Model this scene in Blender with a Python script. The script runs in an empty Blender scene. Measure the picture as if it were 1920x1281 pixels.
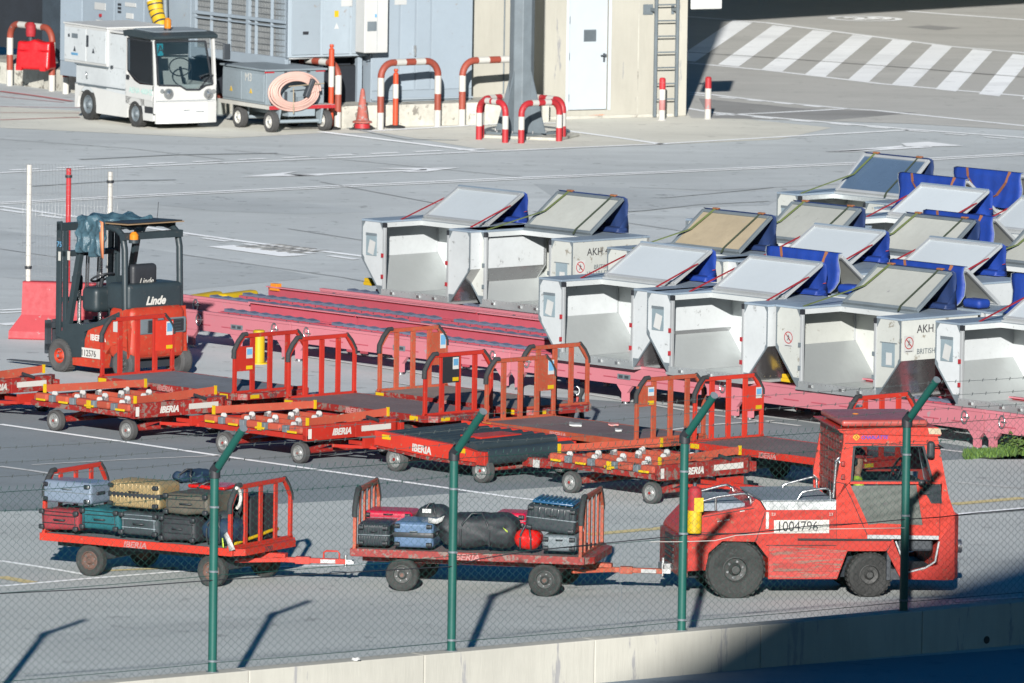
import bpy, math, random
from math import sin, cos, tan, pi, radians, sqrt
from mathutils import Vector, Matrix
random.seed(7)
SC = bpy.context.scene
COL = SC.collection
# ---------------------------------------------------------------- camera model (photo pixels 1920x1281)
FPX = 18508.0; THETA = math.atan(1860.0/FPX); ROLL = 0.015
CAMH = cos(THETA)/0.0675; CAM = Vector((0.0, -118.0, CAMH))
_F = Vector((0, cos(THETA), -sin(THETA))); _U = Vector((0, sin(THETA), cos(THETA))); _R = Vector((1, 0, 0))
def ray(px, py):
    u = px-960.0; v = py-640.5
    u0 = u*cos(ROLL)+v*sin(ROLL); v0 = -u*sin(ROLL)+v*cos(ROLL)
    return _F*FPX + _R*u0 - _U*v0
def at(px, py, z=0.0):
    d = ray(px, py); k = (z-CAM.z)/d.z
    return CAM + d*k
class Frame:
    """a place on the ground: local x runs along heading (a degrees towards the viewer), local y away"""
    def __init__(s, px, py, a, z=0.0, o=None):
        s.o = Vector(o) if o is not None else at(px, py, z)
        s.a = radians(a); s.ex = Vector((cos(s.a), -sin(s.a), 0)); s.ey = Vector((sin(s.a), cos(s.a), 0))
    def f(s, px, py, y=0.0):            # pixel -> (x, z) on the local plane y = const
        d = ray(px, py); p = s.o + s.ey*y
        k = (p-CAM).dot(s.ey)/d.dot(s.ey); w = CAM + d*k - s.o
        return (w.dot(s.ex), w.z)
    def g(s, px, py, x=0.0):            # pixel -> (y, z) on the local plane x = const
        d = ray(px, py); p = s.o + s.ex*x
        k = (p-CAM).dot(s.ex)/d.dot(s.ex); w = CAM + d*k - s.o
        return (w.dot(s.ey), w.z)
    def h(s, px, py, z=0.0):            # pixel -> (x, y) on the local plane z = const
        w = at(px, py, s.o.z+z) - s.o
        return (w.dot(s.ex), w.dot(s.ey))
    def w(s, x, y, z=0.0): return s.o + s.ex*x + s.ey*y + Vector((0, 0, z))
# ---------------------------------------------------------------- objects
def tag(o, label=None, cat=None, group=None, kind=None):
    if label: o['label'] = label
    if cat: o['category'] = cat
    if group: o['group'] = group
    if kind: o['kind'] = kind
    return o
def thing(name, fr, label, cat, group=None):
    o = bpy.data.objects.new(name, None); COL.objects.link(o); o.empty_display_size = .2
    o.location = fr.o; o.rotation_euler = (0, 0, -fr.a)
    return tag(o, label, cat, group)
def copy_tree(o, parent=None):
    c = o.copy(); COL.objects.link(c); c.parent = parent
    for ch in list(o.children): copy_tree(ch, c)
    return c
class G:
    def __init__(s): s.v = []; s.f = []; s.m = []; s.s = []
    def add(s, vs, fs, m=0, sm=False):
        n = len(s.v); s.v += [tuple(v) for v in vs]
        for f in fs: s.f.append(tuple(i+n for i in f)); s.m.append(m); s.s.append(sm)
        return s
    def box(s, x0, x1, y0, y1, z0, z1, m=0):
        v = [(x, y, z) for x in (x0, x1) for y in (y0, y1) for z in (z0, z1)]
        return s.add(v, [(0,1,3,2),(4,6,7,5),(0,4,5,1),(2,3,7,6),(0,2,6,4),(1,5,7,3)], m)
    def obox(s, c, ax, ay, az, m=0):    # centre and three half-axis vectors
        c = Vector(c); ax = Vector(ax); ay = Vector(ay); az = Vector(az)
        v = [c+ax*i+ay*j+az*k for i in (-1,1) for j in (-1,1) for k in (-1,1)]
        return s.add(v, [(0,1,3,2),(4,6,7,5),(0,4,5,1),(2,3,7,6),(0,2,6,4),(1,5,7,3)], m)
    def bar(s, a, b, w, h, m=0, up=(0,0,1)):   # rectangular bar a->b
        a = Vector(a); b = Vector(b); d = (b-a); L = d.length
        if L < 1e-6: return s
        d /= L; upv = Vector(up)
        if abs(d.dot(upv)) > .98: upv = Vector((0,1,0))
        sd = d.cross(upv).normalized(); u = sd.cross(d)
        return s.obox((a+b)/2, d*(L/2), sd*(w/2), u*(h/2), m)
    def prism(s, poly, ax, a0, a1, m=0, mc=None):   # poly in the other two axes, extruded on axis ax from a0 to a1
        n = len(poly)
        def P(p, a):
            return {'x': (a, p[0], p[1]), 'y': (p[0], a, p[1]), 'z': (p[0], p[1], a)}[ax]
        v = [P(p, a0) for p in poly] + [P(p, a1) for p in poly]
        s.add(v, [(i, (i+1)%n, n+(i+1)%n, n+i) for i in range(n)], m)
        return s.add(v, [tuple(range(n))[::-1], tuple(range(n, 2*n))], m if mc is None else mc)
    def cyl(s, a, b, r, n=12, m=0, r2=None, caps=True, sm=True, mc=None):
        a = Vector(a); b = Vector(b); d = (b-a).normalized()
        u = d.orthogonal().normalized(); w = d.cross(u); r2 = r if r2 is None else r2
        ra = [a+(u*cos(2*pi*i/n)+w*sin(2*pi*i/n))*r for i in range(n)]
        rb = [b+(u*cos(2*pi*i/n)+w*sin(2*pi*i/n))*r2 for i in range(n)]
        s.add(ra+rb, [(i, (i+1)%n, n+(i+1)%n, n+i) for i in range(n)], m, sm)
        if caps:
            mc = m if mc is None else mc
            s.add(ra, [tuple(range(n))[::-1]], mc); s.add(rb, [tuple(range(n))], mc)
        return s
    def tube(s, pts, r, n=8, m=0, closed=False, caps=True):
        P = [Vector(p) for p in pts]; k = len(P); rings = []; u = None; arc = 0.0
        for i in range(k):
            if closed: d = P[(i+1)%k]-P[i-1]
            else: d = P[min(i+1, k-1)]-P[max(i-1, 0)]
            d.normalize()
            if u is None: u = d.orthogonal().normalized()
            else:
                u = (u-d*u.dot(d)); u = u.normalized() if u.length > 1e-6 else d.orthogonal().normalized()
            w = d.cross(u); rr = r(i/(k-1)) if callable(r) else r
            rings.append([P[i]+(u*cos(2*pi*j/n)+w*sin(2*pi*j/n))*rr for j in range(n)])
        base = len(s.v)
        for rg in rings: s.v += [tuple(q) for q in rg]
        for i in range(k if closed else k-1):
            a = base+i*n; b = base+((i+1)%k)*n
            mi = m(arc+(P[(i+1)%k]-P[i]).length/2) if callable(m) else m
            arc += (P[(i+1)%k]-P[i]).length
            for j in range(n):
                s.f.append((a+j, a+(j+1)%n, b+(j+1)%n, b+j)); s.m.append(mi); s.s.append(True)
        if caps and not closed:
            s.add(rings[0], [tuple(range(n))[::-1]], m(0) if callable(m) else m)
            s.add(rings[-1], [tuple(range(n))], m(arc) if callable(m) else m)
        return s
    def lathe(s, prof, c, ax='y', n=24, m=0, sm=True, mats=None):   # prof: (r, a) list
        c = Vector(c); vs = []
        for r, a in prof:
            for j in range(n):
                t = 2*pi*j/n; p = (r*cos(t), r*sin(t))
                vs.append(c+Vector({'x': (a, p[0], p[1]), 'y': (p[0], a, p[1]), 'z': (p[0], p[1], a)}[ax]))
        for i in range(len(prof)-1):
            mi = m if mats is None else mats[i]
            fs = [(i*n+j, i*n+(j+1)%n, (i+1)*n+(j+1)%n, (i+1)*n+j) for j in range(n)]
            b = len(s.v)
            s.add(vs[i*n:(i+2)*n], [tuple(q-i*n for q in f) for f in fs], mi, sm)
        return s
    def ring(s, c, r0, r1, ax='y', n=20, m=0, t=.002):
        return s.lathe([(r0, 0), (r1, 0), (r1, t), (r0, t), (r0, 0)], c, ax, n, m, False)
    def rbox(s, c, size, r, k=3, m=0, fn=None, q=5):    # rounded box, optional deform fn(Vector)->Vector
        hx, hy, hz = [d/2 for d in size]; r = min(r, hx, hy, hz)
        idx = {}; vs = []; fs = []
        def cs(h):
            a = [-h+r*i/k for i in range(k)]
            inner = [-h+r+2*(h-r)*i/q for i in range(q+1)] if h-r > 1e-4 else [0.0]
            return a+inner+[-x for x in reversed(a)]
        X, Y, Z = cs(hx), cs(hy), cs(hz)
        def vert(x, y, z):
            key = (round(x,5), round(y,5), round(z,5))
            if key not in idx:
                p = Vector((x, y, z)); q2 = Vector((max(-hx+r, min(hx-r, x)), max(-hy+r, min(hy-r, y)), max(-hz+r, min(hz-r, z))))
                d = p-q2
                if d.length > 1e-9: p = q2+d.normalized()*r
                if fn: p = Vector(fn(p))
                idx[key] = len(vs); vs.append(p+Vector(c))
            return idx[key]
        for A, B, fx in ((X, Y, lambda a, b, e: (a, b, e*hz)), (Y, Z, lambda a, b, e: (e*hx, a, b)), (Z, X, lambda a, b, e: (b, e*hy, a))):
            for e in (-1, 1):
                for i in range(len(A)-1):
                    for j in range(len(B)-1):
                        f = [vert(*fx(A[i], B[j], e)), vert(*fx(A[i+1], B[j], e)), vert(*fx(A[i+1], B[j+1], e)), vert(*fx(A[i], B[j+1], e))]
                        fs.append(tuple(f if e > 0 else f[::-1]))
        return s.add(vs, fs, m, True)
    def sheet(s, rows, m=0, sm=True):
        a = len(rows); b = len(rows[0]); vs = [p for r in rows for p in r]
        return s.add(vs, [(i*b+j, i*b+j+1, (i+1)*b+j+1, (i+1)*b+j) for i in range(a-1) for j in range(b-1)], m, sm)
    def split(s, name, mats, parent=None, **kw):
        """build every connected piece as an object of its own"""
        n = len(s.v); p = list(range(n))
        def fd(i):
            while p[i] != i: p[i] = p[p[i]]; i = p[i]
            return i
        pos = {}
        for i, v in enumerate(s.v):
            k = tuple(round(c, 5) for c in v)
            if k in pos: p[fd(i)] = fd(pos[k])
            else: pos[k] = i
        for f in s.f:
            for i in f[1:]: p[fd(i)] = fd(f[0])
        grp = {}
        for j, f in enumerate(s.f): grp.setdefault(fd(f[0]), []).append(j)
        o = None
        for js in grp.values():
            q = G(); mp = {}
            for j in js:
                for i in s.f[j]:
                    if i not in mp: mp[i] = len(q.v); q.v.append(s.v[i])
                q.f.append(tuple(mp[i] for i in s.f[j])); q.m.append(s.m[j]); q.s.append(s.s[j])
            o = q.build(name, mats, parent, **kw)
        return o
    def build(s, name, mats, parent=None, bevel=0, solid=0, label=None, loc=None, rot=None):
        me = bpy.data.meshes.new(name); me.from_pydata(s.v, [], s.f)
        if not isinstance(mats, (list, tuple)): mats = [mats]
        for m in mats: me.materials.append(m)
        me.polygons.foreach_set('material_index', s.m); me.polygons.foreach_set('use_smooth', s.s)
        me.validate(); me.update()
        o = bpy.data.objects.new(name, me); COL.objects.link(o)
        if parent: o.parent = parent
        if loc is not None: o.location = loc
        if rot is not None: o.rotation_euler = rot
        if solid:
            md = o.modifiers.new('solid', 'SOLIDIFY'); md.thickness = solid; md.offset = 0
        if bevel:
            md = o.modifiers.new('bevel', 'BEVEL'); md.width = bevel; md.segments = 2; md.limit_method = 'ANGLE'; md.angle_limit = radians(40)
        if label: o['label'] = label
        return o
FONT = None
def text(s, size, o, ex, ez, mat, parent, name='lettering', cx=False, sx=1.0, shear=0.0, bold=0.0):
    """flat raised lettering: o = lower-left point, ex = writing direction, ez = up direction"""
    cu = bpy.data.curves.new('t', 'FONT'); cu.body = s; cu.size = size; cu.extrude = .0015; cu.shear = shear; cu.offset = bold
    cu.resolution_u = 3
    if cx: cu.align_x = 'CENTER'
    t = bpy.data.objects.new('t', cu); COL.objects.link(t)
    dg = bpy.context.evaluated_depsgraph_get(); me = bpy.data.meshes.new_from_object(t.evaluated_get(dg))
    bpy.data.objects.remove(t)
    ex = Vector(ex).normalized(); ez = Vector(ez).normalized(); n = ex.cross(ez)
    for v in me.vertices:
        v.co = Vector(o)+ex*(v.co.x*sx)+ez*v.co.y+n*(v.co.z+.002)
    me.materials.clear(); me.materials.append(mat); me.name = name
    ob = bpy.data.objects.new(name, me); COL.objects.link(ob); ob.parent = parent
    return ob
# ---------------------------------------------------------------- materials
def _nt(name):
    m = bpy.data.materials.new(name); m.use_nodes = True; nt = m.node_tree
    return m, nt, nt.nodes['Principled BSDF']
def N(nt, t, **k):
    n = nt.nodes.new(t)
    for a, b in k.items():
        if a in n.inputs.keys(): n.inputs[a].default_value = b
        else: setattr(n, a, b)
    return n
def noise(nt, scale, detail=4, rough=.6, stretch=None, coord='Object', rot=None):
    tc = N(nt, 'ShaderNodeTexCoord'); mp = N(nt, 'ShaderNodeMapping')
    if stretch: mp.inputs['Scale'].default_value = stretch
    if rot: mp.inputs['Rotation'].default_value = (0, 0, rot)
    if coord == 'Object':          # every copy gets its own patch of the pattern
        oi = nt.nodes.get('Object Info') or N(nt, 'ShaderNodeObjectInfo'); ml = N(nt, 'ShaderNodeMath', operation='MULTIPLY'); ml.inputs[1].default_value = 61.0
        ad = N(nt, 'ShaderNodeVectorMath', operation='ADD'); nt.links.new(oi.outputs['Random'], ml.inputs[0]); nt.links.new(tc.outputs[coord], ad.inputs[0]); nt.links.new(ml.outputs[0], ad.inputs[1]); nt.links.new(ad.outputs[0], mp.inputs[0])
    else: nt.links.new(tc.outputs[coord], mp.inputs[0])
    n = N(nt, 'ShaderNodeTexNoise', Scale=scale, Detail=detail, Roughness=rough); nt.links.new(mp.outputs[0], n.inputs['Vector'])
    return n.outputs['Fac']
def ramp(nt, fac, stops):
    r = N(nt, 'ShaderNodeValToRGB'); e = r.color_ramp.elements
    while len(e) < len(stops): e.new(.5)
    for i, (p, c) in enumerate(stops):
        e[i].position = p; e[i].color = (c, c, c, 1) if isinstance(c, (int, float)) else (*c, 1)
    nt.links.new(fac, r.inputs[0]); return r.outputs[0]
def mix(nt, fac, a, b, mode='MIX'):
    x = N(nt, 'ShaderNodeMix', data_type='RGBA', blend_type=mode)
    for i, val in ((0, fac), (6, a), (7, b)):
        if hasattr(val, 'links') or isinstance(val, bpy.types.NodeSocket): nt.links.new(val, x.inputs[i])
        elif i == 0: x.inputs[0].default_value = val
        else: x.inputs[i].default_value = (*val, 1)
    return x.outputs[2]
def paint(name, col, rough=.5, metal=0.0, var=.18, wear=0.0, wcol=(.16,.08,.05), scale=6, bump=0.0, stretch=None, spec=.4, wscale=None, sheen=0):
    """painted or plain surface: broad tone variation, fine grime and chipped wear"""
    m, nt, b = _nt(name)
    n1 = noise(nt, scale*.35, 5, .6); n2 = noise(nt, scale*4, 6, .7, stretch)
    wcol = tuple(min(w, .55*max(col)+.03) for w in wcol)
    c1 = tuple(max(0, c*(1-var)) for c in col); c2 = tuple(min(1, c*(1+var*.6)) for c in col)
    base = mix(nt, ramp(nt, n1, [(.3, 0), (.7, 1)]), c1, c2)
    base = mix(nt, ramp(nt, n2, [(.45, 0), (.75, var*1.6)]), base, tuple(c*.55 for c in col))
    rr = None
    if wear > 0:
        n3 = noise(nt, wscale or scale*2.2, 8, .72, stretch)
        w = ramp(nt, n3, [(.66-wear*.25, 0), (.69-wear*.25, 1)])
        base = mix(nt, w, base, wcol)
    oi = nt.nodes.get('Object Info'); tone = N(nt, 'ShaderNodeMapRange'); tone.inputs[3].default_value = .88; tone.inputs[4].default_value = 1.08; nt.links.new(oi.outputs['Random'], tone.inputs[0])
    cc = N(nt, 'ShaderNodeCombineColor'); [nt.links.new(tone.outputs[0], cc.inputs[i]) for i in range(3)]
    base = mix(nt, 1.0, base, cc.outputs[0], 'MULTIPLY')
    nt.links.new(base, b.inputs['Base Color'])
    rm = ramp(nt, n2, [(.3, max(0, rough-.08)), (.7, min(1, rough+.12))]); nt.links.new(rm, b.inputs['Roughness'])
    b.inputs['Metallic'].default_value = metal; b.inputs['Specular IOR Level'].default_value = spec
    if bump:
        bp = N(nt, 'ShaderNodeBump', Strength=bump, Distance=.02); nt.links.new(n2, bp.inputs['Height']); nt.links.new(bp.outputs[0], b.inputs['Normal'])
    return m
def ground(name, col, speck=.35, patch=.15, scale=1.0, rough=.9, col2=None, cracks=0.0, marks=.5):
    m, nt, b = _nt(name)
    fine = noise(nt, 38*scale, 6, .75); mid = noise(nt, 1.3*scale, 5, .6); big = noise(nt, .16*scale, 4, .55, (1, .5, 1))
    c = mix(nt, ramp(nt, big, [(.35, 0), (.65, 1)]), tuple(x*(1-patch) for x in col), tuple(x*(1+patch) for x in (col2 or col)))
    c = mix(nt, ramp(nt, mid, [(.3, 0), (.75, .5)]), c, tuple(x*(1-patch*1.3) for x in col))
    c = mix(nt, ramp(nt, fine, [(.35, 0), (.7, speck)]), c, tuple(x*.5 for x in col))
    # scuffs, small dark repairs and drips
    sp = noise(nt, 3.4, 4, .6, (.8, .9, 1)); c = mix(nt, ramp(nt, sp, [(.635, 0), (.68, marks)]), c, tuple(x*.36 for x in col))
    st = noise(nt, .55, 6, .65, (.35, 1.3, 1), rot=-.85); c = mix(nt, ramp(nt, st, [(.50, 0), (.66, .34)]), c, tuple(x*.62 for x in col))
    lt = noise(nt, .8, 5, .6, (.5, 1.1, 1), rot=.5); c = mix(nt, ramp(nt, lt, [(.54, 0), (.70, .22)]), c, tuple(min(1, x*1.25) for x in col))
    d = noise(nt, 2.1, 7, .68, (1.0, .55, 1), rot=.2)
    c = mix(nt, ramp(nt, d, [(.63, 0), (.67, marks)]), c, tuple(x*.42 for x in col))
    l = noise(nt, .9, 6, .7, (.3, 1.6, 1), rot=.85)
    c = mix(nt, ramp(nt, l, [(.62, 0), (.72, marks*.35)]), c, tuple(x*.6 for x in col))
    if cracks:
        tc = N(nt, 'ShaderNodeTexCoord'); mp = N(nt, 'ShaderNodeMapping'); nt.links.new(tc.outputs['Object'], mp.inputs[0])
        nz = N(nt, 'ShaderNodeTexNoise', Scale=.6, Detail=5); nt.links.new(mp.outputs[0], nz.inputs['Vector'])
        mx = N(nt, 'ShaderNodeMix', data_type='RGBA', blend_type='LINEAR_LIGHT'); mx.inputs[0].default_value = .5
        nt.links.new(mp.outputs[0], mx.inputs[6]); nt.links.new(nz.outputs['Color'], mx.inputs[7])
        vo = N(nt, 'ShaderNodeTexVoronoi', feature='DISTANCE_TO_EDGE', Scale=.13); nt.links.new(mx.outputs[2], vo.inputs['Vector'])
        c = mix(nt, ramp(nt, vo.outputs['Distance'], [(.002, cracks), (.006, 0)]), c, tuple(x*.3 for x in col))
    nt.links.new(c, b.inputs['Base Color']); b.inputs['Roughness'].default_value = rough; b.inputs['Specular IOR Level'].default_value = .25
    bp = N(nt, 'ShaderNodeBump', Strength=.35, Distance=.012); nt.links.new(fine, bp.inputs['Height']); nt.links.new(bp.outputs[0], b.inputs['Normal'])
    return m
def glass(name, tint=(.55,.62,.62), dens=.5):
    m, nt, b = _nt(name); nt.nodes.remove(b); out = nt.nodes['Material Output']
    tr = N(nt, 'ShaderNodeBsdfTransparent'); tr.inputs[0].default_value = (*[t*(1-dens)+0 for t in tint], 1)
    gl = N(nt, 'ShaderNodeBsdfGlossy'); gl.inputs['Roughness'].default_value = .06; gl.inputs[0].default_value = (.8,.85,.9,1)
    fr = N(nt, 'ShaderNodeFresnel'); fr.inputs[0].default_value = 1.6
    mx = N(nt, 'ShaderNodeMixShader'); nt.links.new(fr.outputs[0], mx.inputs[0]); nt.links.new(tr.outputs[0], mx.inputs[1]); nt.links.new(gl.outputs[0], mx.inputs[2])
    nt.links.new(mx.outputs[0], out.inputs[0]); return m
M = {}
FLAT = ('deck_brown','deck_grey','deck_tan','alu_blue','rubber','tyre','tyre_grey','black','dark','charcoal','shade_dark','greybag','blackbag','hardblack','ink','skin','galv','steel','conc_kerb','lid_white','roller','alu')
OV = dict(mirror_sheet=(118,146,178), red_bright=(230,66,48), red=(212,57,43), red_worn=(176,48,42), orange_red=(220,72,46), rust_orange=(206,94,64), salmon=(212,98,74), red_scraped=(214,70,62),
  pink_side=(232,142,154), pink=(210,96,112), barrier_red=(216,76,84), guard_red=(184,88,68), hoop_red=(216,54,62), blue_canvas=(30,72,172), blue_dull=(40,66,120), orange_post=(240,92,52),
  cab_blue=(180,195,207), cab_blue2=(184,198,208), conc_wall=(216,213,199), conc_low=(226,224,212), panel_white=(232,238,240), panel_cream=(228,232,226), cartwhite=(236,242,242), white=(242,243,240),
  unit_grey=(164,178,186), green_post=(38,108,98), green_wire=(34,88,80), door_white=(226,236,242), yellow=(242,202,22), hose_pink=(238,196,182), lid_white=(226,236,242), dirty_sheet=(206,209,202), tan_sheet=(206,190,160),
  galv=(138,150,157), guard_white=(238,236,228), silver=(166,184,206), gold=(196,172,126), redbag=(178,60,70), tealbag=(24,112,122), bluebag=(30,62,92), brownbag=(104,98,86), steelblue=(112,142,178), magenta=(216,32,72),
  greybag=(62,72,78), charcoal=(60,74,80), plastic_film=(92,128,144), cone_faded=(202,112,98), pink_faded=(220,150,146), shinyred=(228,36,32), blue_gloss=(44,104,150), strap_green=(130,146,84), strap_dark=(80,92,70), paper=(226,228,226), signred=(206,70,70), plastic_red=(236,36,44), yellow_duct=(240,196,30), brickx=(0,0,0))
def s2l(c): c = c/255.0; return c/12.92 if c < .04045 else ((c+.055)/1.055)**2.4
def mk(k, col, *a, **kw):
    if k in OV: M[k] = paint(k, tuple(s2l(c)/2.12 for c in OV[k]), *a, **kw); return
    f = 1.0 if k in FLAT else .62
    M[k] = paint(k, tuple(c*f for c in col), *a, **kw)
mk('white', (.78,.79,.78), .45, var=.05); mk('cartwhite', (.76,.81,.82), .5, var=.08, wear=.14, wcol=(.22,.22,.21))
mk('panel_white', (.70,.76,.79), .45, var=.10, wear=.16, wcol=(.21,.22,.22), scale=3)
mk('panel_cream', (.68,.71,.67), .6, var=.1, wear=.24, wcol=(.20,.19,.16), scale=2.5)
mk('dirty_sheet', (.66,.67,.62), .55, var=.14, wear=.05, wcol=(.45,.45,.43), scale=2)
mk('tan_sheet', (.62,.55,.42), .6, var=.24, wear=.12, wcol=(.52,.38,.22), scale=1.5)
mk('alu', (.55,.58,.58), .42, metal=.75, var=.18, scale=3, wear=.1, wcol=(.62,.63,.62))
mk('alu_blue', (.24,.30,.36), .5, metal=.35, var=.15, scale=4, wear=.12, wcol=(.42,.46,.48))
mk('alu_light', (.62,.65,.66), .42, metal=.4, var=.1, scale=5)
mk('mirror_sheet', (.16,.24,.34), .3, metal=.25, var=.15, scale=2)  # sky reflection of the lid is put into the blue base colour
mk('steel', (.42,.43,.43), .35, metal=.8, var=.2); mk('chrome', (.72,.73,.74), .25, metal=.9, var=.1)
mk('galv', (.36,.40,.42), .5, metal=.1, var=.16, scale=10, wear=.15, wcol=(.5,.53,.54))
mk('red', (.60,.058,.045), .42, var=.16, wear=.25, wcol=(.24,.07,.045), scale=5)
mk('red_bright', (.76,.075,.055), .4, var=.12, wear=.14, wcol=(.38,.09,.06), scale=5)
mk('red_worn', (.42,.048,.042), .5, var=.25, wear=.55, wcol=(.17,.10,.085), scale=5)
mk('orange_red', (.66,.09,.045), .5, var=.2, wear=.38, wcol=(.26,.09,.05), scale=6)
mk('rust_orange', (.54,.13,.07), .6, var=.2, wear=.42, wcol=(.22,.09,.05), scale=12)
mk('salmon', (.60,.14,.09), .5, var=.15, wear=.28, wcol=(.35,.12,.07), scale=6)
mk('pink_side', (.74,.25,.29), .55, var=.07, wear=.1, wcol=(.60,.19,.20), scale=1.5)
mk('pink', (.58,.11,.15), .5, var=.14, wear=.12, wcol=(.42,.06,.07), scale=2)
mk('deck_brown', (.15,.11,.11), .7, var=.25, wear=.15, wcol=(.22,.19,.18), scale=4)
mk('deck_grey', (.14,.15,.165), .7, var=.2, wear=.1, wcol=(.24,.24,.24), scale=4)
mk('deck_tan', (.20,.16,.14), .75, var=.25, wear=.2, wcol=(.3,.26,.22), scale=4)
mk('rubber', (.022,.024,.026), .8, var=.3, wear=.15, wcol=(.08,.08,.08), scale=10, bump=.3)
mk('tyre', (.028,.029,.028), .85, var=.35, wear=.3, wcol=(.10,.095,.085), scale=9, bump=.4)
mk('tyre_grey', (.05,.05,.05), .85, var=.25, wear=.2, wcol=(.2,.19,.17), scale=9, bump=.3)
mk('black', (.018,.02,.024), .5, var=.2); mk('dark', (.035,.042,.05), .55, var=.25, wear=.12, wcol=(.10,.11,.11), scale=6)
mk('charcoal', (.045,.062,.07), .45, var=.2, wear=.18, wcol=(.12,.13,.13), scale=5)
mk('rim', (.40,.41,.40), .45, metal=.4, var=.2, wear=.25, wcol=(.2,.17,.15)); mk('rim_rust', (.16,.09,.07), .75, var=.3, wear=.4, wcol=(.08,.05,.04))
mk('rim_dark', (.06,.062,.06), .6, var=.3, wear=.2, wcol=(.16,.15,.14))
mk('yellow', (.82,.58,.03), .5, var=.1, wear=.15, wcol=(.5,.35,.08)); mk('yellow_duct', (.85,.60,.05), .55, var=.1)
mk('amber', (.75,.25,.02), .25, var=.1); mk('hivis', (.65,.85,.08), .6, var=.1)
mk('orange_post', (.85,.13,.03), .5, var=.1); mk('cone_faded', (.62,.22,.16), .7, var=.25, wear=.4, wcol=(.62,.45,.38))
mk('guard_red', (.42,.10,.065), .55, var=.15, wear=.12, wcol=(.3,.2,.16)); mk('guard_white', (.78,.78,.75), .55, var=.07, wear=.1, wcol=(.4,.38,.35))
mk('hoop_red', (.72,.045,.05), .5, var=.12, wear=.12, wcol=(.4,.2,.17)); mk('pink_faded', (.72,.22,.22), .6, var=.2, wear=.3, wcol=(.7,.5,.5))
mk('barrier_red', (.72,.07,.07), .6, var=.12, wear=.16, wcol=(.52,.42,.38), scale=3); mk('plastic_red', (.85,.025,.03), .35, var=.08)
mk('blue_canvas', (.04,.16,.60), .6, var=.25, scale=4, bump=.2); mk('blue_dull', (.03,.10,.33), .6, var=.3, scale=4)
mk('strap_red', (.40,.02,.03), .7, var=.15); mk('strap_green', (.22,.28,.10), .7, var=.15); mk('strap_brown', (.32,.12,.05), .7, var=.2)
mk('cab_blue', (.44,.52,.58), .5, var=.06, wear=.06, wcol=(.32,.38,.44), scale=2); mk('cab_blue2', (.47,.54,.60), .5, var=.08, scale=1.5, wear=.08, wcol=(.34,.40,.45))
mk('mesh_grey', (.22,.24,.25), .6, metal=.2, var=.15); mk('unit_grey', (.34,.41,.46), .5, var=.08, wear=.07, wcol=(.25,.28,.3), scale=4)
mk('hose_pink', (.80,.42,.33), .6, var=.1); mk('paper', (.75,.76,.75), .7, var=.06); mk('pouch', (.28,.36,.40), .3, var=.15)
mk('green_post', (.02,.145,.12), .4, var=.12, scale=8, wear=.04, wcol=(.07,.2,.17)); mk('green_wire', (.02,.12,.10), .5, var=.1)
mk('grey_wire', (.10,.12,.12), .5, var=.1); mk('silver', (.60,.66,.74), .3, metal=.35, var=.06); mk('gold', (.62,.50,.30), .35, metal=.35, var=.1)
mk('brownbag', (.16,.135,.11), .6, var=.2, scale=10); mk('tealbag', (.01,.19,.24), .7, var=.2, scale=12, bump=.2); mk('redbag', (.45,.04,.05), .7, var=.2, scale=12, bump=.2)
mk('greybag', (.055,.07,.08), .7, var=.25, scale=12, bump=.2); mk('bluebag', (.03,.10,.20), .7, var=.3, scale=12, bump=.3); mk('blackbag', (.02,.022,.026), .6, var=.3, scale=12, bump=.2)
mk('hardblack', (.02,.025,.03), .3, var=.15); mk('steelblue', (.20,.29,.40), .3, metal=.2, var=.1); mk('magenta', (.66,.02,.09), .35, var=.12)
mk('shinyred', (.75,.03,.03), .2, var=.1); mk('blue_gloss', (.04,.16,.32), .3, var=.1); mk('plastic_film', (.16,.28,.34), .22, var=.3, scale=12, bump=.5)
mk('orange_tape', (.85,.30,.14), .5, var=.15); mk('cardboard', (.30,.20,.11), .8, var=.2); mk('seal_green', (.10,.26,.03), .8, var=.4)
mk('skin', (.42,.22,.15), .55, var=.08); mk('cap_red', (.45,.03,.03), .7); mk('trousers', (.03,.04,.07), .8); mk('teal_label', (.05,.45,.55), .5); mk('blue_label', (.15,.40,.65), .5)
mk('mint', (.45,.72,.66), .6, var=.05); mk('purple', (.12,.06,.42), .5, var=.05); mk('signred', (.75,.10,.10), .6, var=.05); mk('ink', (.03,.03,.035), .6, var=.05)
M['glass'] = glass('glass', (.9,.94,.94), .12); M['glass_dirty'] = paint('glass_dirty', (.10,.11,.10), .35, var=.3, wear=.2, wcol=(.17,.18,.16), scale=5)
mk('conc_wall', (.49,.48,.425), .85, var=.10, scale=1.6, bump=.3, wear=.14, wcol=(.50,.46,.36), stretch=(1,1,.15))
mk('conc_kerb', (.40,.39,.34), .9, var=.3, scale=3, bump=.5, wear=.35, wcol=(.16,.15,.13), wscale=3)
mk('conc_low', (.60,.57,.49), .85, var=.16, scale=1.4, bump=.4, wear=.3, wcol=(.40,.38,.32), stretch=(1,1,.12))
mk('door_white', (.70,.76,.80), .5, var=.04); mk('shade_dark', (.012,.016,.022), .9, var=.2)  # shade_dark: near-black with shade put into the colour, for recesses, gaps and undersides
for k in ('charcoal',): pass

mk('red_scraped', (.62,.07,.05), .5, var=.2, wear=.55, wcol=(.17,.085,.065), scale=5, stretch=(.25,1,3.5))

mk('lid_white', (.60,.66,.70), .45, var=.05, scale=2); mk('roller', (.13,.15,.21), .5, metal=.3, var=.2)
mk('strap_dark', (.13,.17,.09), .7, var=.15)
mk('alu_slant', (.62,.62,.63), .2, metal=.88, var=.10, scale=2)
mk('alu_slant_lit', (.60,.64,.64), .4, metal=.5, var=.10, scale=1.2)  # same metal as alu_slant, with the inner side's brighter light put into it
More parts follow.
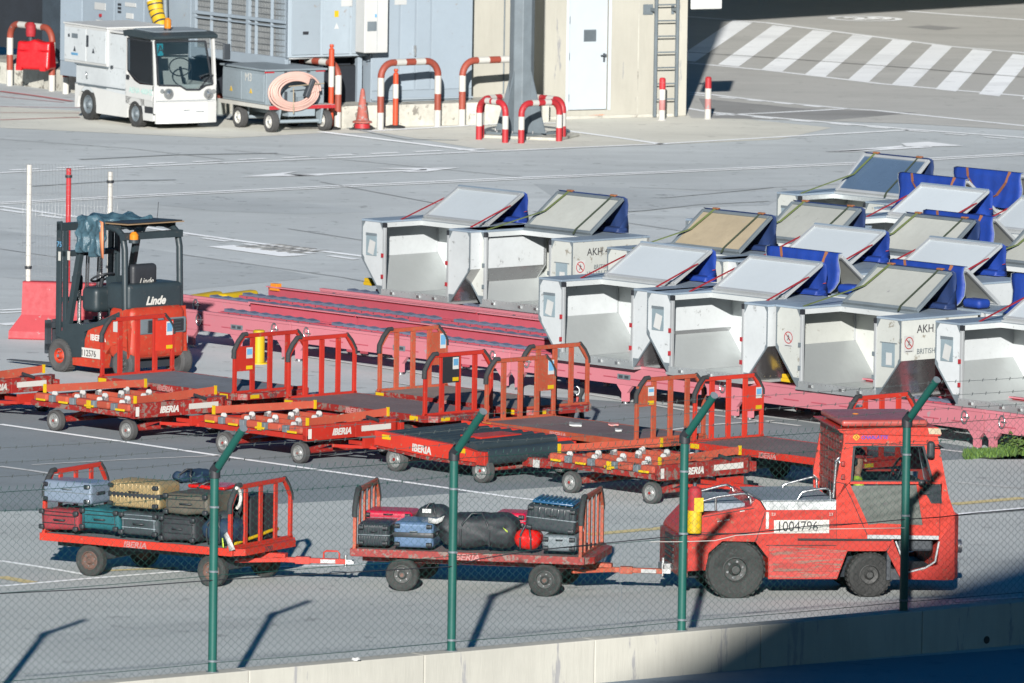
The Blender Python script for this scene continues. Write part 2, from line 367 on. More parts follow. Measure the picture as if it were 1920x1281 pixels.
# ================================================================ setting: ground, markings
def poly_px(name, pts, z, m, kind='structure'):
    g = G(); P = [at(x, y) for x, y in pts]
    g.add([(p.x, p.y, z) for p in P], [tuple(range(len(P)))])
    o = g.build(name, m); me = o.data
    if me.polygons[0].normal.z < 0: me.flip_normals()
    return tag(o, kind=kind)
A_COL = (.36,.37,.36)
M['apron'] = ground('apron', (.49,.52,.52), patch=.12, speck=.25, cracks=0, marks=.55)
M['asphalt_dark'] = ground('asphalt_dark', (.215,.245,.26), patch=.07, speck=.4, marks=.2)
M['concrete_light'] = ground('concrete_light', (.46,.485,.475), patch=.08, speck=.55, marks=.5)
M['beige'] = ground('beige', (.60,.59,.52), patch=.07, speck=.2, marks=.35)
M['brown_road'] = ground('brown_road', (.47,.465,.435), patch=.08, speck=.25, marks=.3)
M['tar'] = ground('tar', (.30,.30,.29), patch=.2, speck=.4)
M['mark_white'] = ground('mark_white', (.88,.90,.90), patch=.08, speck=.15, marks=.35)
M['mark_faint'] = ground('mark_faint', (.62,.63,.62), patch=.1, speck=.3, marks=.6)
M['mark_yellow'] = ground('mark_yellow', (.60,.50,.26), patch=.1, speck=.3, marks=.7)
M['mark_red'] = ground('mark_red', (.5,.17,.17), patch=.1, speck=.3, marks=.4)
g = G(); n = 10
xs = [-1500, -200, -60, 60, 200, 1500]
g.add([(x, y, 0) for x in (-1600, 1600) for y in (-400, 3000)], [(0, 2, 3, 1)])
tag(g.build('apron', M['apron']), kind='structure')
# darker asphalt lane where the dollies stand, lighter concrete lane in front
poly_px('asphalt_lane', [(-300,760),(0,768),(300,752),(760,735),(1000,742),(1250,760),(1500,790),(1840,842),(2200,905),(2200,850),(1800,862),(1400,892),(1180,902),(1040,914),(870,925),(700,936),(480,948),(200,957),(0,960),(-300,964)], .004, M['asphalt_dark'])
poly_px('concrete_lane', [(-300,964),(0,960),(200,957),(480,948),(700,936),(870,925),(1040,914),(1180,902),(1400,892),(1800,862),(2200,850),(2600,1700),(-900,1900)], .005, M['concrete_light'])
poly_px('front_road', [(-900,1420),(200,1330),(1000,1285),(2300,1190),(2900,1900),(-900,2600)], .012, ground('front_road', (.20,.25,.30), patch=.08, speck=.3, marks=.3))
poly_px('forecourt', [(0,200),(640,236),(1030,222),(1300,212),(1420,226),(1560,240),(1460,262),(1230,272),(960,283),(900,280),(720,250),(600,250),(420,260),(0,240)], .004, M['beige'])
poly_px('side_road', [(1296,222),(1420,224),(1700,232),(2050,252),(2300,280),(2300,-60),(1250,-60),(1250,150)], .006, M['brown_road'])
poly_px('tar_patch', [(1310,185),(1500,204),(1720,212),(1560,226),(1330,222)], .008, M['tar'])
poly_px('tar_patch', [(1700,51.5),(1742,48),(1805,53.5),(1758,57.5)], .009, M['tar'])
M['lane_wear'] = ground('lane_wear', (.37,.39,.385), patch=.15, speck=.5, marks=.4)
def line(pts, w, m='mark_white', z=.012, name='road_marking'):
    """painted line along ground points given in photo pixels, w metres wide"""
    g = G(); P = [at(*p) for p in pts]
    for a, b in zip(P[:-1], P[1:]):
        d = (b-a).normalized(); s = Vector((-d.y, d.x, 0))*w/2
        g.add([a-s+Vector((0,0,z)), b-s+Vector((0,0,z)), b+s+Vector((0,0,z)), a+s+Vector((0,0,z))], [(0,1,2,3)])
    o = g.build(name, M[m]); return tag(o, kind='structure')
def dashes(p0, p1, n, w, duty=.6, m='mark_white', z=.012):
    g = G(); a = at(*p0); b = at(*p1); d = (b-a).normalized(); s = Vector((-d.y, d.x, 0))*w/2; Z = Vector((0,0,z))
    for i in range(n):
        q = a.lerp(b, i/n)+Z; r = a.lerp(b, (i+duty)/n)+Z
        g.add([q-s, r-s, r+s, q+s], [(0,1,2,3)])
    return tag(g.build('road_marking', M[m]), kind='structure')
def px_poly_mark(pts, m='mark_white', z=.012):
    return poly_px('road_marking', pts, z, M[m])
line([(0,325),(400,307),(640,297),(960,283),(1235,271),(1460,258),(1700,245),(1745,249)], .16)
dashes((20,320),(940,278.5), 11, .16, .62)
line([(0,384),(300,368),(640,352),(1000,336),(1200,327),(1600,309),(1920,291)], .14)
line([(0,381),(300,365),(640,349),(1000,333),(1200,324.5),(1600,306),(1920,288)], .14)
line([(0,388),(150,409),(330,436),(480,457),(620,474),(760,492)], .17)
dashes((0,394),(700,492), 9, .17, .62)
line([(0,583),(60,580)], .16); line([(0,588),(60,585)], .14)
line([(0,610),(60,606)], .3)
# joints, repaired strips and tyre marks
M['apron_patch'] = ground('apron_patch', (.43,.46,.465), patch=.10, speck=.3, marks=.7)
poly_px('apron_patch', [(345,366),(470,372),(640,388),(700,398),(560,402),(400,396),(250,380)], .003, M['apron_patch'])
poly_px('apron_patch', [(0,432),(300,470),(520,505),(600,520),(340,545),(0,520)], .003, M['apron_patch'])
poly_px('apron_patch', [(1000,345),(1350,362),(1500,352),(1440,385),(1180,392),(1040,372)], .003, M['apron_patch'])
for L_ in ([(330,477),(480,498),(640,521),(700,532)], [(0,468),(110,484)], [(420,282),(640,300),(980,333)], [(1000,398),(1150,415),(1290,436)], [(0,262),(240,279),(420,300)], [(1180,352),(1340,358),(1600,345)], [(540,430),(700,455)], [(600,342),(900,398)]):
    line(L_, .035, 'tar', .0135, 'slab_joint')
for L_, w_ in (([(1080,404),(1200,396),(1300,385),(1440,378)], .16), ([(1240,372),(1330,364),(1450,352)], .12), ([(150,300),(330,291),(520,288)], .14), ([(60,350),(220,340),(330,338)], .12), ([(640,238),(760,262),(860,264)], .1)):
    line(L_, w_, 'apron_patch', .0137, 'tyre_mark')
for L_, w_ in (([(0,1165),(300,1140),(700,1120),(1100,1118)], .14), ([(0,1225),(260,1190),(640,1165),(1000,1150)], .14), ([(900,985),(1200,965),(1300,960)], .12), ([(120,915),(420,905),(640,898)], .16)):
    pass
# arrows on the apron
px_poly_mark([(448,333),(560,322),(532,328),(626,330)]); px_poly_mark([(540,329),(800,318.5),(800,320.5),(560,331)])
px_poly_mark([(690,316.5),(862,315.5),(800,323),(750,324),(790,319.5)])
px_poly_mark([(1545,285.5),(1690,274.5),(1695,276.5),(1600,285)]); px_poly_mark([(1690,270),(1740,267),(1808,274.5),(1740,276),(1700,276)])
px_poly_mark([(1545,285.5),(1740,275),(1750,277),(1600,286)])
# the written parking marking
px_poly_mark([(388,463.5),(438,461),(578,479.5),(528,482.5)])
a = at(408, 464.7); b = at(543, 482.0); ex = (b-a).normalized(); ez = (at(438,461)-at(388,463.5)).normalized()
t = text('ESPERA', 1.25, a+Vector((0,0,.014))+ez*.35, ex, ez, M['tar'], None, 'ground_lettering', sx=.36, bold=.02); tag(t, kind='structure')
# zebra and lines on the side road
line([(1290,32),(1440,44),(1780,88),(1920,100),(2100,120)], .2)
line([(1290,119),(1440,133),(1660,159),(1920,181),(2100,200)], .2)
for i in range(9):
    k = i-1; x = 1346+81.5*k; y = 122.2+9.3*k; tx = 1449+75.0*k; ty = 48.5+9.0*k
    px_poly_mark([(x, y), (x+39, y+4.2), (tx+37, ty+4.0), (tx, ty)], 'mark_white', .013)
line([(1296,174),(1440,191),(1590,205),(1640,208),(1920,237),(2100,258)], .17)
dashes((1296,178),(1560,204), 5, .15, .6)
line([(1288,204),(1330,211),(1500,226),(1700,243),(1920,259),(2100,275)], .17)
dashes((1340,214),(1920,264), 8, .15, .55)
line([(1340,217),(1440,213),(1590,205)], .16)
line([(1700,22),(1920,38),(2100,54)], .25)
g = G(); c = at(1622, 36); g.lathe([(.68,0),(.84,0)], c+Vector((0,0,.013)), 'z', 40, 0, False); o = g.build('road_marking', M['mark_white']); tag(o, kind='structure')
t = text('20', .95, at(1598, 37.5)+Vector((0,0,.014)), (.94,.34,0), (-.34,.94,0), M['mark_white'], None, 'ground_lettering', sx=1.1, bold=.03); tag(t, kind='structure')
line([(1290,99),(1500,113),(1700,128),(1920,146)], .12, 'tar', .015)
# lines by the building
line([(600,248),(730,264),(893,284)], .2); line([(690,247),(960,232),(1060,232)], .17); line([(1060,246),(1150,258),(1246,272)], .17)
line([(0,172),(70,181),(135,191)], .14, 'mark_red'); line([(0,201),(150,203)], .06, 'mark_red'); line([(0,212),(150,213)], .05, 'mark_red'); line([(0,226),(80,223),(150,221)], .08, 'mark_red'); line([(0,182),(120,193)], .05, 'mark_red')
# long lines across the dark lane and foreground
line([(0,797),(240,831),(480,866),(700,897),(960,934),(1100,950)], .11, 'mark_white')
line([(0,876),(60,884),(110,892)], .10, 'mark_faint'); line([(60,873),(260,862),(430,855)], .06, 'mark_faint')
line([(700,954),(860,975),(1010,1000)], .10, 'mark_faint')
line([(0,1053),(90,1067),(160,1079)], .10); line([(0,1101),(160,1087),(300,1076),(400,1068),(760,1058)], .10)
line([(1050,655),(1240,680)], .1, 'mark_faint'); line([(560,668),(780,700),(840,712)], .1, 'mark_faint'); line([(700,712),(900,745)], .08, 'mark_faint')
line([(1100,740),(1340,780),(1500,800)], .1, 'mark_faint'); line([(1240,810),(1330,798),(1450,790)], .1, 'mark_faint'); line([(1640,830),(1900,860)], .1, 'mark_faint')
line([(1790,905),(1920,917)], .1, 'mark_faint'); line([(1790,966),(1920,954),(2100,940)], .1)
line([(1100,1004),(1250,991)], .22, 'mark_yellow'); line([(1785,947),(1920,935)], .22, 'mark_yellow'); line([(0,1083),(60,1094)], .2, 'mark_yellow'); line([(190,1072),(330,1066)], .12, 'mark_yellow')
line([(0,735),(100,729)], .12, 'mark_faint')
line([(1790,1130),(1920,1121)], .1, 'mark_faint')
# painted kerb of grass on the right
gz = poly_px('grass_verge', [(1806,858),(1850,848),(1880,842),(2300,930),(2300,860),(1920,853),(1860,863)], .02, paint('grass_soil', (.07,.10,.03), .9, var=.3, scale=4))
g = G(); rg = random.Random(3)
A = at(1800, 862); B = at(1935, 850)
for i in range(5200):
    u = rg.random(); w = rg.random()
    if rg.random() < .42:
        p = at(1838+95*u+25*w, 848-10*w+14*rg.random()*1.0 if u > .1 else 855)
    else: p = at(1808+130*u, 861-5*u+4*rg.gauss(0, .5)-9*w)
    if p.y < at(1808+130*u, 863.5-13*u).y and rg.random() < .9: continue
    edge = .03+.07*rg.random()
    if u > .6 and rg.random() < .35: edge += .05+.12*rg.random()*((u-.6)*2.5)
    az = rg.random()*pi*2; d = Vector((cos(az), sin(az), 0)); t = Vector((rg.gauss(0,.35), rg.gauss(0,.35), 1))*edge
    wd = .008+.012*rg.random()
    g.add([p-d*wd, p+d*wd, p+t*.6+d*wd*.7, p+t*1.0], [(0,1,2,3)], 0 if rg.random() < .6 else 1)
tag(g.build('grass', [paint('grass_a', (.07,.13,.02), .7, var=.2), paint('grass_b', (.045,.09,.018), .7, var=.3)]), kind='stuff')
# small leafy weed at the right edge
def leaf_clump(name, c, r, n, m, label, cat, seed=1):
    rg = random.Random(seed); g = G()
    for k in range(7):
        e = Vector((rg.gauss(0,r*.35), rg.gauss(0,r*.35), r*(.5+rg.random()*.9))); g.tube([(0,0,0), e*.5+Vector((0,0,.02)), e], .006, 4, 1)
    for i in range(n):
        p = Vector((rg.gauss(0,r*.45), rg.gauss(0,r*.45), abs(rg.gauss(r*.7,r*.38)))); a = Vector((rg.gauss(0,1), rg.gauss(0,1), rg.gauss(0,.6))).normalized(); b = a.orthogonal().normalized()
        s = .02+.03*rg.random(); g.add([p-a*s, p+b*s*.5, p+a*s, p-b*s*.5], [(0,1,2,3)], 0)
    o = g.build(name, [m, M['deck_tan']], loc=c); return tag(o, label, cat)
leaf_clump('shrub', at(1917, 852), .22, 380, paint('leaf_a', (.06,.10,.02), .7, var=.3), 'small yellow-green shrub under the end of the pink roller rack', 'shrub', 2)

# ================================================================ building at the back
P1 = at(642, 241); e1 = (P1-at(-60, 148)).normalized(); e2 = (at(1040, 229)-P1).normalized()
angL = math.degrees(math.atan2(-e1.y, e1.x)); angR = math.degrees(math.atan2(-e2.y, e2.x))
print('building angles', angL, angR)
FL = Frame(0,0,angL,o=P1); FR = Frame(0,0,angR,o=P1)
# low concrete platform
kb = thing('concrete_platform', FL, 'long low stained concrete platform the blue cabinets stand on', 'platform')
g = G(); L0 = -FL.f(-80, 145)[0]; RX = FR.f(1030, 228)[0]; PH = .42
w1 = Vector((-L0, 0, 0)); 
c1 = FL.ex*0; 
def toL(v): return (v.dot(FL.ex), v.dot(FL.ey))
ring = [toL(-FL.ex*L0), (0, 0), toL(FR.ex*RX), toL(FR.ex*RX+FR.ey*5.0), toL(FR.ex*1.5+FR.ey*9.5), toL(-FL.ex*L0+FL.ey*9)]
g.prism(ring, 'z', 0, PH); g.build('platform_body', M['conc_kerb'], kb, bevel=.02)
Q = at(537, 196, PH)                         # building corner on the platform
QL = Frame(0,0,angL,o=(Q.x,Q.y,0)); QR = Frame(0,0,angR,o=(Q.x,Q.y,0))
HT = 5.2
# right-hand electrical cabinets (raised one with dark gap below, full-height one)
xa0 = 0.0; xa1 = QR.f(690, 107)[0]; zb = QR.f(600, 107)[1]; xb1 = QR.f(879, 150)[0]
ea = thing('equipment_cabinet', QR, 'raised light blue metal cabinet above a dark gap behind the grey power cart', 'metal cabinet')
g = G(); g.box(.02, xa1-.01, 0, 3.2, zb, HT); g.build('cabinet_body', M['cab_blue2'], ea, bevel=.01)
for i, (a, b) in enumerate(((545,601),(603,656),(658,689))):
    x0 = QR.f(a, 50)[0]; x1 = QR.f(b, 50)[0]
    g = G(); g.box(x0+.02, x1-.02, -.022, 0-.002, zb+.06, HT-.1)
    g.box(x0+.02, x1-.02, -.03, -.022, zb+.05, zb+.075); g.build('cabinet_panel', M['cab_blue2'], ea, bevel=.006)
g = G(); x, z = QR.f(572, 62); g.box(x-.06, x+.06, -.03, -.0225, z-.03, z+.03); g.build('panel_latch', M['black'], ea)
g = G(); x, z = QR.f(630, 26); g.box(x-.045, x+.045, -.026, -.0225, z-.06, z+.06); x, z = QR.f(630, 49); g.prism([(x-.05,z-.05),(x+.05,z-.05),(x,z+.06)], 'y', -.026, -.0225, 1); g.split('warning_sticker', [M['yellow'], M['paper']], ea)
g = G(); x, z = QR.f(649, 4); g.box(x-.12, x+.12, -.028, -.0225, z-.08, z+.1); g.build('paper_notice', M['paper'], ea)
g = G(); g.box(.1, xa1-.1, .5, 3.1, PH, zb-.01); g.build('gap_shade_fill', M['shade_dark'], ea)  # near-black box standing in for the shade under the raised cabinet
g = G(); 
for xx in (.08, xa1*.45, xa1-.12): g.box(xx-.05, xx+.05, .1, .2, PH, zb-.002)
g.split('support_leg', M['cab_blue'], ea)
eb = thing('equipment_cabinet', QR, 'full-height pale blue metal cabinet with door handle, beside the concrete wall', 'metal cabinet')
eb.location = QR.w(xa1, -.12); xw = xb1-xa1
g = G(); g.box(0, xw, 0, 3, PH, HT); g.build('cabinet_body', M['cab_blue'], eb, bevel=.012)
d = [0, QR.f(742,100)[0]-xa1, QR.f(772,100)[0]-xa1, QR.f(801,100)[0]-xa1, xw]
for a, b in zip(d[:-1], d[1:]):
    g = G(); g.box(a+.02, b-.015, -.02, -.002, PH+.22, HT-.1); g.build('cabinet_door' , M['cab_blue'], eb, bevel=.006)
g = G(); x, z = QR.f(776, 95, -.12); x -= xa1; g.box(x-.02, x+.02, -.06, -.02, z-.02, z+.10); g.box(x-.012, x+.012, -.07, -.05, z-.10, z+.02); g.build('door_handle', M['steel'], eb)
g = G(); g.box(.0, xw, -.06, 0-.001, PH+.04, PH+.07); g.build('cabinet_sill', M['cab_blue2'], eb)
g = G(); x, z = QR.f(750, 3, -.12); x -= xa1; g.box(x-.13, x+.13, -.028, -.0205, z-.06, z+.12); g.build('paper_notice', M['paper'], eb)
# white control box on the cabinet
x0, z0 = QR.f(683, 100, -.5); x1 = QR.f(727, 100, -.5)[0]
cb = thing('control_box', QR, 'tall white control box hanging on the blue cabinets', 'control box'); cb.location = QR.w(x0, -.5)
W_ = x1-x0; g = G(); g.box(0, W_, 0, .36, z0, z0+2.3); g.build('box_body', M['white'], cb, bevel=.015)
g = G(); g.box(W_*.53, W_*.54, -.004, -.0005, z0+.03, z0+2.2, 0); g.build('box_seam', M['unit_grey'], cb)
g = G(); g.box(.06, W_*.5, -.012, -.001, z0+.42, z0+.6); g.build('meter_window', M['galv'], cb)
g = G(); g.box(.22, W_*.5, -.012, -.001, z0+.68, z0+.74); g.build('blue_sticker', M['blue_label'], cb)
g = G(); g.tube([(W_*.45,.2,z0),(W_*.45,.22,z0-.12),(W_*.45,.36,z0-.14)], .012, 6); g.build('cable', M['black'], cb)
# left side: louvred unit and cabinets
xl0 = QL.f(113, 60)[0]; xm = QL.f(362, 50)[0]; zl = QL.f(450, 101)[1]
lv = thing('louvre_enclosure', QL, 'grey mesh-fronted enclosure with pale blue frame behind the white vehicle', 'enclosure')
g = G(); g.box(xm, -.02, .06, 3.4, zl, HT, 0); g.build('mesh_panel', paint('mesh_panel', (.27,.28,.28), .65, var=.3, scale=9), lv)
g = G()
zs = [zl, QL.f(450, 32)[1], HT]
for xx in (xm, xm*.81, xm*.62, xm*.43, xm*.335, xm*.17, 0-.02):
    w = .10 if xx in (xm, xm*.43, -.02) else .03
    g.box(xx, xx+w if xx < -.03 else xx+.04-w*.4, -.02, .05, zl, HT)
for z in zs[:2]: g.box(xm, -.02, -.03, .055, z-.03 if z > zl else z-.16, z+.03)
g.box(xm, -.02, -.028, .055, zs[1]-.11, zs[1]-.08)
g.build('mesh_frame', M['cab_blue'], lv, bevel=.004)
g = G(); nx = 60
for i in range(nx): x = xm+(0-.04-xm)*i/nx; g.box(x, x+.012, .035, .05, zl, HT)
for i in range(34): z = zl+(HT-zl)*i/34; g.box(xm, -.04, .03, .045, z, z+.014)
g.build('wire_grille', M['mesh_grey'], lv)
g = G(); g.box(xm, -.05, .5, 3.2, PH, zl-.17); g.build('gap_shade_fill', M['shade_dark'], lv)  # near-black box standing in for the shade below the mesh enclosure
lc = thing('equipment_cabinet', QL, 'blue-grey switchgear cabinet with meters behind the white service vehicle', 'metal cabinet')
g = G(); g.box(xl0, xm-.02, 0, 3.4, PH, HT); g.build('cabinet_body', M['cab_blue'], lc, bevel=.012)
for a, b in ((113,156),(158,216),(217,272),(317,360)):
    g = G(); g.box(QL.f(a,50)[0]+.03, QL.f(b,50)[0]-.02, -.02, -.002, PH+.3, HT-.05); g.build('cabinet_door', M['cab_blue'], lc, bevel=.006)
g = G()
for (a, b, c, dd) in ((180,4,200,20),(183,37,196,42),(237,4,257,14),(239,24,252,36)):
    x0, z1 = QL.f(a, b); x1, z0 = QL.f(c, dd); g.box(x0, x1, -.035, -.0205, z0, z1)
g.split('meter_plate', M['paper'], lc, bevel=.004)
g = G()
for k in range(3): x0, z1 = QL.f(223, 6+k*7); x1, z0 = QL.f(229, 11+k*7); g.box(x0, x1, -.03, -.0205, z0, z1)
x, z = QL.f(191, 29); g.cyl((x,-.02,z),(x,-.05,z),.035, 12, 1); g.split('switch', [M['black'], M['strap_red']], lc)
# yellow striped air hose
hs = thing('air_hose', QL, 'yellow and black ribbed air hose hanging behind the white vehicle', 'hose')
pts = [QL.f(290, -30, -.35), QL.f(289, 0, -.35), QL.f(293, 22, -.35), QL.f(301, 44, -.35), QL.f(306, 62, -.35)]
g = G(); P = [Vector((p[0], -.35, p[1])) for p in pts]
fine = []
for i in range(4):
    for k in range(8): fine.append(P[i].lerp(P[i+1], k/8))
g.tube(fine, lambda u: .17-.05*u, 16, m=lambda a: 2 if a < .34 else (1 if (a % .13) < .03 else 0)); g.build('hose_body', [M['yellow_duct'], M['black'], M['white']], hs)
g = G(); a = QL.f(309, -20, -.2); b = QL.f(311, 55, -.2); g.tube([(a[0],-.2,a[1]),(b[0],-.2,b[1])], .05, 8); g.build('pipe', M['galv'], hs)
# equipment bay at far left, its shade put into near-black wall and machine colours
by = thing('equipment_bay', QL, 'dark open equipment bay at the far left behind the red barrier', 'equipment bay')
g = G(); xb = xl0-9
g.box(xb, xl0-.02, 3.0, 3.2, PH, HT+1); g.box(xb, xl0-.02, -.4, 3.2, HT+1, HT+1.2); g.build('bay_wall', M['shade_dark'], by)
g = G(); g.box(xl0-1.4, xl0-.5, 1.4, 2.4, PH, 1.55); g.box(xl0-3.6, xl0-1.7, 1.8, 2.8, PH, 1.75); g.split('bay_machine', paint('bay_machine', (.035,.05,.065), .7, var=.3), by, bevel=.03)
# concrete block with door
cx0 = FR.f(1017, 224)[0]; cx1 = FR.f(1284, 217)[0]; yb = FR.h(1284, 218)[1]
CB = Frame(0,0,angR,o=at(1017, 225)); cbx = CB.f(1284, 218)[0]; 
e3 = (at(1284, 218)-at(1017, 225)).normalized(); CB = Frame(0,0,math.degrees(math.atan2(-e3.y, e3.x)),o=at(1017,225)); cbx = CB.f(1284,218)[0]
bl = thing('concrete_building', CB, 'cream concrete plant building with white door and wall ladder', 'building')
dx0, dz0 = CB.f(1065, 208); dx1, dz1 = CB.f(1142, 0); dzt = dz0+2.28
g = G()
g.box(0, dx0, 0, 9, 0, 14); g.box(dx1, cbx, 0, 9, 0, 14); g.box(dx0, dx1, 0, 9, 0, dz0); g.box(dx0, dx1, 0, 9, dzt, 14); g.box(dx0, dx1, .15, 9, dz0, dzt)
g.build('wall', M['conc_wall'], bl)
g = G(); g.box(cbx-.16, cbx+.02, -.018, .3, .01, 14); g.build('wall_corner', M['conc_wall'], bl, bevel=.01)
g = G()
for (a_, b_, c_, d_) in ((dx0-.06,dx0,dz0,dzt+.06),(dx1,dx1+.06,dz0,dzt+.06),(dx0,dx1,dzt,dzt+.06)): g.box(a_, b_, -.012, .02, c_+.001, d_)
g.build('door_frame', M['door_white'], bl, bevel=.003)
g = G()
for x_ in (dx1+(cbx-dx1)*.38,): g.box(x_, x_+.02, -.003, -.0005, .08, 14)
g.build('wall_joint', M['conc_kerb'], bl)
dr = G().box(dx0+.01, dx1-.01, .03, .09, dz0+.012, dzt-.01).build('door', M['door_white'], bl, bevel=.004)
g = G(); x0, z1 = CB.f(1097, 57); x1, z0 = CB.f(1118, 77)
for k in range(9): z = z0+(z1-z0)*k/9; g.obox(((x0+x1)/2, .02, z+.01), ((x1-x0)/2,0,0), (0,.008,.008), (0,-.003,.003))
g.box(x0-.01, x1+.01, .022, .0295, z0-.01, z1+.01); g.build('vent_grille', M['galv'], dr)
x, z = CB.f(1134, 104); g = G(); g.cyl((x,.03,z),(x,-.03,z),.028,10); g.box(x-.10, x+.01, -.035, -.02, z-.012, z+.012); g.box(x-.02, x+.02, .02, .0295, z-.13, z+.04); g.build('door_handle', M['dark'], dr)
for z in (dz0+.25, dz0+1.05, dz0+1.75): G().cyl((dx0+.015,.02,z-.07),(dx0+.015,.02,z+.07),.016,8).build('hinge', M['galv'], dr)
g = G(); x0, z0 = CB.f(1094, 222); x1 = CB.f(1136, 222)[0]; zz = CB.f(1094,217)[1]
g.add([(x0,-.004,z0),(x1,-.004,z0+.02),(x1-.05,-.004,zz+.02),(x0+.12,-.004,zz),(x0+.03,-.004,zz-.02)], [(0,1,2,3,4)]); g.build('brick_patch', paint('brick_patch', (.45,.20,.11), .9, var=.3, wear=.5, wcol=(.6,.55,.45), scale=12), bl)
g = G(); z = dz0-.06; g.box(cx1*0+.02, cbx-.2, -.03, -.001, 0, .06); g.build('wall_foot', M['conc_kerb'], bl, bevel=.01)
# recessed concrete wall left of it
RW = Frame(0,0,angR,o=QR.w(xb1+.01, .05)); wl = (CB.o-RW.o).dot(RW.ex)
rw = thing('concrete_wall', RW, 'cream concrete wall in the recess behind the column', 'wall')
G().box(0, wl+1.5, .35, .8, 0, 6).build('wall_body', M['conc_wall'], rw)
x = RW.f(944, 100, .35)[0]; G().cyl((x,.33,PH),(x,.33,6),.014,6).build('lightning_wire', M['galv'], rw)
# ladder
ld = thing('ladder', CB, 'galvanised wall ladder on the corner of the concrete building', 'ladder')
xa, _ = CB.f(1229, 100, -.2); xb_, _ = CB.f(1269, 100, -.2)
for x in (xa, xb_): G().box(x-.025, x+.025, -.23, -.17, .02, 6).build('ladder_rail', M['galv'], ld, bevel=.005)
zr = [CB.f(1248, y, -.2)[1] for y in (9,39,68,98,127,157,186)]
for z in zr+[zr[0]+.31*k for k in range(1, 9)]: G().cyl((xa,-.2,z),(xb_,-.2,z),.014,8).build('rung', M['galv'], ld)
for x, s in ((xa, -1), (xb_, 1)):
    z = zr[0]-.1; g = G(); g.box(x-.03, x+.03, -.18, 0, z-.03, z+.03); g.box(x-.15*(s < 0)-.03, x+.03, -.02, -.001, z-.10, z+.10); g.build('wall_bracket', M['galv'], ld)
# hanging white sign and its bracket
x0, z0 = CB.f(1295, 18, -.6); x1, _ = CB.f(1353, 20, -.6)
sg = thing('sign_board', CB, 'white rounded sign board hanging at the top edge right of the ladder', 'sign')
g = G(); g.rbox(((x0+x1)/2, -.6, z0+.45), (x1-x0, .05, .9), .06, m=0); g.build('board', M['white'], sg)
g = G(); g.box(cbx+.021, x0+.05, -.56, -.53, z0+.5, z0+.55); g.box(cbx-.02, cbx+.02, -.56, .1, z0+.48, z0+.57); g.build('sign_bracket', M['galv'], sg)
# unseen overhead walkway, added to cast the shadow on the far road
sun_t = tan(radians(17.0)); SAZ = radians(2.8)
def up_sun(p, h): d = h/sun_t; return Vector((p.x-sin(SAZ)*d, p.y-cos(SAZ)*d, h))
a = up_sun(at(1250, 48.5), 5.6); b = up_sun(at(1345, 42), 5.6); c = up_sun(at(1920, 8), 5.6); d2 = up_sun(at(3200, -60), 5.6)
ew = thing('shade_walkway', Frame(0,0,0,o=(0,0,0)), 'unseen concrete walkway added overhead to shade the far side road', 'walkway')
g = G(); far = Vector((-5, 60, 0))
r = [a, b, c, d2, d2+far, a+far]
g.prism([(p.x, p.y) for p in r], 'z', 5.6, 6.3); g.build('shade_deck', M['conc_wall'], ew)
g = G(); 
for k in (.2, .8):
    p = c.lerp(d2, k)+far*.3; g.cyl((p.x,p.y,0),(p.x,p.y,5.6),.4,16)
g.build('support_column', M['conc_wall'], ew)

# ---------------------------------------------------------------- pipe hoops
def hoop_obj(name, pxl, pxr, top, red, white, label, group, r=.055, zig=(0,.32,.64,.98), tp=None, rc=.28):
    A = at(*pxl); B = at(*pxr); d = B-A; w = d.length; a = math.degrees(math.atan2(-d.y, d.x)); fr = Frame(0,0,a,o=A)
    h = fr.f(*top)[1]-r
    pts = [(0,0,0),(0,0,.05)]
    for k in range(1, 12): pts.append((0,0,.05+(h-rc-.05)*k/12))
    for k in range(9): t = pi-pi/2*k/8; pts.append((rc+rc*cos(t), 0, h-rc+rc*sin(t)))
    m_ = 14
    for k in range(1, m_): pts.append((rc+(w-2*rc)*k/m_, 0, h))
    for k in range(9): t = pi/2-pi/2*k/8; pts.append((w-rc+rc*cos(t), 0, h-rc+rc*sin(t)))
    for k in range(1, 12): pts.append((w,0,h-rc-(h-rc-.05)*k/12))
    pts.append((w,0,0))
    tot = 2*(h-rc)+pi*rc+(w-2*rc)
    half = tot/2
    def mm(s):
        s = min(s, tot-s)
        if s < zig[3]: return 0 if zig[0] <= s < zig[1] or zig[2] <= s < zig[3] else 1
        e = h-rc+pi*rc/2+.04
        if s < e: return 1
        u = (half-s)/(half-e)     # 0 centre .. 1 corner
        return 1 if u < .26 else 0
    # denser path for clean band edges
    dense = [Vector(pts[0])]
    for p, q in zip(pts[:-1], pts[1:]):
        p = Vector(p); q = Vector(q); nn = max(1, int((q-p).length/.035))
        for k in range(1, nn+1): dense.append(p.lerp(q, k/nn))
    g = G(); g.tube(dense, r, 14, m=mm)
    o = g.build(name, [white, red]); o.location = A; o.rotation_euler = (0,0,-radians(a)); o.name = name
    tag(o, label, 'pipe barrier', group); return o
GR = 'red and white pipe hoops along the building'
hp = [((18,161),(97,171),(55,42),'pipe hoop at far left before the red plastic barrier'),
      ((123,176),(196,186),(150,62),'pipe hoop mostly hidden behind the white service vehicle'),
      ((340,205),(413,214),(370,84),'pipe hoop with grey wrapped corner left of the power cart'),
      ((441,216),(520,226),(480,91),'pipe hoop whose top shows above the grey power cart'),
      ((555,231),(633,241),(590,108),'pipe hoop behind the right end of the grey power cart'),
      ((713,243),(820,238),(765,110),'pipe hoop standing right of the faded traffic cone'),
      ((866,236),(982,231),(920,106),'pipe hoop whose right half is hidden by the grey column')]
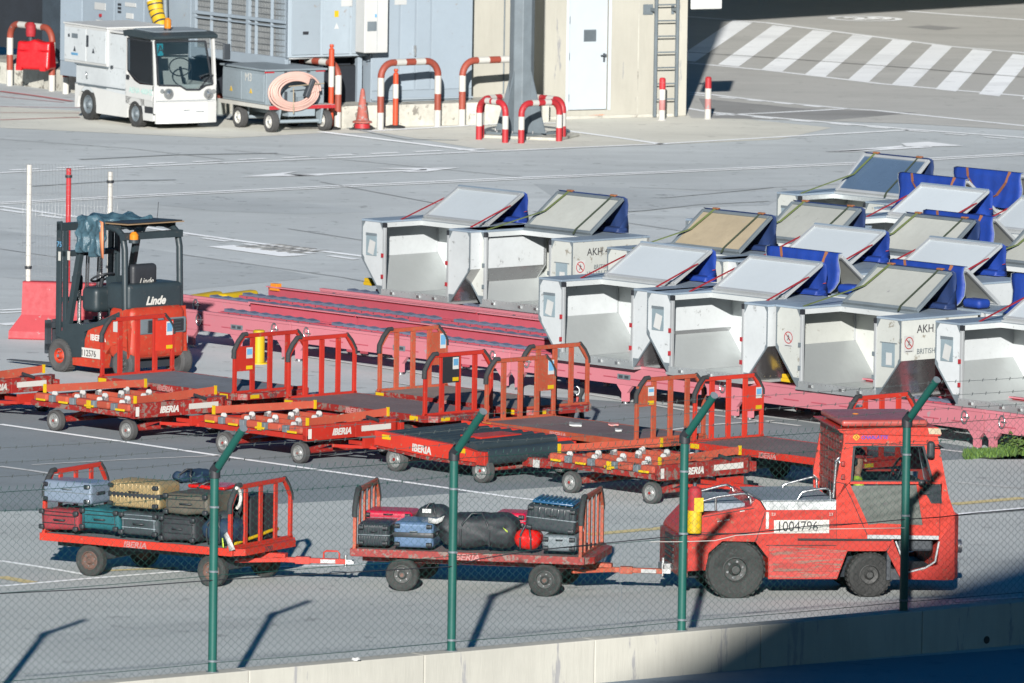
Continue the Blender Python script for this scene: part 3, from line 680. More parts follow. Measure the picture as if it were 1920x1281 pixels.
for k, (a, b, c, l) in enumerate(hp):
    ho_ = hoop_obj('pipe_hoop', a, b, c, M['guard_red'], M['guard_white'], 'dull red and white '+l, GR, r=.066)
    if k == 2:
        hw = (at(*b)-at(*a)).length; fh = Frame(*b, 0).f(411, 84)[1]; G().cyl((hw-.10,0,fh-.02),(hw+.01,0,fh-.28),.085,12).build('grey_wrap', M['galv'], ho_)
GS = 'low red and white hoops around the column'
hq = [((898,262),(947,268),(920,184),'low bright red and white hoop, front left of the column'),
      ((977,269),(1048,265),(1010,187),'low bright red and white hoop, front right of the column'),
      ((902,259),(960,252),(930,177),'low bright red and white hoop, rear left of the column'),
      ((985,254),(1055,262),(1010,177),'low bright red and white hoop, rear right of the column')]
for a, b, c, l in hq: hoop_obj('pipe_hoop', a, b, c, M['hoop_red'], M['guard_white'], l, GS, r=.06, zig=(.24,.50,.5,.5), rc=.2)
# ================================================================ column and small things near the building
F0 = Frame(975, 262, 18)
co = thing('steel_column', F0, 'tall grey steel column with flared gussets on a concrete pad', 'column')
G().box(-.78, .78, .0, 1.25, 0, .06).build('concrete_pad', M['conc_kerb'], co, bevel=.02)
cxm = F0.f(977, 200, .6)[0]; g = G(); n = 8; r = .235
v = [(cxm+r*cos(pi/8+2*pi*i/n), .6+r*sin(pi/8+2*pi*i/n)) for i in range(n)]
g.prism(v, 'z', .08, 9.0); g.build('column_shaft', M['galv'], co, bevel=.012)
for k in range(4):
    t = radians(-20+90*k); d = Vector((cos(t), sin(t), 0)); c = Vector((cxm, .6, 0)); s = Vector((-d.y, d.x, 0))*.012
    P = [c+d*.2+Vector((0,0,.1)), c+d*.60+Vector((0,0,.1)), c+d*.56+Vector((0,0,.2)), c+d*.20+Vector((0,0,1.35))]
    g = G(); g.add([p-s for p in P]+[p+s for p in P], [(3,2,1,0),(4,5,6,7),(0,1,5,4),(1,2,6,5),(2,3,7,6)]); g.build('gusset', M['galv'], co)
g = G(); g.add([(0,0,0)], []); g = G(); g.prism([(cxm+.66*cos(pi/4+pi/2*i-.35), .6+.66*sin(pi/4+pi/2*i-.35)) for i in range(4)], 'z', .061, .10)
for i in range(8): t = 2*pi*i/8; g.cyl((cxm+.5*cos(t),.6+.5*sin(t),.1),(cxm+.5*cos(t),.6+.5*sin(t),.15),.018,6,1)
g.build('base_plate', [M['galv'], M['chrome']], co)

def cone(px, py, h, m1, label):
    fr = Frame(px, py, 10); t = thing('traffic_cone', fr, label, 'traffic cone')
    G().rbox((0,0,.015), (.42,.42,.03), .012).build('base', M['rubber'], t)
    g = G(); g.lathe([(.15,.03),(.145,.12),(.0,.12)], (0,0,0), 'z', 20); g.build('lower_cone', M['hoop_red'], t)
    g = G(); g.lathe([(.19,.13),(.185,.16),(.12,.18),(.10,.30),(.085,.42),(.06,.60),(.035,h-.02),(.02,h),(0,h)], (0,0,0), 'z', 20); g.build('cone_body', m1, t)
cone(679, 243, .78, M['cone_faded'], 'sun-faded red traffic cone on a black base before the concrete platform')
def flex(px, py, h, label, base=True):
    fr = Frame(px, py, 0); t = thing('flexible_post', fr, label, 'flexible post', 'orange flexible posts by the building')
    if base: G().lathe([(0,0),(.19,0),(.19,.03),(.10,.055),(0,.055)], (0,0,0), 'z', 20).build('base', M['rubber'], t)
    g = G(); bands = [(.052,.05),(.052,.5*h),(.052,.5*h),(.056,.5*h),(.056,.74*h),(.052,.74*h),(.052,h-.10),(.03,h-.08),(.03,h-.06),(.045,h-.04),(.035,h-.005),(0,h)]
    g.lathe(bands, (0,0,0), 'z', 16, 0, True, [0,0,0,1,0,0,0,0,0,0,0]); g.build('post', [M['orange_post'], M['guard_white']], t)
flex(741, 240, 1.13, 'orange flexible post with white band standing inside the hoop right of the cone')
flex(620, 243, 1.62, 'taller orange flexible post behind the hoop at the end of the grey power cart')
def bollard(px, py, h, faded, label):
    fr = Frame(px, py, 0); t = thing('bollard', fr, label, 'bollard', 'red and white bollards by the ladder')
    q = h/4; g = G(); r = .062
    for k in range(4): g.lathe([(r,q*k),(r,q*(k+1))], (0,0,0), 'z', 18, (1,2 if faded else 0,1,0)[k])
    g.lathe([(r,h),(r*.7,h+.025),(0,h+.03)], (0,0,0), 'z', 18, 0); g.lathe([(r+.03,0),(r,.03)], (0,0,0), 'z', 18, 1)
    g.build('post', [M['hoop_red'], M['guard_white'], M['pink_faded']], t)
bollard(1241, 226, .80, True, 'faded red and white bollard directly in front of the ladder')
bollard(1327, 224, .80, True, 'red and white bollard standing free, right of the building corner')
# red plastic water barrier with lamp on the platform, far left
FB = Frame(28, 132, 20, z=PH); FB.o = at(28, 131, PH)
bw = FB.f(92, 133)[0]
t = thing('plastic_barrier', FB, 'bright red plastic water barrier with a lamp on top, on the platform at far left', 'barrier')
def bd(p):
    k = (p.z+.3)/.6; y = p.y*(1.25-.5*k); x = p.x*(1.0-.05*k); z = p.z+(.0 if p.z < .1 else -.05*abs(sin(p.x*7))); return (x, y, z)
G().rbox((bw/2, .2, .31), (bw, .36, .6), .06, 3, fn=bd, q=12).build('barrier_body', M['plastic_red'], t)
g = G(); g.box(bw*.05, bw*.22, -.05, .1, -.002, .08); g.box(bw*.75, bw*.92, -.05, .1, -.002, .08); g.split('foot', M['plastic_red'], t)
g = G(); x, z = FB.f(54, 74, .1); g.cyl((x,.2,.55),(x,.2,.68),.05,12); g.lathe([(.09,.66),(.10,.72),(.10,.88),(.05,.94),(0,.94)], (x,.2,0), 'z', 16, 1); g.build('warning_lamp', [M['dark'], M['strap_red']], t)

# ================================================================ wheels
def wheel(parent, x, y, z, r, w, rim='rim', tyre='tyre', bolts=6, name='wheel', rr=.58, side=-1, hub='red_worn'):
    g = G(); h = w/2
    g.lathe([(r*rr,-h*.75),(r*.80,-h),(r*.94,-h*.92),(r,-h*.62),(r,h*.62),(r*.94,h*.92),(r*.80,h),(r*rr,h*.75),(r*rr,-h*.75)], (x,y,z), 'y', 26)
    if r > .22:
        for i in range(28):
            a = 2*pi*i/28; c = Vector((x+cos(a)*r, y, z+sin(a)*r)); g.obox(c, (cos(a)*.008, 0, sin(a)*.008), (0,h*.72,0), (-sin(a)*r*.06, 0, cos(a)*r*.06))
    o = g.build(name, M[tyre], parent)
    g = G(); s = side
    g.lathe([(r*rr*1.01, s*h*.78),(r*rr*.93, s*h*.84),(r*rr*.85, s*h*.5),(r*rr*.5, s*h*.42),(r*rr*.38, s*h*.66),(r*rr*.30, s*h*.92),(0, s*h*.95)], (x,y,z), 'y', 24)
    g.lathe([(r*rr*1.01, -s*h*.7),(0, -s*h*.6)], (x,y,z), 'y', 20)
    for i in range(bolts):
        a = 2*pi*i/bolts+.3; c = (x+cos(a)*r*rr*.62, y+s*h*.45, z+sin(a)*r*rr*.62); g.cyl(c, (c[0], y+s*h*.62, c[2]), r*.045, 6, 1)
    g.cyl((x, y+s*h*.7, z), (x, y+s*h*1.05, z), r*rr*.2, 12, 2)
    ro = g.build('rim', [M[rim], M['chrome'], M[hub]], o); return o

# ================================================================ white service vehicle
V = Frame(141, 222, 58); t = thing('service_vehicle', V, 'white boxy airport power vehicle with amber beacon and dark-windowed cab', 'vehicle')
Lx = V.f(289, 246)[0]; Wd = Frame(0,0,58,o=V.w(Lx,0)).g(405, 235)[0]; print('veh', Lx, Wd)
def vf(px, py, y=0.0): return V.f(px, py, y)
zr = vf(122, 44)[1]; xbx = vf(203, 55)[0]; xb0 = vf(122, 100)[0]; zbb = vf(124, 115)[1]; xcab = vf(236, 66)[0]
g = G()  # lower chassis body with wheel arches, profile in x-z
def arch(cx, r, n=8, z0=.16):
    return [(cx+r*cos(pi-pi*i/n), max(z0, .30+r*sin(pi-pi*i/n))) for i in range(n+1)]
rwx = vf(163, 200)[0]; fwx = vf(253, 215)[0]; ztop = vf(150, 158)[1]+.02
prof = [(-.02, .22), (rwx-.36,.22)]+arch(rwx, .36)+[(rwx+.36,.16),(fwx-.31,.16)]+[(fwx+.31*cos(pi-pi*i/8), .16+ .47*sin(pi-pi*i/8)) for i in range(1, 8)]+[(fwx+.31,.16),(Lx-.05,.16),(Lx-.05,.30),(fwx+.36,.30),(fwx+.34,.62),(xcab,ztop-.1),(-.02,ztop)]
g.prism(prof, 'y', 0, Wd); g.build('chassis', M['white'], t, bevel=.012)
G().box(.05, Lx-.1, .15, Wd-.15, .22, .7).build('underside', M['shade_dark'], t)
body = G().box(xb0, xbx, -.02, Wd+.02, zbb, zr).build('equipment_box', M['white'], t, bevel=.015)
g = G(); g.box(xb0-.02, xbx+.02, -.04, Wd+.04, zr+.001, zr+.035); g.box(xbx, xcab+.5, .02, Wd, zr-.06, zr-.02); g.build('box_lid', M['white'], body, bevel=.01)
g = G(); g.box(0, xcab+.01, .01, Wd, ztop-.15, zbb-.003); g.box(xbx+.002, xcab+.02, .016, Wd-.006, zbb-.002, zr-.08); g.build('side_compartment', M['panel_white'], t, bevel=.008)
xs0, xs1 = vf(123,60)[0], vf(161,60)[0]
for a, b in ((xb0+.03, xb0+(xbx-xb0)*.52), (xb0+(xbx-xb0)*.54, xbx-.03)):
    G().box(a, b, -.035, -.021, zbb+.05, zr-.05).build('box_door', M['panel_white'], t, bevel=.004)
g = G(); g.box(0, xbx+.03, -.028, .0, zbb-.025, zbb+.005); g.box(.1, xbx-.06, -.004, .009, zbb-.42, zbb-.40); g.box(-.01, xcab, -.012, 0, ztop-.012, ztop+.006); g.build('panel_gap', M['galv'], t)
g = G()
for a, b, c, dd, m in ((138,62,149,72,0),(131,63,134,69,1),(137,98,149,104,2),(165,66,169,88,1)):
    x0, z1 = vf(a, b); x1, z0 = vf(c, dd); g.box(x0, x1, -.042, -.036, z0, z1, m)
for a, b in ((143,92),(178,96)): x, z = vf(a, b); g.prism([(x-.05,z-.04),(x+.05,z-.04),(x,z+.06)], 'y', -.04, -.036, 1)
x, z = vf(210, 126, 0); g.box(x-.03, x+.03, -.02, .009, z-.03, z+.03, 1)
g.split('sticker', [M['galv'], M['dark'], M['blue_label']], t)
g = G(); x, z = vf(166, 140); g.tube([(x-.05,-.03,z+.05),(x,-.05,z+.05),(x,-.05,z-.06),(x-.02,-.02,z-.06)], .01, 6); g.build('compartment_handle', M['chrome'], t)
# cab
zc = vf(289, 66)[1]; VF = Frame(0,0,58,o=V.w(Lx,0))
def vg(px, py): return VF.g(px, py)
zs = vg(300, 160)[1]   # sill of the windscreen
cab = G()
cab.box(Lx-.06, Lx, 0.0, Wd, .30, zs)                     # front lower panel
cab.box(xcab, Lx-.06, 0, .04, .42, ztop+.05); cab.box(xcab, Lx-.06, Wd-.04, Wd, .30, zs)
cab.box(xcab, xcab+.05, 0, Wd, ztop-.1, zc-.06)
for y0, y1 in ((0,.05),(Wd-.05,Wd)):
    cab.prism([(Lx-.07,zs-.02),(Lx,zs-.02),(Lx-.10,zc-.04),(Lx-.17,zc-.04)], 'y', y0, y1)
cabo = cab.build('cab', M['white'], t, bevel=.012)
g = G(); bp = [(0,-.0),(.06,-.0)]; 
g.prism([(Lx-.02,0.02),(Lx+.05,.02),(Lx+.10,.25),(Lx+.12,Wd/2),(Lx+.10,Wd-.25),(Lx+.05,Wd-.02),(Lx-.02,Wd-.02)], 'z', .12, .52); g.build('front_bumper', M['white'], cabo, bevel=.015)
g = G(); g.box(Lx+.0005, Lx+.004, .03, Wd-.03, .535, .545); g.box(Lx+.118, Lx+.123, Wd*.42, Wd*.52, .36, .375); g.box(Lx+.118, Lx+.123, Wd*.62, Wd*.75, .33, .34); g.split('panel_gap', M['galv'], cabo)
g = G(); g.prism([(xcab-.04,zc-.07),(Lx-.04,zc-.09),(Lx-.02,zc-.03),(Lx-.2,zc+.03),(xcab+.15,zc+.05),(xcab-.06,zc+.02)], 'y', -.03, Wd+.03); g.build('cab_roof', M['charcoal'], t, bevel=.02)
g = G(); g.prism([(xcab+.05,zc+.045),(Lx-.2,zc+.032),(Lx-.25,zc+.05),(xcab+.15,zc+.07)], 'y', .12, Wd-.1); g.build('roof_panel', M['unit_grey'], t)
# door with side window
sd = [vf(*p) for p in ((240,70),(286,78),(288,160),(262,155),(240,132))]
g = G(); g.prism(sd, 'y', -.012, .0); dw = g.build('side_window', M['glass'], t)
def frame_ring(g, poly, ax, a0, a1, w, m=0):
    c = Vector((sum(p[0] for p in poly)/len(poly), sum(p[1] for p in poly)/len(poly)))
    n_ = len(poly)
    for i in range(n_):
        p = Vector(poly[i]); q = Vector(poly[(i+1)%n_]); pi_ = p+(c-p).normalized()*w*1.3; qi = q+(c-q).normalized()*w*1.3
        g.prism([p[:], q[:], qi[:], pi_[:]], ax, a0, a1, m)
g = G(); frame_ring(g, sd, 'y', -.02, -.013, .03); g.build('window_frame', M['black'], dw)
x0, z0 = vf(237, 186); x1, z1 = vf(286, 160)
g = G(); g.prism([(x0,ztop-.12),vf(236,140),vf(262,158),(x1,z1-.005),(x1,vf(286,190)[1]),(x0+.02,vf(238,180)[1])], 'y', -.01, .0); door = g.build('door', M['white'], t, bevel=.005)
x, z = vf(241, 144); G().box(x-.05, x+.05, -.03, -.011, z-.05, z+.04).build('door_handle', M['black'], door)
text('AENA 400HZ', .155, (vf(243,173)[0], -.012, vf(243,173)[1]), (1,0,0), (0,0,1), M['mint'], door, sx=1.0)
g = G(); g.box(vf(262,200)[0], Lx-.03, .002, .3, .28, .62); g.build('step_recess', M['black'], t)
# windscreen, rubber, wiper
wp = [vg(*p) for p in ((295,78),(389,78),(398,158),(385,160),(372,168),(348,168),(337,161),(297,160))]
def slope(p): # lean back with height
    y, z = p; return (Lx+.004-.11*(z-zs)/(zc-zs), y, z)
g = G(); P = [slope(p) for p in wp]; g.add(P, [tuple(range(len(P)))[::-1]]); g.build('windscreen', M['glass'], t, solid=.006)
g = G()
for i in range(len(P)): g.bar(P[i], P[(i+1)%len(P)], .035, .03)
ws = g.build('windscreen_seal', M['black'], t)
a = slope(vg(374,163)); b = slope(vg(399,140)); g = G(); g.bar((a[0]+.02,a[1],a[2]), (b[0]+.03,b[1],b[2]), .02, .015); b2 = slope(vg(366,118)); g.build('wiper', M['black'], t)
for p in ((315,176),(390,176)):
    y, z = vg(*p); g = G(); g.cyl((Lx,y,z),(Lx+.035,y,z),.10,20,1); g.lathe([(.085,Lx+.036),(.05,Lx+.04),(0,Lx+.055)], (0,y,z), 'x', 18, 0)
    y2, z2 = vg(p[0]+(-12 if p[0] < 350 else 10), p[1]-5); g.cyl((Lx,y2,z2),(Lx+.03,y2,z2),.04,14,2)
    g.build('headlight', [M['chrome'], M['steel'], M['steel']], t)
g = G()
g.box(Lx-.55, Lx-.15, .15, Wd-.15, .75, zs-.08); g.build('dashboard', M['dark'], t, bevel=.03)
g = G(); g.box(xcab+.08, xcab+.2, .2, .62, .7, 1.55); g.box(xcab+.1, xcab+.55, .2, .62, .62, .78); g.build('seat', M['strap_red'], t, bevel=.04)
g = G(); yy, zz = vg(355, 128); c = Vector((Lx-.35, yy, zz)); g.tube([c+Vector((.08*cos(a_),.19*cos(a_),.17*sin(a_))) for a_ in [2*pi*i/20 for i in range(20)]], .014, 6, closed=True); g.bar(c, c+Vector((.15,0,-.3)), .04, .04); g.build('steering_wheel', M['black'], t)
g = G(); y0, z1 = vg(296, 83); y1, z0 = vg(310, 105); xx = slope((y0, z0))[0]-.012; g.add([(xx,y0,z0),(xx,y1,z0),(slope((y0,z1))[0]-.012,y1,z1),(slope((y0,z1))[0]-.012,y0,z1)], [(3,2,1,0)]); tb = g.build('permit_card', M['teal_label'], t, solid=.004)
text('A', .22, (xx+.002, y0+.03, z0+.05), (0,1,0), (-.12,0,1), M['ink'], t, name='permit_letter')
yy, zz = vg(322, 62); yy += .17; g = G(); g.cyl((Lx-.45,yy,zc+.03),(Lx-.45,yy,zc+.09),.07,14); g.lathe([(.065,zc+.09),(.07,zc+.12),(.065,zc+.25),(.03,zc+.285),(0,zc+.285)], (Lx-.45,yy,0), 'z', 16, 1); g.build('beacon', [M['black'], M['amber']], t)
for x, y, s in ((rwx,.10,-1),(rwx,Wd-.12,1)): wheel(t, x, y, .30, .30, .2, 'galv', 'tyre', 5, side=s, hub='galv')
for x, y, s in ((fwx,.08,-1),(fwx,Wd-.1,1)): wheel(t, x, y, .255, .255, .18, 'galv', 'tyre', 5, side=s, hub='galv')
g = G(); yy, zz = vg(404, 95); g.tube([(Lx-.12,Wd,zc-.15),(Lx+.02,Wd+.18,zc-.2)], .012, 6); g.rbox((Lx+.02,Wd+.2,zc-.35), (.04,.16,.3), .02, m=0); g.build('mirror', M['dark'], t)

# ================================================================ grey power cart M3
C = Frame(411, 235, 60); t = thing('power_cart', C, 'grey ground power cart marked M3 with coiled pink hose on its end', 'power cart')
CL = C.f(504, 250)[0]; CG = Frame(0,0,60,o=C.w(CL,0)); CWd = CG.g(628, 246)[0]
zd = C.f(503, 206)[1]; zt = C.f(410, 119)[1]; zb1 = C.f(412, 193)[1]; bx1 = C.f(494, 190)[0]; print('cart', CL, CWd, zd, zt)
g = G(); g.box(0, CL, 0, CWd, zd, zd+.07); g.box(CL, CL+.004, 0, CWd, zd+.0, zd+.068, 1); g.build('deck', [M['guard_white'], M['hoop_red']], t)
bo = G().box(.03, bx1, .05, CWd-.12, zd+.072, zt-.03).build('housing', M['unit_grey'], t, bevel=.01)
G().box(-.02, bx1+.05, .0, CWd-.07, zt-.028, zt+.01).build('housing_lid', M['unit_grey'], t, bevel=.012)
for a, b in ((.06, bx1*.46), (bx1*.48, bx1-.05)): G().box(a, b, .03, .049, zd+.12, zt-.09).build('side_door', M['unit_grey'], t, bevel=.004)
text('M3', .22, (C.f(457,150)[0], .024, C.f(457,151)[1]), (1,0,0), (0,0,1), M['guard_white'], t)
g = G()
for p in ((431,166),(468,171)):
    x, z = C.f(*p); g.prism([(x-.05,z-.04),(x+.05,z-.04),(x,z+.05)], 'y', .022, .029)
g.split('warning_sticker', M['yellow_duct'], t)
CE = Frame(0,0,60,o=C.w(bx1,0))
def ce(px, py): return CE.g(px, py)
g = G()
for a, b, c_, d_ in ((496,134,514,137),(592,131,609,134),(556,186,573,190)):
    y0, z1 = ce(a, b); y1, z0 = ce(c_, d_); g.box(bx1+.002, bx1+.012, y0, y1, z0, z1, 0)
for a, b, c_, d_ in ((533,172,538,192),(533,132,538,137),(575,132,581,136)):
    y0, z1 = ce(a, b); y1, z0 = ce(c_, d_); g.box(bx1+.002, bx1+.012, y0, y1, z0, z1, 1)
g.split('end_marking', [M['hoop_red'], M['dark']], t)
g = G(); y0, z1 = ce(554,182); y1, z0 = ce(575,203); g.box(bx1+.02, bx1+.10, y0, y1, z0, z1); g.build('cable_box', M['unit_grey'], t)
def ch_(px, py): return Frame(0,0,60,o=C.w(CL+.06,0)).g(px, py)
cy, cz = ch_(553, 172)
g = G(); R0 = ch_(603,172)[0]-cy; RZ = (ch_(553,137)[1]-ch_(553,209)[1])/2; pts = []
for i in range(330):
    a = 2*pi*i/36; k = 1-.034*(i/36)-.05*((i//36)%3)+.02*sin(i*.31); pts.append((CL+.03+.012*sin(i*.17)+.006*(i//36), cy+R0*k*cos(a)*(.98), cz+RZ*k*sin(a)))
g.tube(pts, .021, 8); g.build('hose_coil', M['hose_pink'], t)
g = G(); a = ch_(585,148); b = ch_(572,182); g.bar((CL+.08,a[0],a[1]),(CL+.08,b[0],b[1]), .13, .09); g.build('plug', M['dark'], t, bevel=.02)
g = G(); a = ch_(549,165); b = ch_(549,213); g.tube([(CL+.09,a[0],a[1]),(CL+.09,b[0],b[1])], .012, 5); a = ch_(540,162); b = ch_(606,156); g.tube([(CL+.10,a[0],a[1]),(CL+.10,b[0],b[1])], .01, 5); g.build('tie_rope', M['tan_sheet'], t)
wx = C.f(440, 240)[0]; wx2 = CL-.12
for x in (wx, wx2):
    for y, s in ((.12,-1),(CWd-.16,1)): wheel(t, x, y, .20, .20, .15, 'guard_white', 'tyre_grey', 4, side=-1, hub='galv', rr=.6)
g = G(); g.box(wx-.1, wx2+.1, CWd*.3, CWd*.7, .3, zd-.001); g.cyl((wx2,.2,.2),(wx2,CWd-.2,.2),.035,8); g.cyl((wx,.2,.2),(wx,CWd-.2,.2),.035,8)
for x in (wx, wx2):
    for y in (.24, CWd-.28): g.prism([(x-.13,zd),(x+.13,zd),(x+.05,.15),(x-.05,.15)], 'y', y-.02, y+.02)
g.build('axle_frame', M['unit_grey'], t)

# ================================================================ red concrete barrier, striped tubes with wire mesh
J = Frame(16, 636, 10); t = thing('concrete_barrier', J, 'worn red painted concrete barrier left of and behind the forklift', 'barrier')
jl = J.f(142, 640)[0]; jh = J.f(36, 530)[1]-0; jl = max(jl, J.f(240, 640)[0])
def jb(p):
    return (p.x, p.y, p.z)
prof = [(-.02,0),(.62,0),(.60,.12),(.46,.36),(.42,jh),(.20,jh),(.14,.36),(.0,.12)]
g = G(); g.prism(prof, 'x', 0, jl, 0); 
for v_i in range(len(g.v)):
    x, y, z = g.v[v_i]
    if x < .01: g.v[v_i] = (x+(.16 if z > .3 else 0), y, z)
g.build('barrier_body', M['barrier_red'], t, bevel=.025)
g = G(); rg = random.Random(5)
pp = [(x_, .0-.003+.0*0) for x_ in ()]
TP = Frame(0,0,J.a*180/pi,o=J.w(0,.31))
GT = 'tubes standing on the red concrete barrier'
def tube_post(px, pyt, pyb, mat, name, label, bands):
    x, zt_ = TP.f(px, pyt); t2 = thing(name, Frame(0,0,10,o=TP.w(x, 0, jh-.02)), label, 'post', GT); h = zt_-jh+.02
    g = G(); g.lathe([(.038,0),(.038,h),(0,h)], (0,0,0), 'z', 14); g.build('tube', mat, t2)
    for b in bands: zz = TP.f(px, b)[1]-jh; G().lathe([(.04,zz-.02),(.055,zz-.02),(.055,zz+.02),(.04,zz+.02)], (0,0,0), 'z', 14).build('black_clamp', M['black'], t2)
    return x
xa = tube_post(55, 309, 528, M['guard_white'], 'tube_post', 'white tube post on the left end of the red barrier', (499,))
xm_ = tube_post(129, 316, 540, M['hoop_red'], 'tube_post', 'bright red tube post between the two white ones', (328,))
xb_ = tube_post(207, 322, 545, M['guard_white'], 'tube_post', 'white tube post on the right, partly behind the forklift', (338, 498))
wm = thing('wire_mesh_panel', Frame(0,0,10,o=TP.w(0,0,jh)), 'thin folded wire mesh panel strung between the tube posts', 'mesh panel')
g = G(); zt_ = TP.f(55, 304)[1]-jh; W3 = xb_+.12
for i in range(30): x = xa-.08+(W3-xa+.08)*i/29; g.tube([(x,-.05,.05),(x,-.05,zt_*.5),(x,-.09,zt_*.54),(x,-.05,zt_*.58),(x,-.05,zt_*.97),(x,-.10,zt_)], .0014, 3, caps=False)
for k in range(12): z = .08+(zt_-.1)*k/11; g.tube([(xa-.1,-.05,z),(W3,-.05,z)], .0014, 3, caps=False)
g.build('mesh', M['steel'], wm)

# ================================================================ forklift
K = Frame(115, 697, 47); t = thing('forklift', K, 'red and charcoal forklift with blue plastic sheet bundled on its roof', 'forklift')
def kf(px, py, y=0.0): return K.f(px, py, y)
def z4(x, y): return (x/4.0025, 400+y/4.0025)      # zoomed reading -> photo pixel
KL = kf(*z4(958, 1240))[0]; KE = Frame(0,0,47,o=K.w(KL,0)); KW = KE.g(*z4(1400, 1200))[0]; print('fork', KL, KW)
def ke(px, py, x=0): 
    return Frame(0,0,47,o=K.w(KL+x,0)).g(px, py)
# counterweight: side profile then rear
A_ = lambda x, y: kf(*z4(x, y))
side = [A_(545,1150), A_(625,1180), A_(770,1190), A_(790,1060), A_(830,1000), A_(880,985), A_(945,1010), A_(965,1090), (KL-.02,.30), (KL-.0,.75), (KL-.04, A_(945,720)[1]), A_(880,745), A_(760,800), A_(660,880), A_(630,970), A_(540,960)]
g = G(); g.prism([(p[0], max(p[1], .12)) for p in side], 'y', .0, KW); body = g.build('body', M['orange_red'], t, bevel=.04)
KR = KL-.20
# rear counterweight bulge
zt2 = ke(*z4(1180, 700))[1]; zl2 = ke(*z4(1180, 1190))[1]
def cw(p):
    k = (p.x+.2)/.4; return (p.x, p.y*(1-.06*k), p.z)
g = G(); g.rbox((KR-.02, KW/2, (zt2+.28)/2), (.5, KW-.0, zt2-.28), .11, 4, fn=cw, q=6); cwo = g.build('counterweight', M['orange_red'], t)
zg0 = ke(*z4(1180, 905))[1]; zg1 = ke(*z4(1180, 785))[1]
g = G(); g.rbox((KR+.215, KW*.53, (zg0+zg1)/2), (.06, KW*.86, zg1-zg0), .05, 3); g.build('rear_recess', M['galv'], t)
g = G(); g.rbox((KR+.235, KW*.6, (zg0+zg1)/2+.0), (.04, KW*.62, (zg1-zg0)*.8), .03, 3); g.build('grille_back', M['black'], t)
g = G()
for k in range(4): z = zg0+(zg1-zg0)*(.22+.19*k); g.box(KR+.255, KR+.27, KW*.36, KW*.84, z, z+.012)
g.build('grille_bar', M['dark'], t)
# charcoal cowl with lettering
zc1 = ke(*z4(1150, 555))[1]; zc0 = ke(*z4(1150, 705))[1]
g = G(); g.rbox((KR-.10, KW/2, (zc0+zc1)/2), (.5, KW*.92, zc1-zc0+.1), .06, 3); g.build('rear_cowl', M['charcoal'], t)
y0, z0 = ke(*z4(1040, 690), x=.155)
text('Linde', .165, (KR+.152, KW*.33, zc0+.035), (0,1,0), (0,0,1), M['guard_white'], t, sx=1.0, shear=.35, bold=.006)
g = G(); y0, z0 = ke(*z4(1115,735), x=.2); g.obox((KR+.10, KW*.60, zt2+.005), (.035,0,-.0), (0,.16,0), (0,0,.003)); g.build('number_plate', M['guard_white'], t)
# floor, fender, dash, seat
g = G(); g.prism([A_(430,920), A_(470,880), A_(520,830), A_(700,830), A_(900,740), A_(900,800), A_(700,860), A_(640,890), A_(632,1080), A_(545,1080), A_(520,1000), A_(480,950)], 'y', -.015, KW*.98); g.build('front_fender', M['charcoal'], t, bevel=.02)
g = G(); x0, z0 = A_(625,1060); g.obox((kf(*z4(690,1050))[0], -.02, kf(*z4(690,1050))[1]), (.20,0,0), (0,.003,0), (0,0,.07)); pl = g.build('number_plate', M['guard_white'], t)
text('112576', .13, (kf(*z4(618,1068))[0], -.026, kf(*z4(640,1068))[1]), (1,0,0), (0,0,1), M['ink'], pl, sx=.85)
text('IBERIA', .12, (kf(*z4(680,950))[0], -.004, kf(*z4(680,950))[1]), (1,0,0), (0,0,1), M['guard_white'], body, bold=.004)
text('75', .10, (kf(*z4(868,800))[0]-.02, -.004, kf(*z4(868,800))[1]), (1,0,0), (0,0,1), M['guard_white'], body)
g = G(); x, z = A_(880,840); g.box(x-.08, x+.08, -.008, -.002, z-.10, z+.06); g.build('notice', M['paper'], t)
g = G(); x, z = A_(600,640); g.rbox((x+.05, KW*.45, z-.02), (.34, KW*.7, .36), .08); x, z = A_(730,600); g.bar((x-.02, KW*.4, z-.35), (x-.10, KW*.4, z+.22), .22, .22); g.build('dashboard', M['charcoal'], t)
c = Vector((kf(*z4(770,480),y=.35)[0], .35, kf(*z4(770,480),y=.35)[1])); g = G()
g.tube([c+Vector((.16*cos(a), .17*sin(a), .07*cos(a))) for a in [2*pi*i/24 for i in range(24)]], .016, 6, closed=True); g.bar(c+Vector((-.15,0,-.07)), c+Vector((.15,0,.07)), .02, .02); g.cyl(c, c+Vector((-.06,0,-.2)), .03, 8); g.build('steering_wheel', M['black'], t)
x, z = kf(*z4(1020,500), y=.4); g = G(); g.rbox((x+.02, KW*.45, z), (.14, .48, .46), .06); g.rbox((x-.24, KW*.45, z-.28), (.46, .48, .14), .06); so = g.build('seat', M['black'], t)
text('Linde', .12, (x+.105, KW*.45-.13, z-.05), (0,1,0), (0,0,1), M['guard_white'], so, shear=.35)
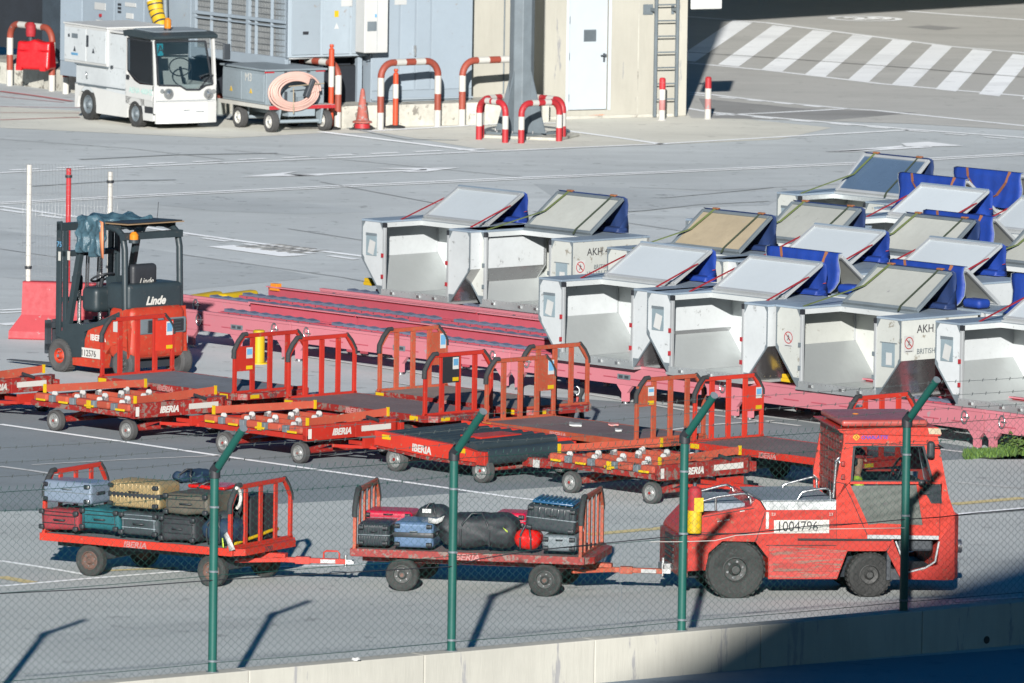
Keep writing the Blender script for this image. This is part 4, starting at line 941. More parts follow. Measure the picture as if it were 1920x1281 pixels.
# overhead guard
gh = A_(900,118)[1]; rx = A_(905,400)[0]
g = G()
pb = A_(470,1000); pt = A_(612,110)
for y in (.02, KW-.06):
    g.bar((pb[0], y+.03, pb[1]), (pt[0], y+.03, gh-.06), .07, .09)
    g.tube([(rx+.06,y+.03,zc0-.2),(rx+.03,y+.03,gh-.3),(rx-.02,y+.03,gh-.10),(rx-.12,y+.03,gh-.03),(rx-.3,y+.03,gh)], .048, 8)
    g.bar((pt[0], y+.03, gh-.02), (rx-.1, y+.03, gh-.0), .07, .07)
g.box(pt[0]-.02, pt[0]+.05, 0, KW, gh-.05, gh+.02); g.box(rx-.02, rx+.07, 0, KW, gh-.16, gh-.06)
for k in range(5): y = KW*(k+1)/6; g.bar((pt[0], y, gh-.01), (rx-.1, y, gh), .03, .02)
g.build('overhead_guard', M['charcoal'], t)
g = G(); g.obox(((pt[0]+rx)/2+.09, KW*.55, gh+.05), (.40,0,.01), (0,KW*.48,0), (0,0,.007)); g.build('roof_board', M['cardboard'], t)
g = G(); g.obox(((pt[0]+rx)/2+.10, KW*.56, gh+.066), (.37,0,.01), (0,KW*.45,0), (0,0,.006)); g.build('roof_sheet', M['black'], t)
g = G(); yy, zz = ke(*z4(972,160)); g.cyl((rx+.10,.16,gh-.20),(rx+.10,.16,gh-.15),.075,14); g.lathe([(.065,gh-.15),(.065,gh-.08),(.03,gh-.04),(0,gh-.04)], (rx+.10,.16,0), 'z', 14, 1); g.build('beacon', [M['charcoal'], M['amber']], t)
# mast
m0 = A_(412, 60); m1 = A_(440, 1000); g = G()
mx = kf(*z4(432,500))[0]; mz = A_(415,62)[1]
for y in (.02, KW-.12):
    g.box(mx-.06, mx+.04, y, y+.04, .12, mz); g.box(mx-.06, mx-.045, y, y+.11, .12, mz); g.box(mx+.05, mx+.13, y+.03, y+.08, .12, mz-.12)
g.box(mx-.05, mx+.05, .02, KW-.02, mz-.13, mz-.02); g.box(mx, mx+.12, .05, KW-.05, mz-.5, mz-.42); g.box(mx-.04, mx+.06, .05, KW-.05, 1.0, 1.06)
ma = g.build('mast', M['charcoal'], t, bevel=.006)
text('75', .11, (mx-.045, .019, kf(*z4(420,250))[1]), (1,0,0), (0,0,1), M['blue_label'], ma)
g = G()
for y in (.34, KW-.38): g.cyl((mx+.09,y,.3),(mx+.09,y,mz-.25),.03,10)
g.split('lift_cylinder', M['chrome'], t)
g = G()
for y in (.42, .46, KW-.48): g.tube([(mx+.12,y,.9),(mx+.14,y+.01,mz-.5),(mx+.05,y,mz-.15)], .012, 6)
g.split('hydraulic_hose', M['black'], t)
g = G()
for p in ((440,325),(498,322)): x, z = kf(*z4(*p)); g.box(x-.025, x+.025, .014 if p[0] < 460 else .04, .0185 if p[0] < 460 else .0495, z-.06, z+.07)
g.split('mast_sticker', M['guard_white'], t)
g = G(); cz0 = A_(360,1050)[1]; cz1 = A_(360,800)[1]; cxx = A_(355,900)[0]
g.box(cxx, cxx+.05, -.05, KW+.05, cz0+.05, cz0+.14); g.box(cxx, cxx+.05, -.05, KW+.05, cz1-.12, cz1-.04); g.box(cxx,cxx+.05,-.05,.04,cz0,cz1); g.box(cxx,cxx+.05,KW-.04,KW+.05,cz0,cz1); g.box(cxx+.05, mx, .1, .16, .4, .5)
for y in (.12, KW-.22): g.box(cxx-.04, cxx-.001, y, y+.1, .05, cz1); g.prism([(cxx-.04,.05),(cxx-.04,.09),(cxx-1.05,.055),(cxx-1.05,.045)], 'y', y, y+.1)
g.build('fork_carriage', M['dark'], t)
g = G(); x, z = kf(*z4(580,520), y=.3); g.rbox((x,.3,z), (.10,.18,.24), .05); g.build('lamp', M['black'], t)
# plastic sheet draped over the roof
rg = random.Random(11)
from mathutils import noise as mn
def crumple(p):
    q = Vector((p.x*5, p.y*5, p.z*5)); n_ = mn.noise_vector(q)*.085+mn.noise_vector(q*2.6)*.04
    return Vector(p)+n_
xx, zz = kf(*z4(700,150), y=.2)
g = G(); g.rbox((pt[0]+.16, .46, gh+.03), (.54, KW*.92, .20), .10, 4, fn=crumple, q=9); g.rbox((pt[0]+.08, -.01, gh-.17), (.28,.16,.42), .07, 3, fn=crumple, q=7); g.rbox((pt[0]+.38, -.02, gh-.18), (.26,.14,.46), .06, 3, fn=crumple, q=7)
sh = g.build('plastic_sheet', M['plastic_film'], None); sh.location = t.location; sh.rotation_euler = t.rotation_euler; tag(sh, 'crumpled blue plastic sheet bundled over the front of the forklift roof', 'plastic sheet')
g = G(); g.sheet([[(pt[0]+.50,-.09,gh+.10),(pt[0]+.58,-.09,gh+.08)],[(pt[0]+.52,-.11,gh-.15),(pt[0]+.60,-.10,gh-.17)],[(pt[0]+.55,-.10,gh-.42),(pt[0]+.62,-.11,gh-.44)]]); g.build('orange_tape', M['orange_tape'], sh, solid=.004)
g = G(); g.tube([(rx-.25,KW*.8,gh+.05),(rx-.23,KW*.8,gh+.2),(rx-.22,KW*.8,gh+.33)], .004, 4); g.build('antenna', M['black'], t)
x, _ = A_(460,1085); wheel(t, 0.0, .04, .235, .235, .22, 'orange_red', 'tyre_grey', 6, rr=.46, hub='galv'); wheel(t, 0.0, KW-.04, .235, .235, .22, 'orange_red', 'tyre_grey', 6, rr=.46, side=1)
wx = kf(*z4(905,1120))[0]
wheel(t, wx, .09, .215, .215, .16, 'rim_dark', 'tyre_grey', 6, rr=.46); wheel(t, wx, KW-.02, .215, .215, .2, 'rim_dark', 'tyre_grey', 6, rr=.46, side=1)
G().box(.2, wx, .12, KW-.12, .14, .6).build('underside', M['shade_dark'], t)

# yellow round post and the yellow wheel stops behind the racks
yp = thing('yellow_bollard', Frame(485, 682, 0), 'short yellow round bollard behind the baggage cart panel', 'bollard')
h = Frame(485,682,0).f(485, 620)[1]; G().lathe([(.085,0),(.085,h),(.07,h+.01),(0,h+.01)], (0,0,0), 'z', 20).build('post', M['yellow'], yp)
g = G(); g.lathe([(.14,0),(.14,.02),(.085,.02)], (0,0,0), 'z', 16); g.build('base_plate', M['yellow'], yp)
for (a, b, l) in (((372,560),(421,552),'left yellow rounded rail beam behind the pink roller racks'), ((424,558),(487,550),'right yellow rounded rail beam behind the pink roller racks')):
    A = at(*a, .30); B = at(*b, .30); A.z = B.z = 0; d = B-A; fr = Frame(0,0,math.degrees(math.atan2(-d.y,d.x)),o=A); t = thing('yellow_beam', fr, l, 'beam', 'yellow beams behind the racks')
    G().rbox((d.length/2,.1,.28), (d.length,.2,.14), .06, 3).build('beam', M['yellow'], t)
    G().box(.1, .2, .03, .17, 0, .28).box(d.length-.2, d.length-.1, .03, .17, 0, .22).split('leg', M['dark'], t)
# ================================================================ pink roller racks
ra = at(546, 676); rb_ = at(1845, 846); dd = rb_-ra; ANG = math.degrees(math.atan2(-dd.y, dd.x)); print('rack angle', ANG)
RK = Frame(0,0,ANG,o=ra)
def make_rack(L, W, tracks, label, nearbeam=True, deep=True):
    fr = Frame(0,0,ANG,o=(0,0,0)); t = thing('roller_rack', fr, label, 'roller rack', 'pink roller racks under the containers')
    # near side beam: channel face with slots
    g = G(); z1 = .56; z0 = .27
    g.box(.01, L-.01, 0, .05, z0, z1-.04, 0); g.box(.01, L-.01, -.012, .06, z1-.038, z1, 0)
    for k in range(int(L/.55)): x = .3+k*.55; g.box(x, x+.30, -.006, -.001, z0+.085, z0+.10, 1)
    o = g.build('side_beam', [M['pink_side'], M['pink']], t, bevel=.004)
    g = G()
    for x in (.35, L-.35):
        pts = [Vector((x+.055*cos(a), -.02, .43+.085*sin(a))) for a in [2*pi*i/16 for i in range(16)]]; g.tube(pts, .011, 6, closed=True); g.box(x-.01, x+.09, -.03, -.001, .425, .44)
    g.split('tie_ring', M['chrome'], o)
    g = G(); x = L*.5; g.box(x-.13, x+.13, -.014, -.002, .35, .42, 0); g.box(x-.1, x-.02, -.018, -.0145, .365, .405, 1); g.box(x+.02, x+.1, -.018, -.0145, .365, .405, 1); g.build('latch_plate', [M['galv'], M['dark']], o)
    g = G(); g.box(.02, L-.02, W-.05, W, .3, .60); g.box(.02, L-.02, W-.09, W-.052, .42, .44, 0); g.box(.02, L-.02, W-.10, W-.052, .585, .603, 1); g.box(.02, L-.02, W-.056, W-.0505, .560, .584, 2); g.build('side_beam', [M['pink'], M['pink_side'], M['strap_red']], t)  # the thin dark red strip is the shadow under the lip, put in as colour
    for y in tracks:
        g = G(); g.box(.03, L-.03, y-.045, y+.045, .40, .49, 0); g.box(.03, L-.03, y-.10, y-.047, .40, .43, 0)
        k = 0; x = .12
        while x < L-.25:
            g.prism([(x,.49),(x+.17,.49),(x+.15,.515),(x+.0,.535)], 'y', y-.05, y+.10, 1); g.cyl((x+.10,y-.045,.47),(x+.10,y-.05,.47),.012,6,2)
            x += .262; k += 1
        g.build('roller_track', [M['pink'], M['roller'], M['dark']], t)
    for k in range(5):
        x = .12+(L-.24)*k/4; G().box(x-.05, x+.05, .052, W-.052, .32, .398).build('cross_member', M['pink'], t)
    for x in (.14, L*.5, L-.14):
        for y in (.03, W-.03):
            g = G(); g.prism([(x-.16,.268),(x+.16,.268),(x+.055,.16),(x+.055,.035),(x-.055,.035),(x-.055,.16)], 'y', y-.03, y+.03, 0); g.cyl((x,y,0),(x,y,.04),.035,10,1); g.lathe([(.06,0),(.06,.012),(0,.012)], (x,y,0), 'z', 12, 1)
            g.build('leg', [M['pink_side'] if y < .1 else M['pink'], M['chrome']], t, bevel=.006)
    return t
def put(t, x, y, z=0): t.location = RK.w(x, y, z); return t
jn = [RK.f(345, 650)[0], 0.0, RK.f(950, 728)[0], RK.f(1382, 787)[0], RK.f(1845, 846)[0]]
print('rack joints', jn)
Ls = (jn[4]-jn[1])/3
r1 = make_rack(Ls-.02, 1.32, [.72], 'front pink roller rack section second from the forklift, ending at the paired tie rings')
put(r1, 0, 0)
fl = ['front pink roller rack section behind the orange baggage carts', 'front pink roller rack section ending behind the red tractor cab', 'front pink roller rack section at the right edge over the grass', ]
for k, l in enumerate(fl): c = copy_tree(r1); put(c, Ls*(k+1), 0); c['label'] = l
put(make_rack(-jn[0]-.02, 1.32, [.72], 'short front pink roller rack section directly behind the forklift'), jn[0], 0)
r2 = make_rack(Ls-.02, 1.75, [.5, 1.15], 'second-row pink roller rack section nearest the yellow beams')
x2 = Frame(0,0,ANG,o=RK.w(0,3.15)).f(506, 570)[0]; put(r2, x2, 1.40)
for k in range(4): c = copy_tree(r2); put(c, x2+Ls*(k+1), 1.40); c['label'] = ['second-row pink roller rack section between the front rack and the first open container', 'second-row pink roller rack section ending under the rotated containers', 'second-row pink roller rack section hidden under the containers, third from the left', 'second-row pink roller rack section furthest right'][k]
x3 = Frame(0,0,ANG,o=RK.w(0,3.8)).f(599, 570)[0]
for k in range(5):
    c = copy_tree(r2); put(c, x3+Ls*k, 3.80, 0); c['label'] = ['rear pink roller rack section in front of the leftmost open container', 'rear pink roller rack section under the container lettered AKH 44', 'rear pink roller rack section in the middle of the container rows', 'rear pink roller rack section right of the middle', 'rear pink roller rack section furthest right'][k]
orange = []
for a, l in (((513,541), 'orange end stop block on the left end of the second rack row'), ((689,531), 'yellow end stop block behind the leftmost open container base'), ((1473,712), 'yellow end stop block in the dark gap under the container slants')):
    p = at(a[0], a[1]+2, .56); t = thing('stop_block', Frame(0,0,ANG,o=p), l, 'stop block', 'end stop blocks on the racks')
    g = G(); g.box(-.10, .10, 0, .12, -.02, .03); g.box(-.08, .07, .0, .1, .03, .09); g.build('block', M['yellow_duct'] if 'orange' not in l else M['amber'], t, bevel=.008)

# ================================================================ airfreight containers
CW, CD, CH, CB_, CZ = 2.44, 1.53, 1.14, .44, .56
def rings(g, c, r, nrm='y', m=0):
    g.ring(c, r*.78, r, nrm, 24, m, .002)
def no_step_sign(parent, o, ex, ez, r, n):
    ex = Vector(ex); ez = Vector(ez); o = Vector(o); n = Vector(n); g = G()
    def P(a, b, d): return o+ex*a+ez*b+n*d
    g.add([P(-r*1.15,-r*1.5,.002),P(r*1.15,-r*1.5,.002),P(r*1.15,r*1.2,.002),P(-r*1.15,r*1.2,.002)], [(0,1,2,3)], 1)
    K_ = 24; vs = []
    for rr in (r*.84, r):
        for i in range(K_): a = 2*pi*i/K_; vs.append(P(rr*cos(a), rr*sin(a), .004))
    g.add(vs, [(i, (i+1)%K_, K_+(i+1)%K_, K_+i) for i in range(K_)], 0)
    a = .707*r*.9; b = .06*r
    g.add([P(-a-b,a-b,.0042),P(-a+b,a+b,.0042),P(a+b,-a+b,.0042),P(a-b,-a-b,.0042)], [(0,1,2,3)], 0)
    for (x0, z0, x1, z1, w) in ((-.05,.45,.05,.3,.12),(0,.3,-.05,-.1,.16),(-.05,-.1,-.3,-.5,.1),(-.02,-.1,.25,-.45,.1),(0,.2,.35,.05,.07),(0,.2,-.35,.3,.07)):
        d = Vector((x1-x0, z1-z0)).normalized(); s = Vector((-d.y, d.x))*w/2
        g.add([P((x0+s.x)*r,(z0+s.y)*r,.0045),P((x1+s.x)*r,(z1+s.y)*r,.0045),P((x1-s.x)*r,(z1-s.y)*r,.0045),P((x0-s.x)*r,(z0-s.y)*r,.0045)], [(0,1,2,3)], 2)
    g.add([P(-r*.8,-r*1.28,.0045),P(r*.8,-r*1.28,.0045),P(r*.8,-r*1.38,.0045),P(-r*.8,-r*1.38,.0045)], [(0,1,2,3)], 2)
    return g.build('warning_sign', [M['signred'], M['paper'], M['ink']], parent)
def make_container(style, label):
    fr = Frame(0,0,ANG,o=(0,0,0)); t = thing('cargo_container', fr, label, 'cargo container', 'open airfreight containers on the racks')
    wh = M['panel_white'] if style in ('red', 'rot') else M['panel_cream']
    inner = M['cartwhite'] if style in ('red', 'rot') else M['panel_cream']
    x0 = CB_+.03; x1 = CW-CB_-.03; H = CH
    g = G(); g.box(CB_-.02, CW-CB_+.02, -.03, CD, 0, .035); g.box(x0, x1, -.025, -.008, .036, .12)
    for k in range(18): x = x0+.06+k*(x1-x0-.12)/17; g.box(x-.006, x+.006, -.03, -.0255, .095, .107, 1)
    for x in (x0+.25, (x0+x1)/2+.1, x1-.3): g.box(x-.03, x+.03, -.045, -.0255, .05, .085, 1)
    g.build('base', [M['alu'], M['chrome']], t)
    for s in (0, 1):
        f = (lambda x: x) if s == 0 else (lambda x: CW-x)
        g = G(); e = f(.0); e2 = f(.018); g.box(min(e,e2), max(e,e2), .02, CD-.02, CZ, H-.03, 0)
        g.prism([(f(0),CZ),(f(CB_-.005),.036),(f(CB_+.006),.036),(f(.01),CZ)], 'y', .02, CD-.02, 1)
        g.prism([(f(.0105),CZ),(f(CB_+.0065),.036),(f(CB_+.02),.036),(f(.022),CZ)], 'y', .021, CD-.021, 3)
        for k in range(13): y = .1+k*(CD-.2)/12; xx = CB_-.05; g.obox((f(xx), y, .09), (.006,0,0), (0,.008,0), (0,0,.006), 2)
        g.build('end_wall', [wh, M['alu_slant'], M['chrome'], M['alu_slant_lit']], t)
        # front wing panel with gussets and edge trim
        g = G(); pw = [(f(0),CZ),(f(0),H-.03),(f(x0),H-.03),(f(x0),.036),(f(CB_),.036)]
        g.prism(pw, 'y', 0, .018, 0)
        w = .10
        for q in ([(f(.002),H-.032),(f(.002),H-.032-w),(f(w*.7),H-.032)], [(f(x0),H-.032),(f(x0),H-.032-w*1.2),(f(x0-w*.7),H-.032)], [(f(.002),CZ+.06),(f(.002),CZ),(f(.06),CZ-.075),(f(.05),CZ+.0)], [(f(x0),.036),(f(x0),.16),(f(CB_-.1),.16),(f(CB_),.036)]):
            g.prism(q, 'y', -.004, -.0005, 1)
        a = Vector((f(-.0),-.006,CZ)); b = Vector((f(CB_),-.006,.036)); g.bar(a, b, .012, .02, 1); g.bar((f(.006),-.006,CZ), (f(.006),-.006,H-.03), .012, .02, 1)
        g.build('wing_panel', [wh, M['galv']], t)
        g = G(); xa = f(x0+.001); xb = f(x0+.048); g.box(min(xa,xb), max(xa,xb), -.012, .035, .036, H-.031); po = g.build('door_post', M['alu_light'], t, bevel=.006)
        g = G()
        for z in (.30, .62): g.box(min(xa,xb)-.012, min(xa,xb)+.03, -.03, -.0125, z-.03, z+.03)
        g.split('door_latch', M['strap_red'] if style != 'green' else M['galv'], po)
        g = G(); g.box(min(xa,xb)-.002, max(xa,xb)+.002, -.014, .037, H-.10, H-.03+.001); g.build('corner_cap', M['black'], po)
    g = G(); pb = [(0,CZ),(0,H-.03),(CW,H-.03),(CW,CZ),(CW-CB_,.036),(CB_,.036)]; g.prism(pb, 'y', CD-.018, CD, 0); g.box(CB_, CW-CB_, CD-.03, CD-.019, .036, .10, 1)
    for xx in (0, CW-.03): g.box(xx, xx+.03, CD-.05, CD+.003, CZ, H-.03, 1)
    g.box(CW/2-.02, CW/2+.02, CD+.0005, CD+.006, .04, H-.04, 1)
    g.build('back_panel', [inner, M['alu_light']], t)
    # notched roof
    ym = .77
    g = G(); g.box(-.01, x0, -.012, CD+.006, H-.029, H, 0); g.box(x1, CW+.01, -.012, CD+.006, H-.029, H, 0); g.box(x0+.0005, x1-.0005, ym, CD+.006, H-.029, H, 0)
    ro = g.build('roof', M['alu_blue'], t, bevel=.004)
    g = G(); g.box(x0-.03, x0+.004, .05, ym, H-.10, H-.0305); g.box(x1-.004, x1+.03, .05, ym, H-.10, H-.0305); g.box(x0+.005, x1-.005, ym-.004, ym+.03, H-.10, H-.0305); g.build('roof_rim', M['cartwhite'] if style != 'alu' else M['alu'], ro)
    if style == 'closed':
        G().box(x0+.001, x1-.001, -.01, ym-.006, H-.026, H+.004).build('lid', M['alu_blue'], t)
        G().box(x0+.05, x1-.05, -.006, .01, .12, H-.03).build('front_curtain', M['panel_cream'], t)
        return t
    ang = {'red': 31, 'green': 37, 'alu': 42, 'rot': 38}[style]; ca, sa = cos(radians(ang)), sin(radians(ang)); LL = .82
    hy, hz = ym+.03, H+.012
    def lp(x, v, n=0): return (x, hy+v*ca-n*sa, hz+v*sa+n*ca)
    xl, xr = x0+.02, x1-.02
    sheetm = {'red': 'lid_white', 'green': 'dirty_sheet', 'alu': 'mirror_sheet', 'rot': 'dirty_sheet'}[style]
    g = G(); g.add([lp(xl+.04,.05,.012),lp(xr-.04,.05,.012),lp(xr-.04,LL-.05,.012),lp(xl+.04,LL-.05,.012)], [(0,1,2,3)]); g.add([lp(xl+.04,.05,.002),lp(xr-.04,.05,.002),lp(xr-.04,LL-.05,.002),lp(xl+.04,LL-.05,.002)], [(3,2,1,0)])
    lid = g.build('lid', M[sheetm], t)
    g = G()
    for a, b in (((xl+.02,0),(xl+.02,LL)),((xr-.02,0),(xr-.02,LL))): g.bar(lp(a[0],a[1],.01), lp(b[0],b[1],.01), .055, .045, up=(0,-sa,ca))
    g.bar(lp(xl+.048,.025,.01), lp(xr-.048,.025,.01), .05, .045, up=(0,-sa,ca)); g.bar(lp(xl+.048,LL-.025,.01), lp(xr-.048,LL-.025,.01), .05, .05, up=(0,-sa,ca))
    g.bar(lp(xl-.01,-.02,-.01), lp(xr+.01,-.02,-.01), .05, .03)
    g.build('lid_frame', M['alu_light'] if style != 'green' else M['galv'], lid, bevel=.005)
    if style == 'red':
        g = G(); g.bar(lp(xl,LL+.005,.02), lp(xr,LL+.005,.02), .03, .05, up=(0,-sa,ca)); g.build('lid_edge', M['alu_blue'], lid)
    # folded canvas curtain behind the lid
    top = lp(0, LL+.015, 0); ty, tz = top[1], top[2]
    if style == 'rot':
        prof = [(ty-.02,tz+.045),(ty+.02,tz+.03),(ty+.035,tz-.05),(ty+.03,tz-.20),(ty+.05,tz-.35),(ty+.10,H+.08),(ty+.17,H+.02)]
    else:
        prof = [(ty-.01,tz+.03),(ty+.03,tz+.0),(ty+.06,tz-.10),(ty+.08,tz-.24),(ty+.11,H+.10),(ty+.08,H+.015),(ty-.12,H+.02)]
    rg = random.Random(len(label)); n = 22; rows = []
    for k in range(n+1):
        x = xl+(xr-xl)*k/n; wv = .012*sin(k*1.7)+.01*sin(k*.6+1)
        rows.append([(x+(.03*sin(j*1.3) if k in (0, n) else 0), y+wv*(j/len(prof))*1.6, z+(-.012*sin(k*.9)*(j/6.0) if 2 < j < 6 else 0)) for j, (y, z) in enumerate(prof)])
    g = G(); g.sheet(rows)
    if style != 'rot':
        e = rows[-1]; base = (xr, hy+LL*ca*.45, hz+LL*sa*.2)
        g.add([e[3], e[4], e[5], (xr-.01, ty-.16, H+.02), (xr-.03, ty-.06, H+.09)], [(0,1,4),(1,2,3,4)], 0, True)
        g.rbox(((xl+xr)/2+.02, ty-.02, H+.045), (xr-xl-.05, .20, .07), .03, 2)
    cv = g.build('canvas_curtain', M['blue_canvas'] if style in ('red', 'rot') else M['blue_dull'], t, solid=.008)
    if style == 'rot':
        g = G()
        for k in (0, n): g.tube([(r_[0]+(-.006 if k == 0 else .006), r_[1], r_[2]) for r_ in rows[k]], .007, 6)
        g.split('canvas_piping', M['galv'], cv)
    # straps
    sm = {'red': 'strap_red', 'green': 'strap_green', 'alu': 'strap_green', 'rot': 'strap_brown'}[style]
    def strap(pts, w, m=None):
        g = G()
        for p, q in zip(pts[:-1], pts[1:]): g.bar(p, q, .045 if m != 'strap_dark' else .03, .006, up=(0,-.3,1))
        g.build('strap', M[m or sm], t)
    if style == 'red':
        strap([(x0-.02,.38,H+.004),lp(xl-.012,.52,.02)], 1); strap([(x1+.03,.40,H+.004),lp(xr+.012,.50,.02)], 1)
        strap([(xr+.01,ty+.02,H+.18),(xr-.1,ty+.13,H+.16),(xr-.5,ty+.13,H+.15)], 1)
    elif style in ('green', 'alu'):
        strap([(x0-.05,.10,H+.004),lp(xl+.16,.35,.05),lp(xl+.26,LL,.045),(xl+.26,ty+.03,tz+.02),(xl+.26,ty+.10,tz-.3)], 1)
        strap([(x1-.30,.70,H+.01),lp(xr-.34,.05,.045),lp(xr-.24,LL,.045),(xr-.24,ty+.03,tz+.02)], 1, 'strap_dark')
        g = G()
        for x in (xl+.26, xr-.24): g.rbox((x, ty+.0, tz+.035), (.12,.06,.03), .012)
        g.split('strap_ratchet', M['strap_brown'], t)
    else:
        mx_ = (xl+xr)/2
        strap([(xl+.25,ty+.04,tz+.05),(xl+.32,ty+.05,tz-.12),(xl+.5,ty+.07,tz-.33),(mx_-.05,ty+.11,tz-.42),(mx_+.15,ty+.09,tz-.40),(xr-.42,ty+.06,tz-.2),(xr-.30,ty+.04,tz-.08),(xr-.27,ty+.03,tz+.05)], 1)
        g = G(); g.rbox(((xl-.16), ty-.05, H+.08), (.35,.25,.13), .06, 3); g.build('canvas_roll', M['blue_canvas'], cv)
    if style in ('red', 'alu'):
        px0, px1, pz0, pz1 = .10, .335, .60, .93
        g = G(); g.box(px0, px1, -.012, -.001, pz0, pz1, 0); g.box(px0-.005, px1+.005, -.016, -.0125, pz1-.03, pz1+.01, 1); pc = g.build('document_pouch', [M['pouch'], M['galv']], t)
        rot = .5 if style == 'red' else 0
        g = G(); c = Vector(((px0+px1)/2+.01, -.0145, (pz0+pz1)/2-.04)); g.obox(c, (.075*cos(rot),0,-.075*sin(rot)*.5), (0,.001,0), (.10*sin(rot)*.5,0,.10)); g.build('paper', M['paper'], pc)
    elif style == 'green':
        no_step_sign(t, (.24,-.001,.70), (1,0,0), (0,0,1), .085, (0,-1,0))
    return t
def put_c(t, x0, y0, rot=False, dz=0):
    p = at(x0, y0, .525+CH); fr = Frame(0,0,ANG,o=(p.x,p.y,0))
    if rot: p = fr.w(CW, CD)
    jit = random.Random(int(x0*7+y0)).uniform(-.008, .008)
    t.location = (p.x, p.y, .525+dz); t.rotation_euler = (0,0,-radians(ANG)+(pi if rot else 0)+jit); return t
PROTO = {}
PLACED = []
def container(style, x0, y0, label, rot=False):
    if style not in PROTO: t = make_container(style, label); PROTO[style] = (t, list(t.children))
    else:
        src, kids = PROTO[style]; t = src.copy(); COL.objects.link(t); t['label'] = label
        for ch in kids: copy_tree(ch, t)
    put_c(t, x0, y0, rot); PLACED.append((label, x0, y0)); return t
def end_lettering(t, lines, rot=False, sign=True, su=.15, sz_=.80):
    """writing on the end wall that faces the viewer"""
    if not rot: x, ex, n = CW+.0, (0,1,0), (1,0,0); b = lambda u, z: (CW+.002, u, z)
    else: x, ex, n = 0, (0,-1,0), (-1,0,0); b = lambda u, z: (-.002, CD-u, z)
    for s, u, z, sz, m, sx in lines: text(s, sz, b(u, z), ex, (0,0,1), M[m], t, sx=sx)
    if sign: no_step_sign(t, b(su, sz_), ex, (0,0,1), .085, n)
c = container('red', 680, 410, 'leftmost open white container, its lid tied back with red straps')
a2 = container('green', 869, 428, 'cream container with stained back wall and green straps, lettered AKH 44 on its end')
end_lettering(a2, [('AKH 4424', .28, .905, .155, 'ink', 1.0), ('BRITISH AIRWAYS', .42, .70, .09, 'galv', .95), ('WORLD CARGO', .28, .59, .115, 'galv', 1.0)], sz_=.74)
def right_pouch(t):
    x = CW-.36; g = G(); g.box(x, x+.25, -.012, -.005, .46, .80, 0); g.box(x-.03, x+.30, -.016, -.0125, .79, .80, 1); g.box(x+.09, x+.2, -.0165, -.0125, .49, .66, 2); g.build('document_pouch', [M['pouch'], M['galv'], M['paper']], t)
right_pouch(a2)
container('green', 1140, 463, 'container with rust-tinted tan lid and green straps, behind the front row')
for ch in []: pass
container('red', 1344, 484, 'white-lidded container with red straps in the middle row, third from the left')
container('red', 1558, 509, 'white-lidded container with red straps in the middle row at right')
container('closed', 1287, 410, 'closed container with bare roof behind the tan-lidded one')
container('green', 1310, 448, 'grey-lidded container with green straps left of centre in the back')
container('green', 1520, 471, 'grey-lidded container with green straps beside the orange-marked roof')
container('green', 1752, 493, 'grey-lidded container with green straps cut by the right edge')
container('red', 1553, 405, 'white-lidded container with red straps in front of the blue-grey mirror lid')
container('red', 1740, 430, 'white-lidded container with red straps at the upper right edge')
container('alu', 1458, 360, 'bare metal container at the back whose open lid mirrors the sky')
R1_ = container('rot', 1389, 531, 'rotated container showing its blue canvas between the front and middle rows', True)
R2_ = container('rot', 1619, 557, 'rotated container with blue canvas and lettering 18764 on its white end', True)
end_lettering(R2_, [('AKE 18764 IB', .10, .86, .17, 'ink', .92), ('A', .62, .62, .14, 'signred', 1.0)], True, False)
container('rot', 1846, 584, 'rotated container whose blue canvas is cut by the right edge', True)
container('rot', 1684, 461, 'rotated container with blue canvas in the back rows near the right', True)
container('rot', 1744, 377, 'rotated container at the back right with looped brown straps on blue canvas', True)
container('rot', 1640, 388, 'rotated container at the back with low blue canvas next to the mirror lid', True)
container('red', 1012, 520, 'front row leftmost container with paper in its pouch')
b2 = container('red', 1215, 545, 'front row container second from the left, touching its left neighbour')
b3 = container('green', 1457, 571, 'front row container with cream curtain sign and AKH 49 on its end')
end_lettering(b3, [('AKH 4900', .30, .93, .16, 'ink', 1.0), ('BRITISH AIRWAYS', .30, .64, .105, 'galv', 1.0)], sz_=.80); right_pouch(b3)
container('red', 1756, 601, 'front row container cut off by the right edge of the picture')
# orange painted roof marks
o = [c for c in COL.objects if c.get('label', '').startswith('grey-lidded container with green straps left of centre')][0]
g = G(); g.box(CW-.42, CW-.05, .15, .75, CH+.001, CH+.004); g.box(1.0, 1.9, 1.1, 1.45, CH+.001, CH+.004); g.split('orange_marking', M['orange_tape'], o)
# tan lid on the third container
for c in COL.objects:
    if c.parent and c.name.startswith('lid') and 'rust-tinted' in c.parent.get('label', '') and c.name.split('.')[0] == 'lid':
        c.data = c.data.copy(); c.data.materials[0] = M['tan_sheet']
